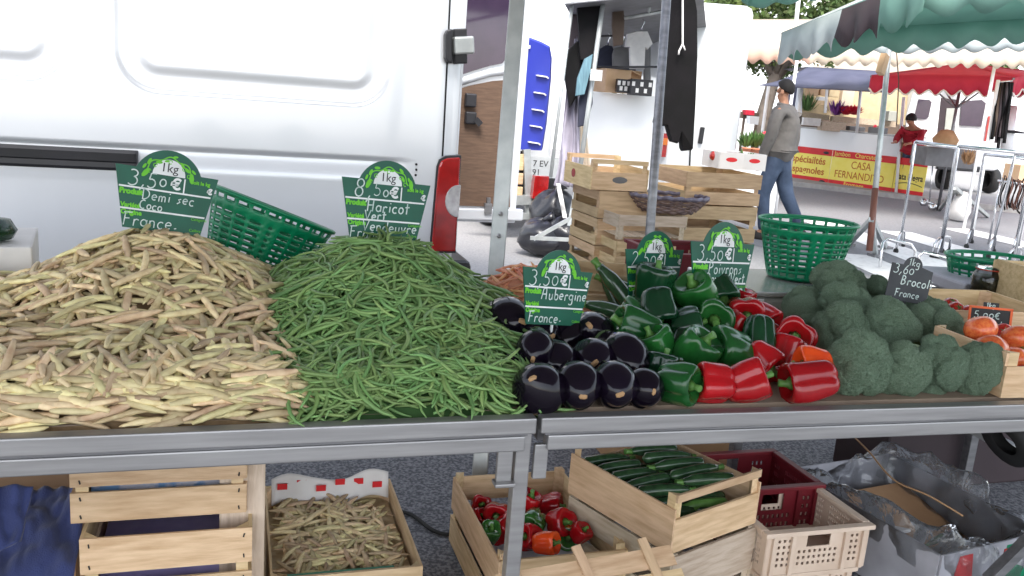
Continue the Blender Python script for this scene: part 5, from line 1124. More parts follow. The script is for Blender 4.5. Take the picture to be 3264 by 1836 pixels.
b = MB(); b.bar(at(3090, 1360, Y=2.5), at(3230, 1432, Y=2.3), .05, .03); b.build('x', 'galvanised') and None
o = bpy.data.objects['x']; o.name = 'metal_channel'; tag(o, 'grey metal channel lying at the right under the table', 'metal bar')
b = MB(); b.bar(at(3150, 1850, Y=1.75), at(3300, 1700, Y=1.75), .03, .03); o = b.build('metal_tube', 'steel_dark'); tag(o, 'grey metal tube in the lower right corner', 'metal bar')
b = MB(); b.lathe([(.05, -.02), (.095, -.025), (.105, 0), (.095, .025), (.05, .02)], 20, M=Matrix.Translation(at(3215, 1400, Y=2.15)) @ Matrix.Rotation(R(60), 4, 'Y')); o = b.build('trolley_wheel', 'black_rubber'); tag(o, 'small black trolley wheel at the right under the table', 'wheel')
# ================================================================ crate stacks behind the right table
random.seed(41)
ys = 3.9
def stp(px, py, Y=ys): return at(px, py, Y=Y)
# left stack: faces seen: left long side (receding) and front end
rzs = R(2)
fl, fr = stp(1905, 612), stp(2070, 618)
A0 = stp(1842, 560, ys + .40); 
wS = .30; dS = .42
def stackcrate(label, cx, cy, z0, h, w_=.285, d_=.32, rz=rzs, mt='wood_old', front=None, side=None, handle=None):
    return crate(label, d_, w_, h, (cx, cy, z0), rz + pi / 2, mt=mt, ends=front or [(.0, h * .98)], longs=side or [(.0, h * .36), (h * .64, h * .98)], handle=handle, group='crates stacked behind the right table', tend=.007)
cxs = 1.805; cys = ys + .16
ztop = stp(1980, 608).z
nm = ['topmost slatted crate', 'second slatted crate', 'third slatted crate', 'fourth slatted crate', 'fifth slatted crate', 'sixth slatted crate', 'lowest slatted crate']
hz_ = [.135, .135, .135, .135, .13, .13, .13]; z = ztop
for i in range(7):
    z -= hz_[i]
    if z < .0: break
    stackcrate(nm[i] + ' below the handled crate in the left stack', cxs + ru(-.015, .015) - .01 * (i > 1), cys + ru(-.01, .01), z + .001, hz_[i] - .003, mt='wood_old' if i < 1 else 'wood_pale', front=[(.0, hz_[i] - .005)] if i < 2 else [(.0, .05), (.075, hz_[i] - .005)])
zmin = z
t = stackcrate('handled pale crate on top of the left stack', cxs - .045, cys, ztop + .002, .10, w_=.30, d_=.36, mt='wood_pale', front=[(.0, .085)], side=[(.0, .105)], handle={1: .145, -1: .145}, rz=R(0))
b = MB(); b.add([(.05 + .028 * cos(q), .1515, .055 + .022 * sin(q)) for q in [2 * pi * i / 12 for i in range(12)]], [list(range(12))]); b.build('red_label', 'tomato_red', t)
b = MB(); b.add([(-.1815, .04 * cos(q), .05 + .016 * sin(q)) for q in [2 * pi * i / 12 for i in range(12)]], [list(range(12))]); b.build('green_label', 'fabric_grey', t)
# second column in front right (white end boards), carrying the wicker basket
zt2 = stp(1990, 680, ys - .15).z; cx2 = 1.69 + .19
z = zt2
for i in range(5):
    h = .125; z -= h
    if z < 0: break
    stackcrate(['topmost printed crate', 'second crate', 'third crate', 'fourth crate', 'lowest crate'][i] + ' of the low stack under the wicker basket', cx2 + ru(-.008, .008), ys - .03, z + .001, h - .003, .36, .30, R(1), 'wood_grey' if i == 0 else 'wood_pale', front=[(.07, h - .005)] if i == 0 else [(.0, .05), (.07, h - .005)], side=[(.06, h - .005)] if i == 0 else None)
t = thing('wicker_basket', 'shallow oval wicker basket on the low crate stack behind the pole', 'basket', (stp(2112, 668).x + .01, ys - .03, zt2 + .003), R(-10)); t.scale = (.72, .72, .85)
b = MB()
for k in range(7):
    z = .012 * k; s_ = .155 + .075 * (k / 6) ** .8
    b.tube([(s_ * 1.15 * cos(a), s_ * .8 * sin(a), z + .004 * sin(a * 13 + k * pi)) for a in [2 * pi * i / 52 for i in range(53)]], .0055, 5)
b.build('woven_wall', 'wicker', t); b = MB(); b.tube([(.272 * cos(a), .19 * sin(a), .088 + .004 * sin(a * 20)) for a in [2 * pi * i / 60 for i in range(61)]], .012, 6); b.build('rim', 'wicker_rim', t)
b = MB(); b.add([(.178 * cos(2 * pi * i / 30), .125 * sin(2 * pi * i / 30), .003) for i in range(30)], [list(range(30))]); b.build('base', 'wicker', t, solid=.004)
# right stack
xa, xb = stp(2168, 600).x, stp(2412, 600).x; xc = (xa + xb) / 2 + .03; wR = xb - xa
zr = stp(2290, 550).z; z = zr
hr = [.165, .19, .16, .16, .16, .16, .16]
for i in range(7):
    z -= hr[i]
    if z < .0: break
    crate(['topmost wide', 'second wide', 'third wide', 'fourth wide', 'fifth wide', 'sixth wide', 'lowest wide'][i] + ' slatted crate in the right stack by the road', wR, .40, hr[i] - .003, (xc + ru(-.008, .008), ys + .22, z + .001), R(1), mt='wood_old', longs=[(.0, .062), (.085, hr[i] - .006)] if i != 1 else [(.0, .07), (.115, hr[i] - .008)], ends=[(.0, .062), (.085, hr[i] - .006)], group='crates stacked behind the right table')
# two white trays of vegetables on top
for px, lb, pr in ((2298, 'white printed tray with a red and an orange squash', 0), (2370, 'white printed tray with green leaves next to the squash tray', 1)):
    p = stp(px, 545, ys + .30); wt = .135; t = thing('carton_tray', lb, 'carton', (p.x, ys + .30, zr + .003), R(-6), 'white printed trays on the right stack')
    for nm_, c_, s_ in (('front_wall', (0, -.11, .045), (wt, .006, .085)), ('rear_wall', (0, .11, .045), (wt, .006, .085)), ('side_wall', (-wt / 2, 0, .045), (.006, .21, .085)), ('side_wall', (wt / 2, 0, .045), (.006, .21, .085))):
        b = MB(); b.box(c_, s_); o = b.build(nm_, 'paper_white', t)
        if nm_ == 'front_wall': b = MB(); b.add([(.032 * cos(q), -.1136, .052 + .012 * sin(q)) for q in [2 * pi * i / 14 for i in range(14)]], [list(range(14))]); b.build('red_label', 'banner_red', o)
    b = MB(); b.box((0, 0, .02), (wt - .01, .2, .02)); b.build('floor', 'paper_white', t)
for px, py, dm, red, lb in ((2280, 498, 42, 1, 'dark red squash in the white tray'), (2312, 505, 44, 0, 'orange tomato like squash in the white tray')):
    p = at(px, py, Y=ys + .28); s_ = dm / 2 * (p - CC).dot(CF) / F0; t = thing('squash', lb, 'squash', p, rot=(.3, .1, 1)); t.scale = (s_, s_, s_); inst('flesh', tmr if red else tmo, parent=t); inst('calyx', tcal, parent=t)
def leafclump(name, label, p, r, n_, mt, cat='plant', lw=.02, up_=.6, group=None, flowers=None):
    b = MB(); 
    for i in range(n_):
        a = ru(0, 2 * pi); q = V((cos(a) * ru(0, .55), sin(a) * ru(0, .55), 0)); d = V((cos(a) * ru(.1, 1), sin(a) * ru(.1, 1), ru(up_ * .5, up_ * 1.6))).normalized(); L_ = ru(.6, 1.1) * r; s_ = V((-sin(a), cos(a), ru(-.4, .4))) * lw
        o_ = q * r * .5; b.add([o_ - s_ * .2, o_ + d * L_ * .5 + s_, o_ + d * L_ + V((0, 0, -.05 * r)), o_ + d * L_ * .5 - s_], [(0, 1, 2, 3)])
    b.build_ = None; t = thing(name, label, cat, p, group=group); b.build('foliage', mt, t)
    if flowers:
        b = MB()
        for i in range(flowers[1]):
            a = ru(0, 2 * pi); q = V((cos(a) * ru(0, .9) * r, sin(a) * ru(0, .9) * r, ru(.45, 1.0) * r)); rr = flowers[2]
            b.add([q + V((rr * cos(k * pi / 3), rr * sin(k * pi / 3), ru(-.3, .3) * rr)) for k in range(6)] + [q + V((0, 0, rr * .6))], [(k, (k + 1) % 6, 6) for k in range(6)])
        b.build('blossoms', flowers[0], t)['kind'] = 'stuff'
    return t
leafclump('leafy_greens', 'bunch of green leaves in the white tray on the right stack', at(2372, 520, Y=ys + .3), .075, 60, 'plant_green', 'vegetable', .014)
leafclump('leafy_greens', 'bunch of pale stalks beside the orange squash', at(2345, 515, Y=ys + .33), .06, 40, 'plant_pale', 'vegetable', .012)
# awning pole with clamp, standing before the stacks
b = MB(); p0 = at(2136, -160, d=3.75); p1_ = at(2060, 900, d=3.72); dd = (p1_ - p0).normalized(); p2_ = p0 + dd * (p0.z / -dd.z)
b.tube([p0, p2_], .0195, 12); o = b.build('awning_pole', 'steel_dark'); tag(o, 'grey steel awning pole in front of the crate stacks', 'pole')
b = MB(); q = at(2090, 842, d=3.68); b.box(q, (.10, .05, .05)); b.bar(q, at(2118, 832, d=3.66), .02, .02); b.build('clamp', 'chrome', o, bevel=.006)
# dark red plastic crate edge behind the signs
plastic_crate('dark red plastic crate glimpsed between the courgette and pepper signs', at(2200, 830, Y=3.0).x, 3.05, TZ - .02 - .12, .36, .30, .20, 'crate_red')
b = MB(); b.box((at(2200, 830, Y=3.0).x, 3.05, (TZ - .15) / 2), (.5, .4, TZ - .15)); tag(b.build('packing_box', 'cardboard', bevel=.005), 'brown box holding up the red crate behind the table', 'box')
# ================================================================ clothes stall
random.seed(61)
FZ = YAW
def rotbox(b, c, s_, rz=FZ, mi=0): b.box(c, s_, Matrix.Rotation(rz, 3, 'Z'), mi); return b
def garment(name, label, pts, d, mt, th=.06, seed=0, cat='garment', group='clothes hanging on the stall', hanger=None, taper=1.0):
    """hanging cloth: outline in photo px at distance d, given real thickness and soft folds"""
    P = [at(x, y, d=d) for x, y in pts]; c = sum(P, V()) / len(P); b = MB(); k = len(P)
    rings = []
    for s_, ky in ((0.0, 1.0), (.35, 1.04), (.65, 1.04), (1.0, 1.0)):
        rings.append([c + (p - c) * ky + HF * (th * (s_ - .5)) + HF * (.03 * mnoise.noise(V((i * .9, s_ * 2, seed)))) for i, p in enumerate(P)])
    vs_ = [p for r_ in rings for p in r_]; fs = [list(range(k)), list(range(3 * k, 4 * k))[::-1]] + [(j * k + i, j * k + (i + 1) % k, (j + 1) * k + (i + 1) % k, (j + 1) * k + i) for j in range(3) for i in range(k)]
    b.add(vs_, fs); o = b.build(name, mt); tag(o, label, cat, group)
    if hanger:
        b = MB(); q = at(*hanger, d=d); b.tube([q + V((0, 0, .0)), q + V((.0, 0, .05)), q + V((.02, 0, .09)), q + V((.0, 0, .12))], .006, 6); b.build('hanger_hook', 'chrome', o)
    return o
garment('dark_jacket', 'black jacket hanging highest at the left of the clothes stall', [(1838, 20), (1922, 5), (1912, 90), (1900, 160), (1880, 190), (1850, 190), (1845, 110)], 7.6, 'fabric_black', .12, 1)
garment('dark_jacket', 'long black coat hanging at the far left of the clothes stall', [(1812, 160), (1845, 128), (1862, 150), (1858, 250), (1842, 300), (1815, 340), (1800, 250), (1798, 190)], 7.7, 'fabric_black', .14, 2)
garment('striped_top', 'teal striped top hanging low at the left of the clothes stall', [(1862, 190), (1888, 175), (1880, 230), (1862, 300), (1834, 304), (1840, 250)], 7.5, 'fabric_teal', .08, 3)
garment('dark_jacket', 'navy trousers hanging below the striped top', [(1862, 240), (1888, 235), (1888, 330), (1870, 395), (1842, 402), (1846, 320)], 7.6, 'fabric_navy', .10, 4)
garment('dark_jacket', 'plum coloured garment hanging behind the black coat', [(1822, 15), (1850, 20), (1850, 130), (1815, 160), (1806, 120)], 8.1, 'awning_dark', .10, 5)
garment('dark_vest', 'black vest on a hanger behind the clothes rail', [(1908, 160), (1930, 145), (1950, 148), (1958, 165), (1952, 215), (1900, 215), (1903, 185)], 8.6, 'fabric_navy', .08, 6, hanger=(1938, 146))
garment('grey_vest', 'grey vest on a hanger between the black and the white shirts', [(1958, 155), (1980, 150), (2003, 155), (2010, 175), (2003, 215), (1953, 215), (1952, 175)], 8.5, 'fabric_grey', .08, 7, hanger=(1982, 150))
garment('white_shirt', 'white short sleeved shirt hanging in the clothes stall', [(1998, 110), (2030, 102), (2062, 102), (2078, 140), (2062, 158), (2055, 150), (2052, 218), (2008, 218), (2006, 150), (1992, 150)], 8.3, 'fabric_white', .10, 8, hanger=(2045, 102))
garment('grey_scarf', 'brown and grey scarves hanging from the stall roof', [(1952, 5), (1982, 5), (1990, 60), (1985, 140), (1955, 145), (1950, 80)], 8.0, 'fabric_brown', .08, 9)
garment('grey_shirt', 'pale grey shirt hanging behind the white one', [(2055, 150), (2072, 150), (2072, 260), (2052, 262)], 8.7, 'fabric_grey', .08, 10)
garment('black_hoodie', 'long black hooded top hanging by the pole above the crates', [(2135, -40), (2200, -40), (2214, 40), (2216, 180), (2208, 330), (2200, 470), (2172, 474), (2166, 415), (2156, 450), (2136, 445), (2122, 395), (2108, 398), (2086, 390), (2108, 280), (2118, 190), (2130, 80)], 5.2, 'fabric_black', .16, 11)
b = MB(); b.tube([at(2176, -30, d=5.08), at(2176, 140, d=5.08), at(2165, 162, d=5.07), at(2163, 175, d=5.07)], .006, 6); b.tube([at(2176, 140, d=5.08), at(2184, 160, d=5.07)], .005, 6); o = b.build('drawstring', 'fabric_white'); tag(o, 'pale drawstring hanging down the black hooded top', 'cord')
b = MB(); b.tube([at(2136, -75, d=3.75), at(2168, -75, d=5.2), at(2200, -75, d=6.6)], .014, 8); o = b.build('garment_rail', 'galvanised'); tag(o, 'metal rail from the awning pole that carries the black hooded top', 'rail')
b = MB(); q = at(2168, -75, d=5.2); b.tube([q, q - V((0, 0, .05)), q - V((0, 0, .09))], .006, 6); b.build('hook', 'chrome', o)
# stall roof and frame
st = thing('clothes_stall', 'grey framed clothes stall with a dark awning behind the crates', 'market stall', at(2000, 800, z=0))
S0 = st.location.copy()
def addp(mb, name, mt, **k):
    mb.v = [tuple(V(p) - S0) for p in mb.v]; return mb.build(name, mt, st, **k)
b = MB(); C_ = [at(1800, 12, d=7.3), at(2240, -30, d=7.3), at(2260, 175, d=13), at(1880, 160, d=13)]; b.add(C_, [(0, 1, 2, 3)]); addp(b, 'awning', 'stall_grey', solid=.01)
b = MB(); b.add([at(1855, 60, d=12.8), at(2250, 60, d=12.8), at(2240, 235, d=12.8), at(1858, 238, d=12.8)], [(0, 1, 2, 3)]); addp(b, 'rear_curtain', 'stall_grey', solid=.01)
for i, (p_, q_) in enumerate((((1925, -10), (1846, 560)), ((1925, 5), (2160, -15)), ((1990, 58), (2160, 28)), ((2072, 0), (2068, 45)))):
    b = MB(); b.tube([at(*p_, d=7.5 + .4 * (i > 1)), at(*q_, d=7.5 + .4 * (i > 1))], .022 if i == 0 else .016, 8); addp(b, 'frame_tube', 'galvanised')
for p_, q_, dd in (((1905, 116), (1985, 112), 8.0), ((1880, 214), (2112, 213), 8.05), ((2105, 108), (2125, 100), 7.8)):
    b = MB(); b.tube([at(*p_, d=dd), at(*q_, d=dd)], .010, 6); addp(b, 'clothes_rail', 'black_plastic')
b = MB(); b.tube([at(1846, 560, d=7.5), at(1835, 790, d=7.35)], .020, 8); addp(b, 'frame_tube', 'galvanised')
for p_, q_ in (((1830, 690), (1700, 762)), ((1690, 758), (1840, 765)), ((1815, 690), (1842, 700)), ((1845, 560), (1815, 720))):
    b = MB(); b.bar(at(*p_, d=7.35), at(*q_, d=7.35), .03, .03); addp(b, 'stand_brace', 'galvanised')
b = MB(); q = at(1900, 240, d=7.4); rotbox(b, q, (.10, .06, .09)); addp(b, 'clamp', 'chrome')
# white counter with the cartons on it
a_, c_ = at(1888, 292, d=8.6), at(2120, 292, d=8.6); mid = (a_ + c_) / 2 + HF * .4
t = thing('stall_counter', 'white cloth covered counter carrying the brown carton', 'counter', (mid.x, mid.y, 0), FZ)
b = MB(); b.grid(lambda u, v: ((u - .5) * (a_ - c_).length, -.4 + .004 * sin(u * 23) * v, a_.z * (1 - v)), 60, 6); b.build('cloth_front', 'white_paint', t)
b = MB(); b.box((0, 0, a_.z - .015), ((a_ - c_).length, .78, .03)); b.build('counter_top', 'white_paint', t)
def pxbox(name, label, cat, x0, y0, x1, y1, d, dep, mt, rz=FZ, group=None, bevel=.004):
    A, B_ = at(x0, y1, d=d), at(x1, y0, d=d); w_ = (B_ - A).dot(HX); h_ = (B_ - A).z; c = (A + B_) / 2 + HF * dep / 2
    b = MB(); b.box((0, 0, 0), (w_, dep, h_)); o = b.build(name, mt, loc=c, rot=(0, 0, rz), bevel=bevel)
    if label: tag(o, label, cat, group)
    return o, w_, h_
o, w_, h_ = pxbox('cardboard_carton', 'brown carton marked A9 on the white counter', 'carton', 1890, 222, 1985, 290, 8.5, .55, 'cardboard_pale', FZ + R(22))
tm = textmesh('A9', .10, 0, 'x', None, Matrix.Translation((-.03, -.279, -.07)) @ Matrix.Rotation(pi / 2, 4, 'X')); join_meshes('lettering', [(tm, 0)], 'rust_red', o)['kind'] = 'stuff'
b = MB(); b.add([(w_ / 2, -.27, h_ / 2), (w_ / 2 + .16, -.2, h_ / 2 - .04), (w_ / 2 + .16, .2, h_ / 2 - .04), (w_ / 2, .27, h_ / 2)], [(0, 1, 2, 3)]); b.build('flap', 'cardboard_pale', o, solid=.006)
o, w_, h_ = pxbox('cardboard_carton', 'second pale brown carton to the right of the A9 carton', 'carton', 1980, 228, 2046, 285, 8.75, .4, 'cardboard_pale')
for x0, y0, x1, y1, dd, lb in ((1966, 254, 2010, 293, 8.35, 'small black plastic crate in front of the cartons'), (2008, 256, 2082, 302, 8.25, 'black plastic crate with cut outs right of the cartons')):
    o, w_, h_ = pxbox('black_crate', lb, 'crate', x0, y0, x1, y1, dd, .25, 'black_plastic', group='black crates on the white counter')
    for k in range(5): b = MB(); b.box((-w_ * .38 + k * w_ * .19, -.127, (-1) ** k * h_ * .2), (.028, .006, .04)); b.build('cut_out', 'paper_white', o)
# white van seen from behind, right of the counter
dv_ = 10.0
vb = thing('parked_van', 'white van seen from behind between the clothes stall and the road', 'van', at(2225, 800, z=0)); V0 = vb.location.copy()
A, B_ = at(2098, 520, d=dv_), at(2345, 520, d=dv_); wv = (B_ - A).dot(HX); cx_ = (A + B_) / 2 + HF * 2.2; hA = A.dot(HF)
b = MB(); rotbox(b, V((cx_.x, cx_.y, 1.45)) - V0, (wv, 4.4, 2.2)); b.build('body', 'white_paint', vb, bevel=.09)
b = MB(); b.bar(at(2222, -60, h=hA - .012) - V0, at(2198, 540, h=hA - .012) - V0, .012, .014, up=(0, 1, 0)); b.build('door_seam', 'seam', vb)
b = MB(); b.bar(at(2240, 405, h=hA - .02) - V0, at(2231, 458, h=hA - .02) - V0, .04, .05); b.build('door_handle', 'black_plastic', vb, bevel=.01)
b = MB(); b.bar(at(2122, 425, h=hA - .02) - V0, at(2114, 500, h=hA - .02) - V0, .05, .05); tl_ = b.build('tail_light', 'red_lens', vb); b = MB(); b.bar(at(2121, 440, h=hA - .03) - V0, at(2119, 462, h=hA - .03) - V0, .052, .05); b.build('indicator', 'orange_lens', tl_)
for s_ in (-1, 1): b = MB(); q = (A + B_) / 2 + HX * s_ * wv * .4 + HF * .8; b.lathe([(.15, -.1), (.30, -.11), (.32, 0), (.30, .11), (.15, .1)], 20, M=Matrix.Translation(V((q.x, q.y, .32)) - V0) @ Matrix.Rotation(FZ, 4, 'Z') @ Matrix.Rotation(pi / 2, 4, 'Y')); b.build('wheel', 'black_rubber', vb)
# ================================================================ canopies
def scallop(A, B_, drop, n_, mts, seg=8, piping=None, parent=None, stripe=None, depth_amp=.30):
    """hanging valance from A to B with a scalloped lower edge"""
    b = MB(); A = V(A); B_ = V(B_); N_ = n_ * seg; top = []; low = []; mid_ = []
    for i in range(N_ + 1):
        u = i / N_; p = A.lerp(B_, u); s_ = (.5 - .5 * cos(2 * pi * u * n_)) ** .8; k = drop * (1 - depth_amp + depth_amp * s_); nn = (B_ - A).cross(V((0, 0, 1))).normalized() * (.10 * drop * sin(u * n_ * pi * 1.3))
        top.append(p); mid_.append(p - V((0, 0, k * .5)) + nn * .4); low.append(p - V((0, 0, k)) + nn)
    o0 = N_ + 1; b.v = [tuple(p) for p in top + mid_ + low]
    for r_ in (0, 1):
        for i in range(N_): b.f.append([r_ * o0 + i, r_ * o0 + i + 1, (r_ + 1) * o0 + i + 1, (r_ + 1) * o0 + i]); b.mi.append((int((i / N_) * stripe) % len(mts)) if stripe else 0); b.sm.append(True)
    o = b.build('valance', mts, parent, solid=.004)
    if piping: b = MB(); b.tube(low, piping[1], 5); b.build('piping', piping[0], o)
    return o
def canopy(name, label, corners, apex, drop, mts, n_=8, valmt=None, stripe=None, piping=None, sides=(0, 1, 2, 3), pole=None, ribs=None, polemt='chrome', thick=.006, panelmt=None, group=None):
    org = V((apex.x, apex.y, 0)); t = thing(name, label, 'parasol' if 'parasol' in name else 'awning', org, group=group); Cn = [V(c) - org for c in corners]; ap = apex - org
    for i in range(4):
        A, B_ = Cn[i], Cn[(i + 1) % 4]; b = MB()
        ns = stripe or 1
        def f(u, v): q = A.lerp(B_, u).lerp(ap, v); return q - V((0, 0, .06 * sin(pi * v) * (ap.z - A.z)))
        for k in range(ns): b.grid(lambda u, v: f((k + u) / ns, v), 3, 5, k % len(mts))
        b.build('canopy_panel', mts if not panelmt else panelmt, t, solid=thick)
        if i in sides: scallop(A, B_, drop, n_, valmt or mts, parent=t, stripe=stripe, piping=piping)
        if ribs: b = MB(); b.bar(A - V((0, 0, .02)), ap - V((0, 0, .06)), .03, .03); b.build('rib', ribs, t); b = MB(); b.bar(ap - V((0, 0, .75)), A.lerp(ap, .45) - V((0, 0, .03)), .022, .022); b.build('strut', ribs, t)
    if pole: b = MB(); b.tube([(0, 0, 0), ap], pole, 10); b.build('pole', polemt, t)
    return t
# near green and white parasol, seen from below
A = at(2492, 104, d=8.0); B_ = at(3560, 42, d=9.6); D_ = at(2960, -75, d=5.6); C_ = at(4300, -150, d=6.8)
ap = (A + B_ + C_ + D_) / 4 + V((0, 0, .75))
gp_ = canopy('market_parasol', 'big green and grey striped market parasol at the top right', [A, B_, C_, D_], ap, .26, ['awning_green', 'awning_green'], n_=11, valmt=['awning_green', 'awning_green'], sides=(0, 1, 2), ribs='galvanised', polemt='galvanised')
scallop(A - gp_.location, D_ - gp_.location, .30, 10, ['awning_white', 'awning_white', 'awning_dark', 'awning_green'], parent=gp_, stripe=4)
sheet_c = [at(2490, 92, d=8.02), at(2580, 100, d=7.95), at(2560, 160, d=7.9), at(2488, 158, d=7.98)]
# second grey white valance hanging behind the green one
scallop(at(2790, 128, d=9.7) - gp_.location, at(3420, 118, d=10.4) - gp_.location, .16, 9, ['awning_white'], parent=gp_)
# its pole on tripod feet
b = MB(); p0 = at(2838, 110, d=8.9); p1_ = at(2772, 795, d=9.0); b.tube([p0, p1_], [.026, .03], 10); o = b.build('parasol_pole', 'galvanised'); tag(o, 'leaning steel parasol pole with tripod feet by the road', 'pole')
b = MB(); b.tube([at(2790, 600, d=8.97), at(2771, 800, d=8.97)], .033, 10); b.build('lower_sleeve', 'leather_brown', o)
for q_ in ((2702, 780), (2822, 790), (2790, 815)): b = MB(); b.bar(at(2778, 700, d=8.95), at(*q_, z=.02), .05, .05); b.build('foot_strut', 'galvanised', o); b = MB(); b.box(at(*q_, z=.02), (.12, .12, .04)); b.build('foot_plate', 'steel_dark', o)
b = MB(); b.tube([at(2857, 155, d=8.9), at(2865, 260, d=8.9), at(2858, 400, d=8.9)], .006, 5); b.build('cord', 'fabric_brown', o)
b = MB(); b.bar(at(2822, 175, d=8.8), at(2805, 235, d=8.8), .06, .10); b.build('strap_fitting', 'cardboard_pale', o)
# green scallop of another parasol at the top edge
A = at(2390, -15, d=8.5); B_ = at(2640, -45, d=9.5); C_ = at(2700, -330, d=6.5); D_ = at(2250, -300, d=6.0)
canopy('market_parasol', 'green parasol edge peeping in at the very top', [A, B_, C_, D_], (A + B_ + C_ + D_) / 4 + V((0, 0, .5)), .14, ['awning_green'], n_=3)
# large cream awning
FL, FR, BR_, BL_ = at(2296, 150, d=12.2), at(3500, 172, d=11.6), at(3520, 60, d=15.5), at(2330, 62, d=15.5)
ca = thing('market_awning', 'wide cream awning with a scalloped edge tinted peach by painted light across the far stalls', 'awning', V((FL.x, FL.y, 0))); O_ = ca.location.copy()
b = MB(); b.grid(lambda u, v: FL.lerp(FR, u).lerp(BL_.lerp(BR_, u), v) - O_ - V((0, 0, .12 * sin(pi * v))), 30, 8); b.build('canopy_panel', 'awning_cream', ca, solid=.006)
scallop(FL - O_, FR - O_, .22, 26, ['awning_cream_backlit', 'awning_cream', 'awning_cream', 'awning_cream'], parent=ca, stripe=4)  # first quarter coloured peach for light shining through the cloth
for px in (2545, 3180): b = MB(); q = at(px, 160, d=12.0); b.tube([q - O_, V((q.x, q.y, 0)) - O_], .022, 8); b.build('post', 'white_paint', ca)
b = MB(); b.tube([at(2549, -40, d=12.6) - O_, at(2538, 70, d=12.6) - O_], .03, 8); b.build('mast', 'white_paint', ca)
# blue awning of the delicatessen stall
FL, FR, BR_, BL_ = at(2412, 272, d=16.5), at(2830, 296, d=15.0), at(2830, 228, d=17.0), at(2575, 213, d=18.5)
ba = thing('stall_awning', 'slate blue sloping awning above the far food counter', 'awning', V((FL.x, FL.y, 0))); O_ = ba.location.copy()
b = MB(); b.grid(lambda u, v: FL.lerp(FR, u).lerp(BL_.lerp(BR_, u), v) - O_ - V((0, 0, .07 * sin(pi * v) * (1 + .4 * sin(u * 19)))), 24, 8); b.build('canopy_panel', 'awning_navy', ba, solid=.006)
b = MB(); f2 = BL_ + HF * 2.5 - V((0, 0, .3)); b.add([BL_ - O_, BR_ - O_, BR_ + HF * 2.5 - O_, BL_ + HF * 2.5 - O_], [(0, 1, 2, 3)]); b.build('canopy_panel', 'awning_navy', ba, solid=.006)
for px, py in ((2450, 275), (2556, 282)): b = MB(); q = at(px, py, d=16.2); b.tube([q - O_, V((q.x, q.y, 0)) - O_], .03, 8); b.build('post', 'white_paint', ba)
# red parasol
A, B_, C_, D_ = at(2776, 240, d=14.2), at(3232, 247, d=12.8), at(3330, 232, d=15.6), at(2900, 228, d=17.0)
canopy('red_parasol', 'red square parasol with a white piped scalloped edge', [A, B_, C_, D_], at(3075, 200, d=14.6), .29, ['awning_red'], n_=9, piping=('piping_white', .014), ribs='steel_dark', pole=.025, polemt='steel_dark')
A, B_, C_, D_ = at(3238, 252, d=14.0), at(3500, 262, d=13.4), at(3500, 238, d=16), at(3260, 236, d=16.5)
canopy('red_parasol', 'second red parasol at the right edge of the photo', [A, B_, C_, D_], at(3380, 210, d=15), .29, ['awning_red'], n_=6, piping=('piping_white', .014), ribs='steel_dark', pole=.025, polemt='steel_dark')
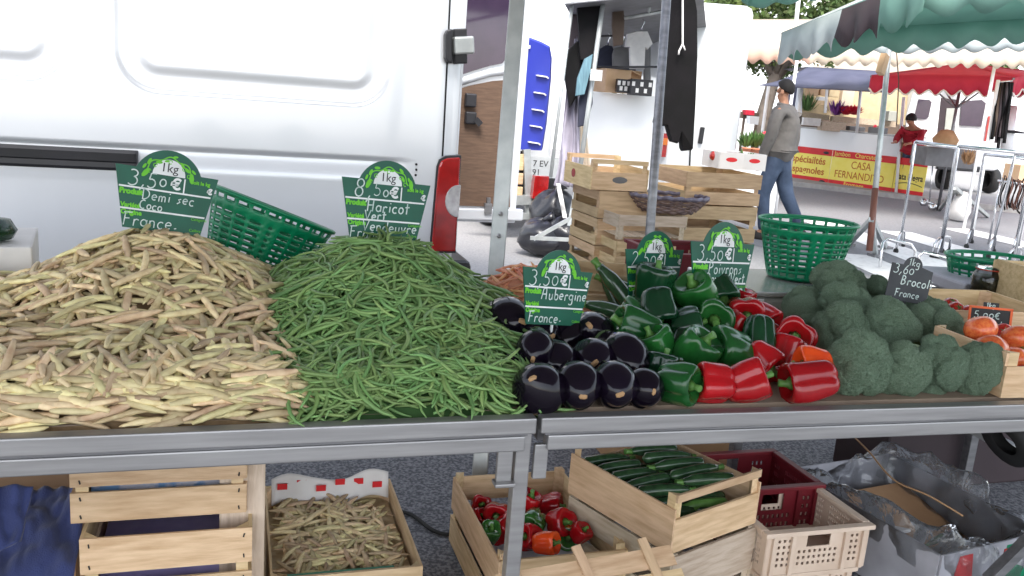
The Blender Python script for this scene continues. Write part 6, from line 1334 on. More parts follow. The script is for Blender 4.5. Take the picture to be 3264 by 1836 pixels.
# ================================================================ food stall with the red and yellow banner
BLp, BRp = at(2440, 566, z=0), at(2938, 640, z=0)
ux = (BRp - BLp).normalized(); nb = V((-ux.y, ux.x, 0))
if nb.dot(CF) < 0: nb = -nb
Lb = (BRp - BLp).length; rzb = math.atan2(ux.y, ux.x)
fs_ = thing('food_counter', 'white food counter fronted by a red and yellow banner', 'counter', BLp, rzb)
def loc_px(px, py):  # photo px -> (along, up) on the banner plane
    r_ = CF * F0 + CR * (px - W0 / 2) - CU * (py - H0 / 2); tt = (BLp - CC).dot(nb) / r_.dot(nb); q = CC + r_ * tt - BLp; return q.dot(ux), q.z
hB = .74
for k, (s0, s1) in enumerate(((0, loc_px(2652, 500)[0]), (loc_px(2652, 500)[0] + .012, loc_px(2860, 500)[0]), (loc_px(2860, 500)[0] + .012, Lb))):
    b = MB(); b.box(((s0 + s1) / 2, -.006, hB * .5 + .03), (s1 - s0, .012, hB * .66)); pn = b.build('banner_panel', 'banner_yellow', fs_)
    for zz, hh in ((.03 + hB * .09, hB * .18), (.03 + hB * .91, hB * .18)): b = MB(); b.box(((s0 + s1) / 2, -.009, zz), (s1 - s0 - .004, .016, hh)); b.build('banner_band', 'banner_red', pn)
    TX = lambda s, sz, x, z, **kk: textmesh(s, sz, 0, 'x', None, Matrix.Translation((x, -.0205 if kk.pop('top', 0) else -.0145, z)) @ Matrix.Rotation(pi / 2, 4, 'X'), **kk)
    if k == 0:
        e_ = s1 - .12
        join_meshes('lettering', [(TX('spéciailtés', .205, e_, .03 + hB * .56, align='RIGHT', bold=.004), 0), (TX('espagnoles', .205, e_, .03 + hB * .27, align='RIGHT', bold=.004), 0)], 'banner_text', pn)['kind'] = 'stuff'
        for zz in (.90, .09):
            b = MB(); b.lathe([(0, -.02), (.045, -.012), (.06, 0), (.045, .012), (0, .02)], 10, M=Matrix.Translation((e_ - .02, -.018, .03 + hB * zz)) @ Matrix.Diagonal((1.2, .1, 1.6, 1))); b.build('bull_emblem', 'awning_dark', pn)
    if k == 1:
        m_ = (s0 + s1) / 2 - .02
        join_meshes('lettering', [(TX('CASA', .22, m_, .03 + hB * .55, align='CENTER', sx=.82), 0), (TX('FERNANDITO', .21, m_ - .02, .03 + hB * .27, align='CENTER', sx=.86), 0)], 'banner_text', pn)['kind'] = 'stuff'
        join_meshes('lettering', [(TX('Jambon   Charcuterie', .13, m_ - .1, .03 + hB * .86, align='CENTER', top=1, sx=.95), 0), (TX('Fromage', .13, m_ - .1, .03 + hB * .05, align='CENTER', top=1), 0)], 'banner_yellow', pn)['kind'] = 'stuff'
    if k == 2:
        m_ = (s0 + s1) / 2
        join_meshes('lettering', [(TX('Pata Negra', .17, m_, .03 + hB * .44, align='CENTER', bold=.003, sx=.72), 0)], 'print_black', pn)['kind'] = 'stuff'
        b = MB(); b.strip([(m_ - .28 + .56 * i / 12, -.0145, .03 + hB * .30 + .05 * sin(pi * i / 12)) for i in range(13)], .014, (0, -1, 0)); b.build('flourish', 'print_black', pn)
sW = loc_px(2875, 440)[0]; zW = loc_px(2700, 424)[1]
b = MB(); b.box((sW / 2, .012, (hB + zW) / 2 + .03), (sW, .02, zW - hB + .02)); b.build('counter_front', 'white_paint', fs_)
b = MB(); b.box((sW / 2, .45, zW + .03), (sW, .9, .03)); b.build('counter_top', 'steel', fs_)
for px, py, px2, py2 in ((2748, 290, 2735, 425), (2885, 310, 2856, 648)):
    s_, z_ = loc_px(px, py); s2, z2_ = loc_px(px2, py2); b = MB(); b.tube([(s_, -.05, z_), (s2, -.05, max(.0, z2_))], .03, 8); b.build('post', 'white_paint', fs_)
b = MB(); b.box((loc_px(2780, 420)[0], .2, zW + .10), (.25, .3, .12)); b.build('display_tray', 'stall_grey', fs_); b = MB(); b.tube([(loc_px(2780, 420)[0] - .1, .1, zW + .06), (loc_px(2780, 420)[0], .1, zW + .2)], .03, 6); b.build('ham_stand', 'flower_red', fs_)
for x0, y0, x1, y1, dd, lb in ((2880, 458, 2925, 520, 17.2, 'brown carton with blue labels at the end of the banner'), (2928, 458, 2952, 522, 17.0, 'narrow brown carton beside the one with blue labels')):
    o, w_, h_ = pxbox('cardboard_carton', lb, 'carton', x0, y0, x1, y1, dd, .3, 'cardboard_pale'); b = MB(); b.box((0, -.153, h_ * .15), (w_ * .3, .004, h_ * .3)); b.build('blue_label', 'tarp_blue', o)
    b = MB(); zb2 = o.location.z - h_ / 2; rotbox(b, V((o.location.x, o.location.y, zb2 / 2)), (w_, .3, zb2 - .004)); tag(b.build('side_table', 'cardboard_pale'), 'stand under the ' + lb, 'table')
# open sided stall wagon behind the counter
wg = thing('stall_wagon', 'open sided stall wagon with beige inside walls under the blue awning', 'wagon', at(2700, 640, z=0)); W_0 = wg.location.copy()
def wpt(px, py, d): return at(px, py, d=d) - W_0
b = MB(); b.add([wpt(2520, 262, 20.5), wpt(2905, 290, 20.5), wpt(2905, 400, 20.5), wpt(2520, 372, 20.5)], [(0, 1, 2, 3)]); b.build('rear_wall', 'beige_wall', wg, solid=.03)
b = MB(); b.add([wpt(2530, 372, 20.4), wpt(2905, 400, 20.4), wpt(2905, 470, 20.4), wpt(2530, 430, 20.4)], [(0, 1, 2, 3)]); b.build('lower_wall', 'fabric_brown', wg, solid=.03)
b = MB(); b.bar(wpt(2545, 262, 18.5), wpt(2545, 372, 18.5), .10, .10); b.build('corner_post', 'white_paint', wg)
b = MB(); b.bar(wpt(2545, 362, 19), wpt(2640, 375, 18.9), .35, .10); b.build('counter_shelf', 'wood_grey', wg); b = MB(); b.bar(wpt(2650, 378, 18.8), wpt(2850, 396, 18.6), .35, .12); b.build('counter_shelf', 'wood_grey', wg)
for x0, y0, x1, y1, mt in ((2570, 284, 2606, 304, 'cardboard_pale'), (2610, 286, 2634, 304, 'cardboard_pale'), (2638, 284, 2672, 308, 'beige_wall'), (2604, 310, 2632, 322, 'paper_white'), (2602, 322, 2636, 334, 'wood_pale'), (2676, 290, 2718, 340, 'awning_cream')):
    A, B_ = wpt(x0, y1, 20.1), wpt(x1, y0, 20.1); b = MB(); rotbox(b, (A + B_) / 2, ((B_ - A).dot(HX), .2, (B_ - A).z)); b.build('shelf_box', mt, wg, bevel=.01)
b = MB(); b.bar(wpt(2636, 285, 19.7), wpt(2630, 360, 19.7), .05, .05); b.build('shelf_upright', 'paper_white', wg)
for x0, y0, x1, y1, mt in ((2552, 378, 2610, 398, 'paper_white'), (2612, 392, 2690, 415, 'wood_grey'), (2700, 405, 2750, 415, 'stall_grey'), (2822, 355, 2852, 385, 'scale_body')):
    A, B_ = wpt(x0, y1, 18.3), wpt(x1, y0, 18.3); b = MB(); rotbox(b, (A + B_) / 2, ((B_ - A).dot(HX), .3, (B_ - A).z)); b.build('utensil_box', mt, wg, bevel=.01)
leafclump('bamboo_plant', 'thin green bamboo plant on the wagon counter at the left', at(2573, 355, d=18.6), .42, 110, 'plant_green', 'plant', .018, 2.2)
leafclump('heather_plant', 'purple flowering heather on the wagon counter', at(2664, 368, d=18.5), .36, 110, 'flower_purple', 'plant', .02, 1.2)
leafclump('poinsettia', 'red and pink flowering plant on the wagon counter', at(2695, 366, d=18.4), .22, 90, 'flower_red', 'plant', .05, .8)
leafclump('poinsettia', 'dark red flowering plant right of the pink one', at(2722, 366, d=18.4), .22, 90, 'flower_red', 'plant', .05, .8)
# white van at the right
wv_ = thing('parked_van', 'white van with open rear door behind the red parasol', 'van', at(3080, 640, z=0)); W_0 = wv_.location.copy()
A, B_ = at(3005, 545, d=18.5), at(3185, 545, d=18.5); w_ = (B_ - A).dot(HX); zb = A.z; c = (A + B_) / 2 + HF * 2; hB_ = A.dot(HF)
b = MB(); rotbox(b, V((c.x, c.y, zb + .95)) - W_0, (w_, 4, 1.75)); b.build('body', 'white_paint', wv_, bevel=.10)
def vpoly(name, mt, pts, d, t_=.03, parent=wv_):
    P = [at(x, y, h=hB_ + (d - 18.5)) - W_0 for x, y in pts]; b = MB(); k = len(P); b.add(P + [p + HF * t_ for p in P], [list(range(k)), list(range(k, 2 * k))[::-1]] + [(i, (i + 1) % k, (i + 1) % k + k, i + k) for i in range(k)]); return b.build(name, mt, parent)
vpoly('rear_window', 'dark_glass', [(3066, 322), (3130, 318), (3144, 330), (3140, 395), (3128, 404), (3060, 400)], 18.46)
vpoly('tail_light', 'red_lens', [(2986, 355), (2994, 355), (2984, 430), (2972, 425)], 18.3); vpoly('tail_light', 'red_lens', [(3150, 370), (3156, 370), (3145, 450), (3138, 450)], 18.44)
vpoly('shaded_doorway_panel', 'awning_dark', [(3000, 312), (3052, 318), (3040, 450), (2976, 430)], 18.45)  # dark panel on the closed body, painted for the shade inside the van
vpoly('inner_panel', 'scale_body', [(3018, 345), (3050, 345), (3038, 445), (3008, 440)], 18.43)
dr = vpoly('open_door', 'white_paint', [(2912, 296), (3000, 298), (2985, 440), (2960, 470), (2888, 465), (2890, 370)], 18.2, .05)
vpoly('door_window', 'dark_glass', [(2928, 316), (2962, 318), (2970, 326), (2960, 374), (2950, 380), (2914, 378)], 18.17, .02, dr)
b = MB(); b.bar(at(2985, 530, h=hB_ - .06) - W_0, at(3120, 540, h=hB_ - .06) - W_0, .12, .12); b.build('rear_bumper', 'black_plastic', wv_, bevel=.02)
for px in (3012, 3160): b = MB(); q = at(px, 560, d=18.9); b.lathe([(.15, -.08), (.26, -.09), (.28, 0), (.26, .09), (.15, .08)], 20, M=Matrix.Translation(V((q.x, q.y, .28 + .09)) - W_0) @ Matrix.Rotation(FZ, 4, 'Z') @ Matrix.Rotation(pi / 2, 4, 'Y')); b.build('wheel', 'black_rubber', wv_)
b = MB(); b.tube([at(3222, 340, d=14.8), at(3208, 480, d=14.8)], .10, 12); o = b.build('white_urn', 'white_paint'); tag(o, 'white pillar shaped heater right of the scarf stand', 'pillar'); b = MB(); b.lathe([(.02, 0), (.22, .01), (.22, .04), (.02, .06)], 16, M=Matrix.Translation(at(3218, 425, d=14.8))); b.build('collar', 'black_plastic', o)
# pale houses closing the view
def house(label, x0, x1, y0, d, mt, wins=()):
    A, B_ = at(x0, 420, d=d), at(x1, 420, d=d); top = at((x0 + x1) / 2, y0, d=d).z; c = (A + B_) / 2; w_ = (B_ - A).dot(HX)
    t = thing('house', label, 'building', (c.x, c.y, 0), FZ); b = MB(); b.box((0, 3, top / 2), (w_, 6, top)); b.build('wall', mt, t)
    b = MB(); b.prism([(-w_ / 2 - .3, top), (w_ / 2 + .3, top), (w_ / 2 + .3, top + .12), (0, top + 1.6), (-w_ / 2 - .3, top + .12)], 6.6); b.build('roof', 'bark', t, loc=(0, -.3, 0))
    for (a0, b0, a1, b1) in wins:
        p_, q_ = at(a0, b0, d=d), at(a1, b1, d=d); xm_ = ((p_ + q_) / 2 - c).dot(HX); b = MB(); b.box((xm_, -.02, (p_.z + q_.z) / 2), (abs((q_ - p_).dot(HX)), .06, abs(p_.z - q_.z))); o = b.build('window', 'white_paint', t)
        b = MB(); b.box((xm_, -.055, (p_.z + q_.z) / 2), (abs((q_ - p_).dot(HX)) - .08, .02, abs(p_.z - q_.z) - .08)); b.build('pane', 'dark_glass', o)
house('white rendered house behind the flower stall with a low dark window', 2180, 2560, -420, 27, 'white_paint', [(2306, 240, 2346, 260), (2392, 318, 2400, 328)])
house('cream rendered house far behind the red parasol', 2560, 3100, -300, 34, 'awning_cream')
house('pale house at the right end of the street', 3110, 3700, -340, 31, 'white_paint')
house('pale house behind the box truck and clothes stall', 1500, 2150, -500, 24, 'white_paint')
# ================================================================ tree
random.seed(77)
def tree(label, base, crown_c, rad, n_leaf, trunk_r=.22, lean=V((0, 0, 0)), nm='street_tree'):
    t = thing(nm, label, 'tree', base); b = MB(); c = crown_c - base
    b.tube([(0, 0, 0), V((0, 0, c.z * .35)) + lean * .3, V((c.x * .5, c.y * .5, c.z * .62)) + lean, c * .96], [trunk_r * 1.15, trunk_r * .95, trunk_r * .8, trunk_r * .3], 12)
    fork = V((c.x * .5, c.y * .5, c.z * .60)) + lean
    tips = []
    for i in range(9):
        a = i * 2.4; e = c + V((cos(a) * rad.x * .7, sin(a) * rad.y * .7, rad.z * ru(-.35, .6))); b.tube([fork - V((0, 0, .1)), fork.lerp(e, .5) + V((0, 0, .15)), e], [trunk_r * .5, trunk_r * .28, trunk_r * .08], 7); tips.append(e)
    b.build('trunk', 'bark', t); b = MB(); cl = []
    for i in range(70):
        d = V((random.gauss(0, 1), random.gauss(0, 1), random.gauss(0, 1))).normalized() * ru(.35, 1.0) ** .6
        cl.append((c + V((d.x * rad.x, d.y * rad.y, d.z * rad.z)), ru(.25, .5) * rad.x * .55))
    for i in range(n_leaf):
        cc, r_ = cl[i % 70]; d = V((random.gauss(0, 1), random.gauss(0, 1), random.gauss(0, .8))).normalized() * r_ * rnd() ** .4; p = cc + d; s_ = ru(.05, .10)
        q = Euler((ru(0, 6), ru(0, 6), ru(0, 6))).to_matrix(); b.add([p + q @ V((-s_ * .5, 0, 0)), p + q @ V((0, s_ * .9, .01)), p + q @ V((s_ * .5, 0, 0)), p + q @ V((0, -s_ * .9, -.01))], [(0, 1, 2, 3)])
    b.build('crown', 'leaf', t, recalc=False)
bse = at(2418, 470, d=20.5); bse = V((bse.x, bse.y, 0)); cr = at(2520, 40, d=20.5)
tree('leafy street tree with a bare grey trunk behind the walking man', bse, cr, V((2.0, 1.8, 1.35)), 15000, .17)
b2 = at(3160, 460, d=26); tree('small far tree showing above the red parasol', V((b2.x, b2.y, 0)), at(3150, 215, d=26), V((.9, .8, .5)), 3000, .1)
b2 = at(2080, 460, d=21); tree('tree glimpsed between the hanging shirts', V((b2.x, b2.y, 0)), at(2090, 190, d=21), V((2.0, 1.5, 1.0)), 7000, .15)
# ================================================================ flower stall
fd0 = at(2360, 480, d=12.5)
t = thing('flower_bench', 'low white bench carrying the potted plants behind the man', 'bench', (fd0.x, fd0.y, 0), FZ)
zB = at(2360, 492, d=12.5).z; b = MB(); b.box((0, .3, zB - .02), (1.3, .7, .04)); b.build('bench_top', 'white_paint', t); b = MB(); b.box((0, .3, (zB - .04) / 2), (1.2, .55, zB - .05)); b.build('bench_base', 'white_paint', t)
for px, py, r_, mt, lb, lw, fl in ((2272, 485, .20, 'plant_pale', 'pale flowering bush at the left of the flower bench', .03, ('plant_pale', 60, .03)), (2328, 470, .13, 'plant_green', 'green plant in a purple pot on the flower bench', .02, None), (2375, 470, .25, 'plant_green', 'tall grassy plant in the first terracotta pot', .012, None), (2404, 470, .27, 'plant_green', 'tall grassy plant in the second terracotta pot', .012, None), (2436, 470, .25, 'plant_green', 'tall grassy plant in the third terracotta pot', .012, None), (2458, 455, .16, 'plant_green', 'plant with red flowers right of the terracotta pots', .03, ('flower_red', 18, .05)), (2285, 445, .14, 'plant_green', 'small plant with purple flowers at the back of the flower bench', .03, ('flower_purple', 14, .05)), (2305, 440, .20, 'plant_pale', 'feathery pale grass at the back of the flower bench', .01, None)):
    leafclump('potted_plant', lb, at(px, py, d=12.6), r_, 120, mt, 'plant', lw, 1.3, 'plants on the flower bench', fl)
for px, mt, lb in ((2328, 'flower_purple', 'purple plant pot on the flower bench'), (2378, 'terracotta', 'leftmost terracotta pot on the flower bench'), (2406, 'terracotta', 'middle terracotta pot on the flower bench'), (2438, 'terracotta', 'rightmost terracotta pot on the flower bench')):
    q = at(px, 488, d=12.5); b = MB(); b.lathe([(0, 0), (.05, 0), (.065, .08), (.072, .08), (.072, .10), (.06, .10), (.055, .07), (0, .07)], 16); tag(b.build('plant_pot', mt, loc=(q.x, q.y, zB + .002)), lb, 'pot', 'pots on the flower bench')
o, w_, h_ = pxbox('grey_bin', 'translucent grey blue tub behind the potted plants', 'tub', 2312, 400, 2352, 450, 13.2, .3, 'awning_white')
o, w_, h_ = pxbox('trestle', 'dark brown trestle with red goods left of the tree trunk', 'table', 2338, 360, 2420, 375, 17.5, .5, 'fabric_brown')
for px in (2345, 2372, 2412): b = MB(); q = at(px, 375, d=17.5); b.tube([(q.x - o.location.x, q.y - o.location.y, -.05), (q.x - o.location.x, q.y - o.location.y, -o.location.z)], .03, 6); lg = b.build('leg', 'fabric_brown', None); lg.location = o.location; lg.parent = o; lg.matrix_parent_inverse = Matrix.Rotation(-FZ, 4, 'Z') @ Matrix.Translation(-o.location)
pxbox('red_case', 'red box lying on the brown trestle', 'box', 2376, 352, 2406, 366, 17.3, .3, 'flower_red')
pxbox('white_bench', 'white slotted bench beside the tree trunk', 'bench', 2390, 372, 2420, 396, 16.8, .3, 'white_paint')
pxbox('grey_cabinet', 'blue grey cabinet behind the head of the walking man', 'cabinet', 2508, 275, 2540, 350, 18.5, .4, 'awning_navy')
# rack of small goods on the far white wall
for k in range(16):
    px, py = ru(2285, 2340), ru(265, 440); s_ = ru(5, 10); o, _, _ = pxbox('hanging_trinket', 'small hanging trinket on the display left of the flower bench', 'trinket', px, py, px + s_, py + s_ * ru(1, 2.2), 14.5 + ru(0, .3), .05, random.choice(['plant_green', 'stall_grey', 'fabric_grey', 'tomato_orange', 'basket_green']), group='trinkets on the display stand')
b = MB(); 
for px in (2284, 2345): b.tube([at(px, 250, d=14.9), V((at(px, 250, d=14.9).x, at(px, 250, d=14.9).y, 0))], .012, 6)
for py in (262, 320, 380, 440): b.tube([at(2284, py, d=14.9), at(2345, py + 4, d=14.9)], .008, 6)
tag(b.build('display_grid', 'chrome'), 'thin metal display stand with trinkets left of the flower bench', 'display stand')
# ================================================================ people
def skinmesh(name, nodes, edges, mt, parent, root=0, sub=2, sm=.0):
    me = bpy.data.meshes.new(name); me.from_pydata([n_[0] for n_ in nodes], edges, []); me.materials.append(MATS[mt])
    o = bpy.data.objects.new(name, me); col.objects.link(o); o.parent = parent
    mo = o.modifiers.new('skin', 'SKIN'); mo.use_smooth_shade = True; mo.branch_smoothing = .6
    sv = me.skin_vertices[0].data
    for i, n_ in enumerate(nodes): r_ = n_[1]; sv[i].radius = r_ if hasattr(r_, '__len__') else (r_, r_); sv[i].use_root = i == root
    mo = o.modifiers.new('sub', 'SUBSURF'); mo.levels = sub; mo.render_levels = sub
    return o
def hands(N, E, wr, dirv, palm, start, sgn=1):
    """five bent fingers leaving the palm"""
    d = V(dirv).normalized(); s_ = V(palm).normalized(); k0 = len(N); N.append((tuple(V(wr) + d * .05), (.034, .018))); E.append((start, k0)); N.append((tuple(V(wr) + d * .085), (.036, .016))); E.append((k0, k0 + 1))
    for i, L_ in enumerate((.060, .070, .066, .052)):
        o_ = s_ * (.024 - i * .016); n_ = d.cross(s_) * .012; a = len(N); b0 = V(wr) + d * .092 + o_
        N.append((tuple(b0 + d * L_ * .5), .0085)); N.append((tuple(b0 + d * L_ + n_ * 1.6 * sgn), .0075)); E.append((k0 + 1, a)); E.append((a, a + 1))
    a = len(N); N.append((tuple(V(wr) + d * .05 + s_ * .042), .0095)); N.append((tuple(V(wr) + d * .082 + s_ * .055), .0085)); E.append((k0, a)); E.append((a, a + 1))
# walking man: local x = walking direction, y = his left (towards us), z up
mp = at(2446, 762, z=0.008)
fwd = (-HX * .80 + HF * .60).normalized()
man = thing('person', 'man in a grey brown jacket and blue jeans walking past the road', 'person', mp, math.atan2(fwd.y, fwd.x))
man.scale = (1.02, 1.02, 1.02)
N = [((0, 0, .96), (.13, .15)), ((.0, 0, 1.12), (.12, .15)), ((.0, 0, 1.30), (.12, .17)), ((.01, 0, 1.44), (.08, .12)), ((.03, 0, 1.51), .055), ((.05, 0, 1.57), (.075, .065)), ((.045, 0, 1.65), (.098, .078)), ((.035, 0, 1.71), (.07, .06)),
     ((.125, 0, 1.60), (.02, .018)), ((.10, 0, 1.545), (.035, .03)),
     ((.0, .18, 1.42), .06), ((.02, .235, 1.14), .046), ((.10, .23, .90), .034), ((.0, -.18, 1.42), .06), ((-.06, -.22, 1.14), .046), ((-.04, -.22, .90), .034),
     ((.0, .095, .90), .095), ((.10, .10, .50), .062), ((.02, .10, .10), .042), ((.13, .10, .035), (.035, .04)),
     ((.0, -.095, .90), .095), ((-.10, -.10, .50), .062), ((-.32, -.10, .15), .042), ((-.24, -.10, .05), (.035, .04))]
E = [(0, 1), (1, 2), (2, 3), (3, 4), (4, 5), (5, 6), (6, 7), (6, 8), (5, 9), (3, 10), (10, 11), (11, 12), (3, 13), (13, 14), (14, 15), (0, 16), (16, 17), (17, 18), (18, 19), (0, 20), (20, 21), (21, 22), (22, 23)]
hands(N, E, (.10, .23, .90), (.25, 0, -1), (1, .2, .2), 12); hands(N, E, (-.04, -.22, .90), (.1, 0, -1), (1, 0, 0), 15)
N = [(n_[0], tuple(q * .5 for q in (n_[1] if hasattr(n_[1], '__len__') else (n_[1], n_[1])))) if i in (0, 1, 2, 3, 10, 11, 13, 14, 16, 17, 20, 21) else n_ for i, n_ in enumerate(N)]
skinmesh('body', N, E, 'skin', man)
N = [((0, 0, .83), (.15, .18)), ((0, 0, 1.0), (.155, .185)), ((.0, 0, 1.15), (.15, .19)), ((-.01, 0, 1.32), (.15, .20)), ((.0, 0, 1.43), (.105, .15)), ((.025, 0, 1.50), (.078, .078)),
     ((.0, .19, 1.41), .086), ((.01, .245, 1.28), .076), ((.02, .25, 1.14), .070), ((.07, .24, 1.02), .062), ((.10, .235, .905), .050), ((.0, -.19, 1.41), .086), ((-.06, -.235, 1.14), .070), ((-.04, -.23, .92), .050)]
E = [(0, 1), (1, 2), (2, 3), (3, 4), (4, 5), (4, 6), (6, 7), (7, 8), (8, 9), (9, 10), (4, 11), (11, 12), (12, 13)]
skinmesh('jacket', N, E, 'jacket_grey', man, 2)
N = [((0, 0, 1.04), (.125, .155)), ((0, 0, .90), (.14, .17)), ((.02, .095, .80), .112), ((.09, .10, .52), .084), ((.05, .10, .30), .070), ((.02, .10, .09), .064), ((-.02, -.095, .80), .112), ((-.10, -.10, .52), .084), ((-.22, -.10, .33), .072), ((-.33, -.10, .14), .064)]
E = [(0, 1), (1, 2), (2, 3), (3, 4), (4, 5), (1, 6), (6, 7), (7, 8), (8, 9)]
skinmesh('jeans', N, E, 'jeans', man, 1)
for x, y, z, ry in ((.07, .10, .0, 0), (-.28, -.10, .05, -.5)):
    b = MB(); b.lathe([(0, 0), (.05, 0), (.054, .03), (.045, .07), (.03, .09), (0, .095)], 16, M=Matrix.Translation((x, y, z)) @ Matrix.Rotation(-ry, 4, 'Y') @ Matrix.Diagonal((2.5, 1, 1, 1))); b.build('shoe', 'shoe', man)
b = MB()
def hairf(u, v):
    a = u * 2 * pi; t_ = v * (1.75 + .55 * (-cos(a)) * .9 - .35 * max(0, cos(a))); d = V((sin(t_) * cos(a), sin(t_) * sin(a), cos(t_))); return (.034 + d.x * (.099 + .008 * mnoise.noise(d * 14)), d.y * .081, 1.656 + d.z * .099 + .006 * mnoise.noise(d * 11))
b.grid(hairf, 28, 14); b.build('hair', 'hair', man, solid=.008)
for s_ in (-1, 1): b = MB(); b.lathe([(0, -.008), (.022, -.006), (.028, .004), (.018, .01), (0, .008)], 12, M=Matrix.Translation((.035, s_ * .082, 1.615)) @ Matrix.Rotation(pi / 2, 4, 'X') @ Matrix.Diagonal((.75, 1.15, 1, 1))); b.build('ear', 'skin', man)
for s_ in (-1, 1): b = MB(); b.lathe([(0, -.008), (.010, -.004), (.011, .003), (0, .008)], 10, M=Matrix.Translation((.122, s_ * .034, 1.632))); b.build('eye', 'print_black', man)
b = MB(); b.tube([(.055 * cos(a) + .02, .082 * sin(a), 1.475 + .01 * cos(a)) for a in [2 * pi * i / 20 for i in range(21)]], .026, 8); b.build('collar', 'jacket_grey', man)
# person in red behind the counter, bending forward
rp = at(2890, 600, d=17.2); rp = V((rp.x, rp.y, .02))
fw2 = (-HX * .8 - HF * .6).normalized(); rw = thing('person', 'person in a red jacket bending over behind the food counter', 'person', rp, math.atan2(fw2.y, fw2.x))
N = [((0, 0, .90), (.14, .16)), ((.02, 0, 1.05), (.13, .15)), ((.08, 0, 1.22), (.12, .16)), ((.16, 0, 1.34), (.08, .11)), ((.22, 0, 1.39), .052), ((.27, 0, 1.42), (.07, .065)), ((.29, 0, 1.49), (.09, .078)), ((.28, 0, 1.54), (.06, .055)),
     ((.36, 0, 1.43), (.02, .018)), ((.14, .17, 1.30), .06), ((.26, .22, 1.10), .045), ((.44, .16, 1.04), .034), ((.14, -.17, 1.30), .06), ((.26, -.22, 1.10), .045), ((.44, -.14, 1.04), .034),
     ((0, .09, .84), .095), ((.02, .10, .46), .062), ((0, .10, .08), .044), ((.1, .10, .03), (.035, .04)), ((0, -.09, .84), .095), ((.02, -.10, .46), .062), ((0, -.10, .08), .044), ((.1, -.10, .03), (.035, .04))]
E = [(0, 1), (1, 2), (2, 3), (3, 4), (4, 5), (5, 6), (6, 7), (5, 8), (3, 9), (9, 10), (10, 11), (3, 12), (12, 13), (13, 14), (0, 15), (15, 16), (16, 17), (17, 18), (0, 19), (19, 20), (20, 21), (21, 22)]
hands(N, E, (.44, .16, 1.04), (1, -.2, -.2), (0, -1, .2), 11); hands(N, E, (.44, -.14, 1.04), (1, .2, -.2), (0, 1, .2), 14)
N = [(n_[0], tuple(q * .5 for q in (n_[1] if hasattr(n_[1], '__len__') else (n_[1], n_[1])))) if i in (0, 1, 2, 3, 9, 10, 12, 13, 15, 16, 19, 20) else n_ for i, n_ in enumerate(N)]
skinmesh('body', N, E, 'skin', rw)
N = [((-.01, 0, .80), (.19, .22)), ((0, 0, .92), (.18, .21)), ((.03, 0, 1.08), (.17, .20)), ((.08, 0, 1.22), (.155, .20)), ((.16, 0, 1.33), (.10, .14)), ((.14, .18, 1.29), .088), ((.25, .23, 1.11), .072), ((.42, .165, 1.045), .052), ((.14, -.18, 1.29), .088), ((.25, -.23, 1.11), .072), ((.42, -.15, 1.045), .052)]
E = [(0, 1), (1, 2), (2, 3), (3, 4), (4, 5), (5, 6), (6, 7), (4, 8), (8, 9), (9, 10)]; skinmesh('jacket', N, E, 'red_coat', rw, 2)
N = [((0, 0, .95), (.13, .16)), ((0, .09, .78), .11), ((.02, .10, .46), .085), ((0, .10, .08), .07), ((0, -.09, .78), .11), ((.02, -.10, .46), .085), ((0, -.10, .08), .07)]; skinmesh('trousers', N, [(0, 1), (1, 2), (2, 3), (0, 4), (4, 5), (5, 6)], 'jeans', rw)
b = MB()
def hairf2(u, v): a = u * 2 * pi; t_ = v * 1.9; d = V((sin(t_) * cos(a), sin(t_) * sin(a), cos(t_))); return (.265 + d.x * .105, d.y * .095, 1.50 + d.z * .105 + .006 * mnoise.noise(d * 9))
b.grid(hairf2, 24, 12); b.build('hair', 'hair', rw, solid=.008)
for s_ in (-1, 1): b = MB(); b.lathe([(0, -.008), (.010, -.004), (.011, .003), (0, .008)], 10, M=Matrix.Translation((.355, s_ * .034, 1.475))); b.build('eye', 'print_black', rw)
# ================================================================ chrome clothes racks
def rack(label, tl_, tr_, fl_, fr_, dl, dr, bars=(), base=True):
    o0 = at(*fl_, z=0); t = thing('clothes_rack', label, 'clothes rack', o0, group='chrome clothes racks by the road')
    A, B_ = at(*tl_, d=dl) - o0, at(*tr_, d=dr) - o0; FA, FB = at(*fl_, z=.06) - o0, at(*fr_, z=.06) - o0
    b = MB(); b.tube([A, B_], .020, 8); b.build('top_rail', 'chrome', t)
    for p_, q_ in ((A, FA), (B_, FB)): b = MB(); b.tube([p_, q_], .015, 8); b.build('upright', 'chrome', t)
    if base:
        ax = (FB - FA); ax.z = 0; ax.normalize(); sd_ = V((-ax.y, ax.x, 0))
        for p_ in (FA, FB):
            pts = []
            for k in range(13): a = pi * k / 12; pts.append(p_ + sd_ * (.30 * cos(a)) + V((0, 0, .02 + .16 * sin(a) ** .35 - .02)))
            b = MB(); b.tube(pts, .014, 8); ft = b.build('foot_hoop', 'chrome', t)
            for s_ in (-1, 1): b = MB(); b.lathe([(0, -.012), (.03, -.012), (.03, .012), (0, .012)], 12, M=Matrix.Translation(p_ + sd_ * s_ * .30 - V((0, 0, .03))) @ Matrix.Rotation(pi / 2, 4, 'Y')); b.build('castor', 'black_rubber', ft)
    return t
rack('chrome clothes rack nearest the red and yellow banner', (2918, 452), (3050, 470), (2868, 782), (2996, 800), 9.2, 9.0)
rack('long chrome clothes rack at the right in front of the van', (3056, 466), (3300, 492), (3000, 800), (3230, 838), 8.8, 8.6)
rack('shorter chrome clothes rack in the second row at the right', (3138, 492), (3290, 508), (3090, 770), (3235, 790), 9.8, 9.5)
rack('chrome clothes rack cut off by the right edge', (3236, 490), (3420, 508), (3160, 800), (3370, 830), 9.1, 8.8)
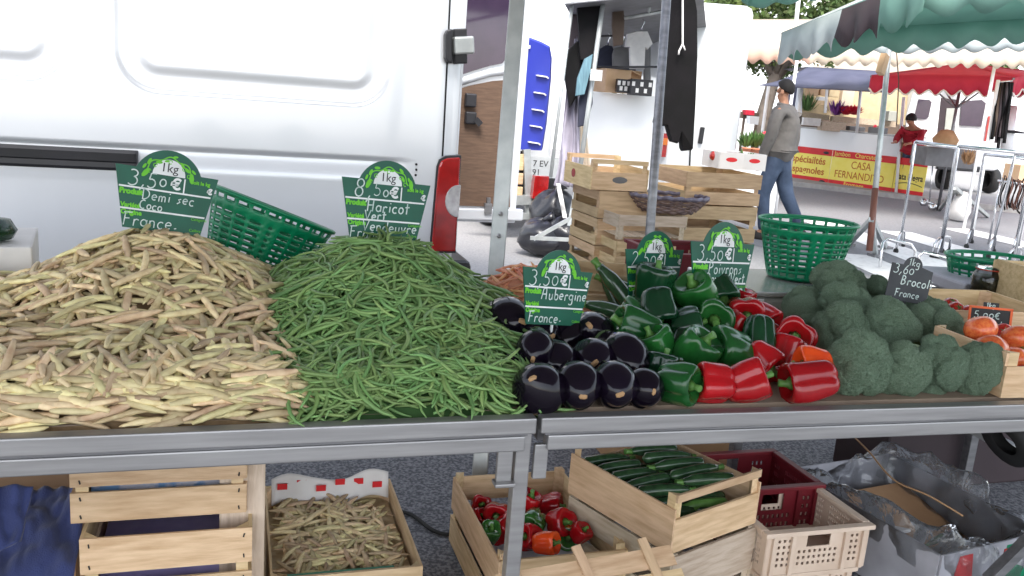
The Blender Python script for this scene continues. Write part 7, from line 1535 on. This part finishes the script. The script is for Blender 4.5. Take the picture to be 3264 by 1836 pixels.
b = MB(); hh = [at(2805, 850, z=.03), at(2812, 775, z=.25), at(2830, 760, z=.28), at(2905, 780, z=.28), at(2918, 800, z=.2), at(2912, 860, z=.03)]; b.tube(hh, .016, 8); tag(b.build('rack_hoop', 'chrome'), 'low chrome hoop of a folded rack beside the parasol pole', 'rack')
b = MB(); hh = [at(2925, 870, z=.03), at(2930, 815, z=.22), at(2945, 802, z=.24), at(3020, 822, z=.24), at(3050, 850, z=.03)]; b.tube(hh, .016, 8); tag(b.build('rack_hoop', 'chrome'), 'low chrome hoop right of the other hoop behind the broccoli', 'rack')
# scarf stand, belts, trolley, bag
sc_ = thing('scarf_stand', 'stand of dark hanging scarves under the red parasol', 'stand', at(3180, 620, z=0)); S_0 = sc_.location.copy()
b = MB(); b.tube([at(3182, 255, d=12.5) - S_0, V((at(3150, 480, d=12.5).x, at(3150, 480, d=12.5).y, 0)) - S_0], .025, 8); b.build('post', 'white_paint', sc_); b = MB(); b.tube([at(3182, 262, d=12.5) - S_0, at(3228, 258, d=12.5) - S_0], .012, 6); b.build('arm', 'chrome', sc_)
for k in range(7):
    x = 3184 + k * 6.5; L_ = ru(150, 215); b = MB(); b.grid(lambda u, v: at(x + 7 * u - 26 * v, 262 + L_ * v, d=12.5 + .05 * sin(v * 7 + k) + .05 * u) - S_0, 2, 10); b.build('scarf', random.choice(['awning_dark', 'fabric_black', 'leather_brown', 'flower_purple', 'fabric_brown']), sc_, solid=.02)
for k in range(16):
    c = at(3190 + k * 7, 610 + k * 1.5, d=11.0); b = MB(); r_ = ru(.15, .2); tt = Matrix.Translation(c) @ Matrix.Rotation(FZ + R(70) + ru(-.2, .2), 4, 'Z') @ Matrix.Rotation(pi / 2, 4, 'X')
    b.tube([tt @ V((r_ * cos(a), r_ * 1.1 * sin(a), .01 * sin(a * 3))) for a in [2 * pi * i / 20 for i in range(21)]], .012, 5, flat=.5); tag(b.build('leather_belt', random.choice(['leather_brown', 'fabric_black', 'awning_dark', 'fabric_grey'])), 'coiled leather belt hanging on the rail at the right edge', 'belt', 'coiled belts at the right edge')
b = MB(); b.tube([at(3180, 575, d=11), at(3330, 598, d=10.8)], .014, 8); o = b.build('belt_rail', 'chrome'); tag(o, 'metal rail carrying the coiled belts', 'rail')
for px in (3190, 3290): q = at(px, 580, d=11); b = MB(); b.tube([q, V((q.x, q.y, 0))], .014, 8); b.build('upright', 'chrome', o)
pxbox('cardboard_carton', 'pale carton behind the chrome racks at the right edge', 'carton', 3246, 530, 3300, 585, 11.8, .4, 'cardboard_pale')
t = thing('hand_trolley', 'small folded trolley with wheels at the end of the banner', 'trolley', at(2960, 660, z=0)); T_0 = t.location.copy()
for px, py in ((2945, 645), (2973, 658)): b = MB(); q = at(px, py, z=.07) - T_0; b.lathe([(0, -.02), (.07, -.02), (.075, 0), (.07, .02), (0, .02)], 16, M=Matrix.Translation(q) @ Matrix.Rotation(FZ + .6, 4, 'Z') @ Matrix.Rotation(pi / 2, 4, 'Y')); b.build('wheel', 'chrome', t)
b = MB(); b.tube([at(2945, 640, d=15) - T_0, at(2978, 652, d=15) - T_0], .015, 6); b.tube([at(2962, 645, d=15) - T_0, at(2978, 470, d=15) - T_0], .013, 6); b.build('frame', 'chrome', t)
q = at(3068, 635, d=13.5); b = MB(); b.lathe([(0, 0), (.12, .02), (.16, .15), (.12, .34), (.05, .44), (0, .46)], 16, fn=lambda a, i, z: 1 + .12 * sin(a * 3 + z * 9)); tag(b.build('plastic_bag', 'paper_white', loc=(q.x, q.y, .02)), 'white and green plastic bag on the ground under the red parasol', 'bag')
t = thing('tripod_stand', 'grey tripod foot of the red parasol', 'tripod', at(3075, 675, z=0)); T_0 = t.location.copy()
for q_ in ((2995, 668), (3075, 670), (3030, 640), (3150, 690)): b = MB(); b.bar(at(3045, 600, d=13.2) - T_0, at(*q_, z=.03) - T_0, .05, .05); b.build('foot_strut', 'galvanised', t)
t = leafclump('dried_bouquet', 'small dried bouquet standing behind the chrome racks', at(3085, 525, d=13.5), .25, 60, 'cardboard', 'bouquet', .02, 1.2)
b = MB(); b.lathe([(0, 0), (.16, .0), (.2, .12), (.10, .26), (0, .28)], 18); tag(b.build('woven_hat', 'cardboard', loc=at(3010, 468, d=14.2)), 'round straw hat lying behind the racks', 'hat')
pxbox('goods_table', 'grey table with goods behind the chrome racks', 'table', 2950, 480, 3110, 528, 14.4, .6, 'stall_grey')
# the stall's own awning, above and behind the viewer's line of sight
aw = thing('stall_canopy', 'grey beige canvas canopy stretched above the vegetable stall', 'awning', (0, 0, 0))
b = MB(); b.grid(lambda u, v: (-3.2 + 8.0 * u, -1.3 + 4.47 * v, 2.55 - .02 * sin(u * pi * 3) - .03 * sin(v * pi)), 20, 8); b.build('canopy_panel', 'stall_canvas', aw, solid=.006)
for x in (-3.15, 4.75): b = MB(); b.tube([(x, -1.25, 2.55), (x, -1.25, 0)], .025, 8); b.build('post', 'galvanised', aw); b = MB(); b.tube([(x, 3.12, 2.55), (x, 3.12, 0)], .025, 8); b.build('post', 'galvanised', aw)
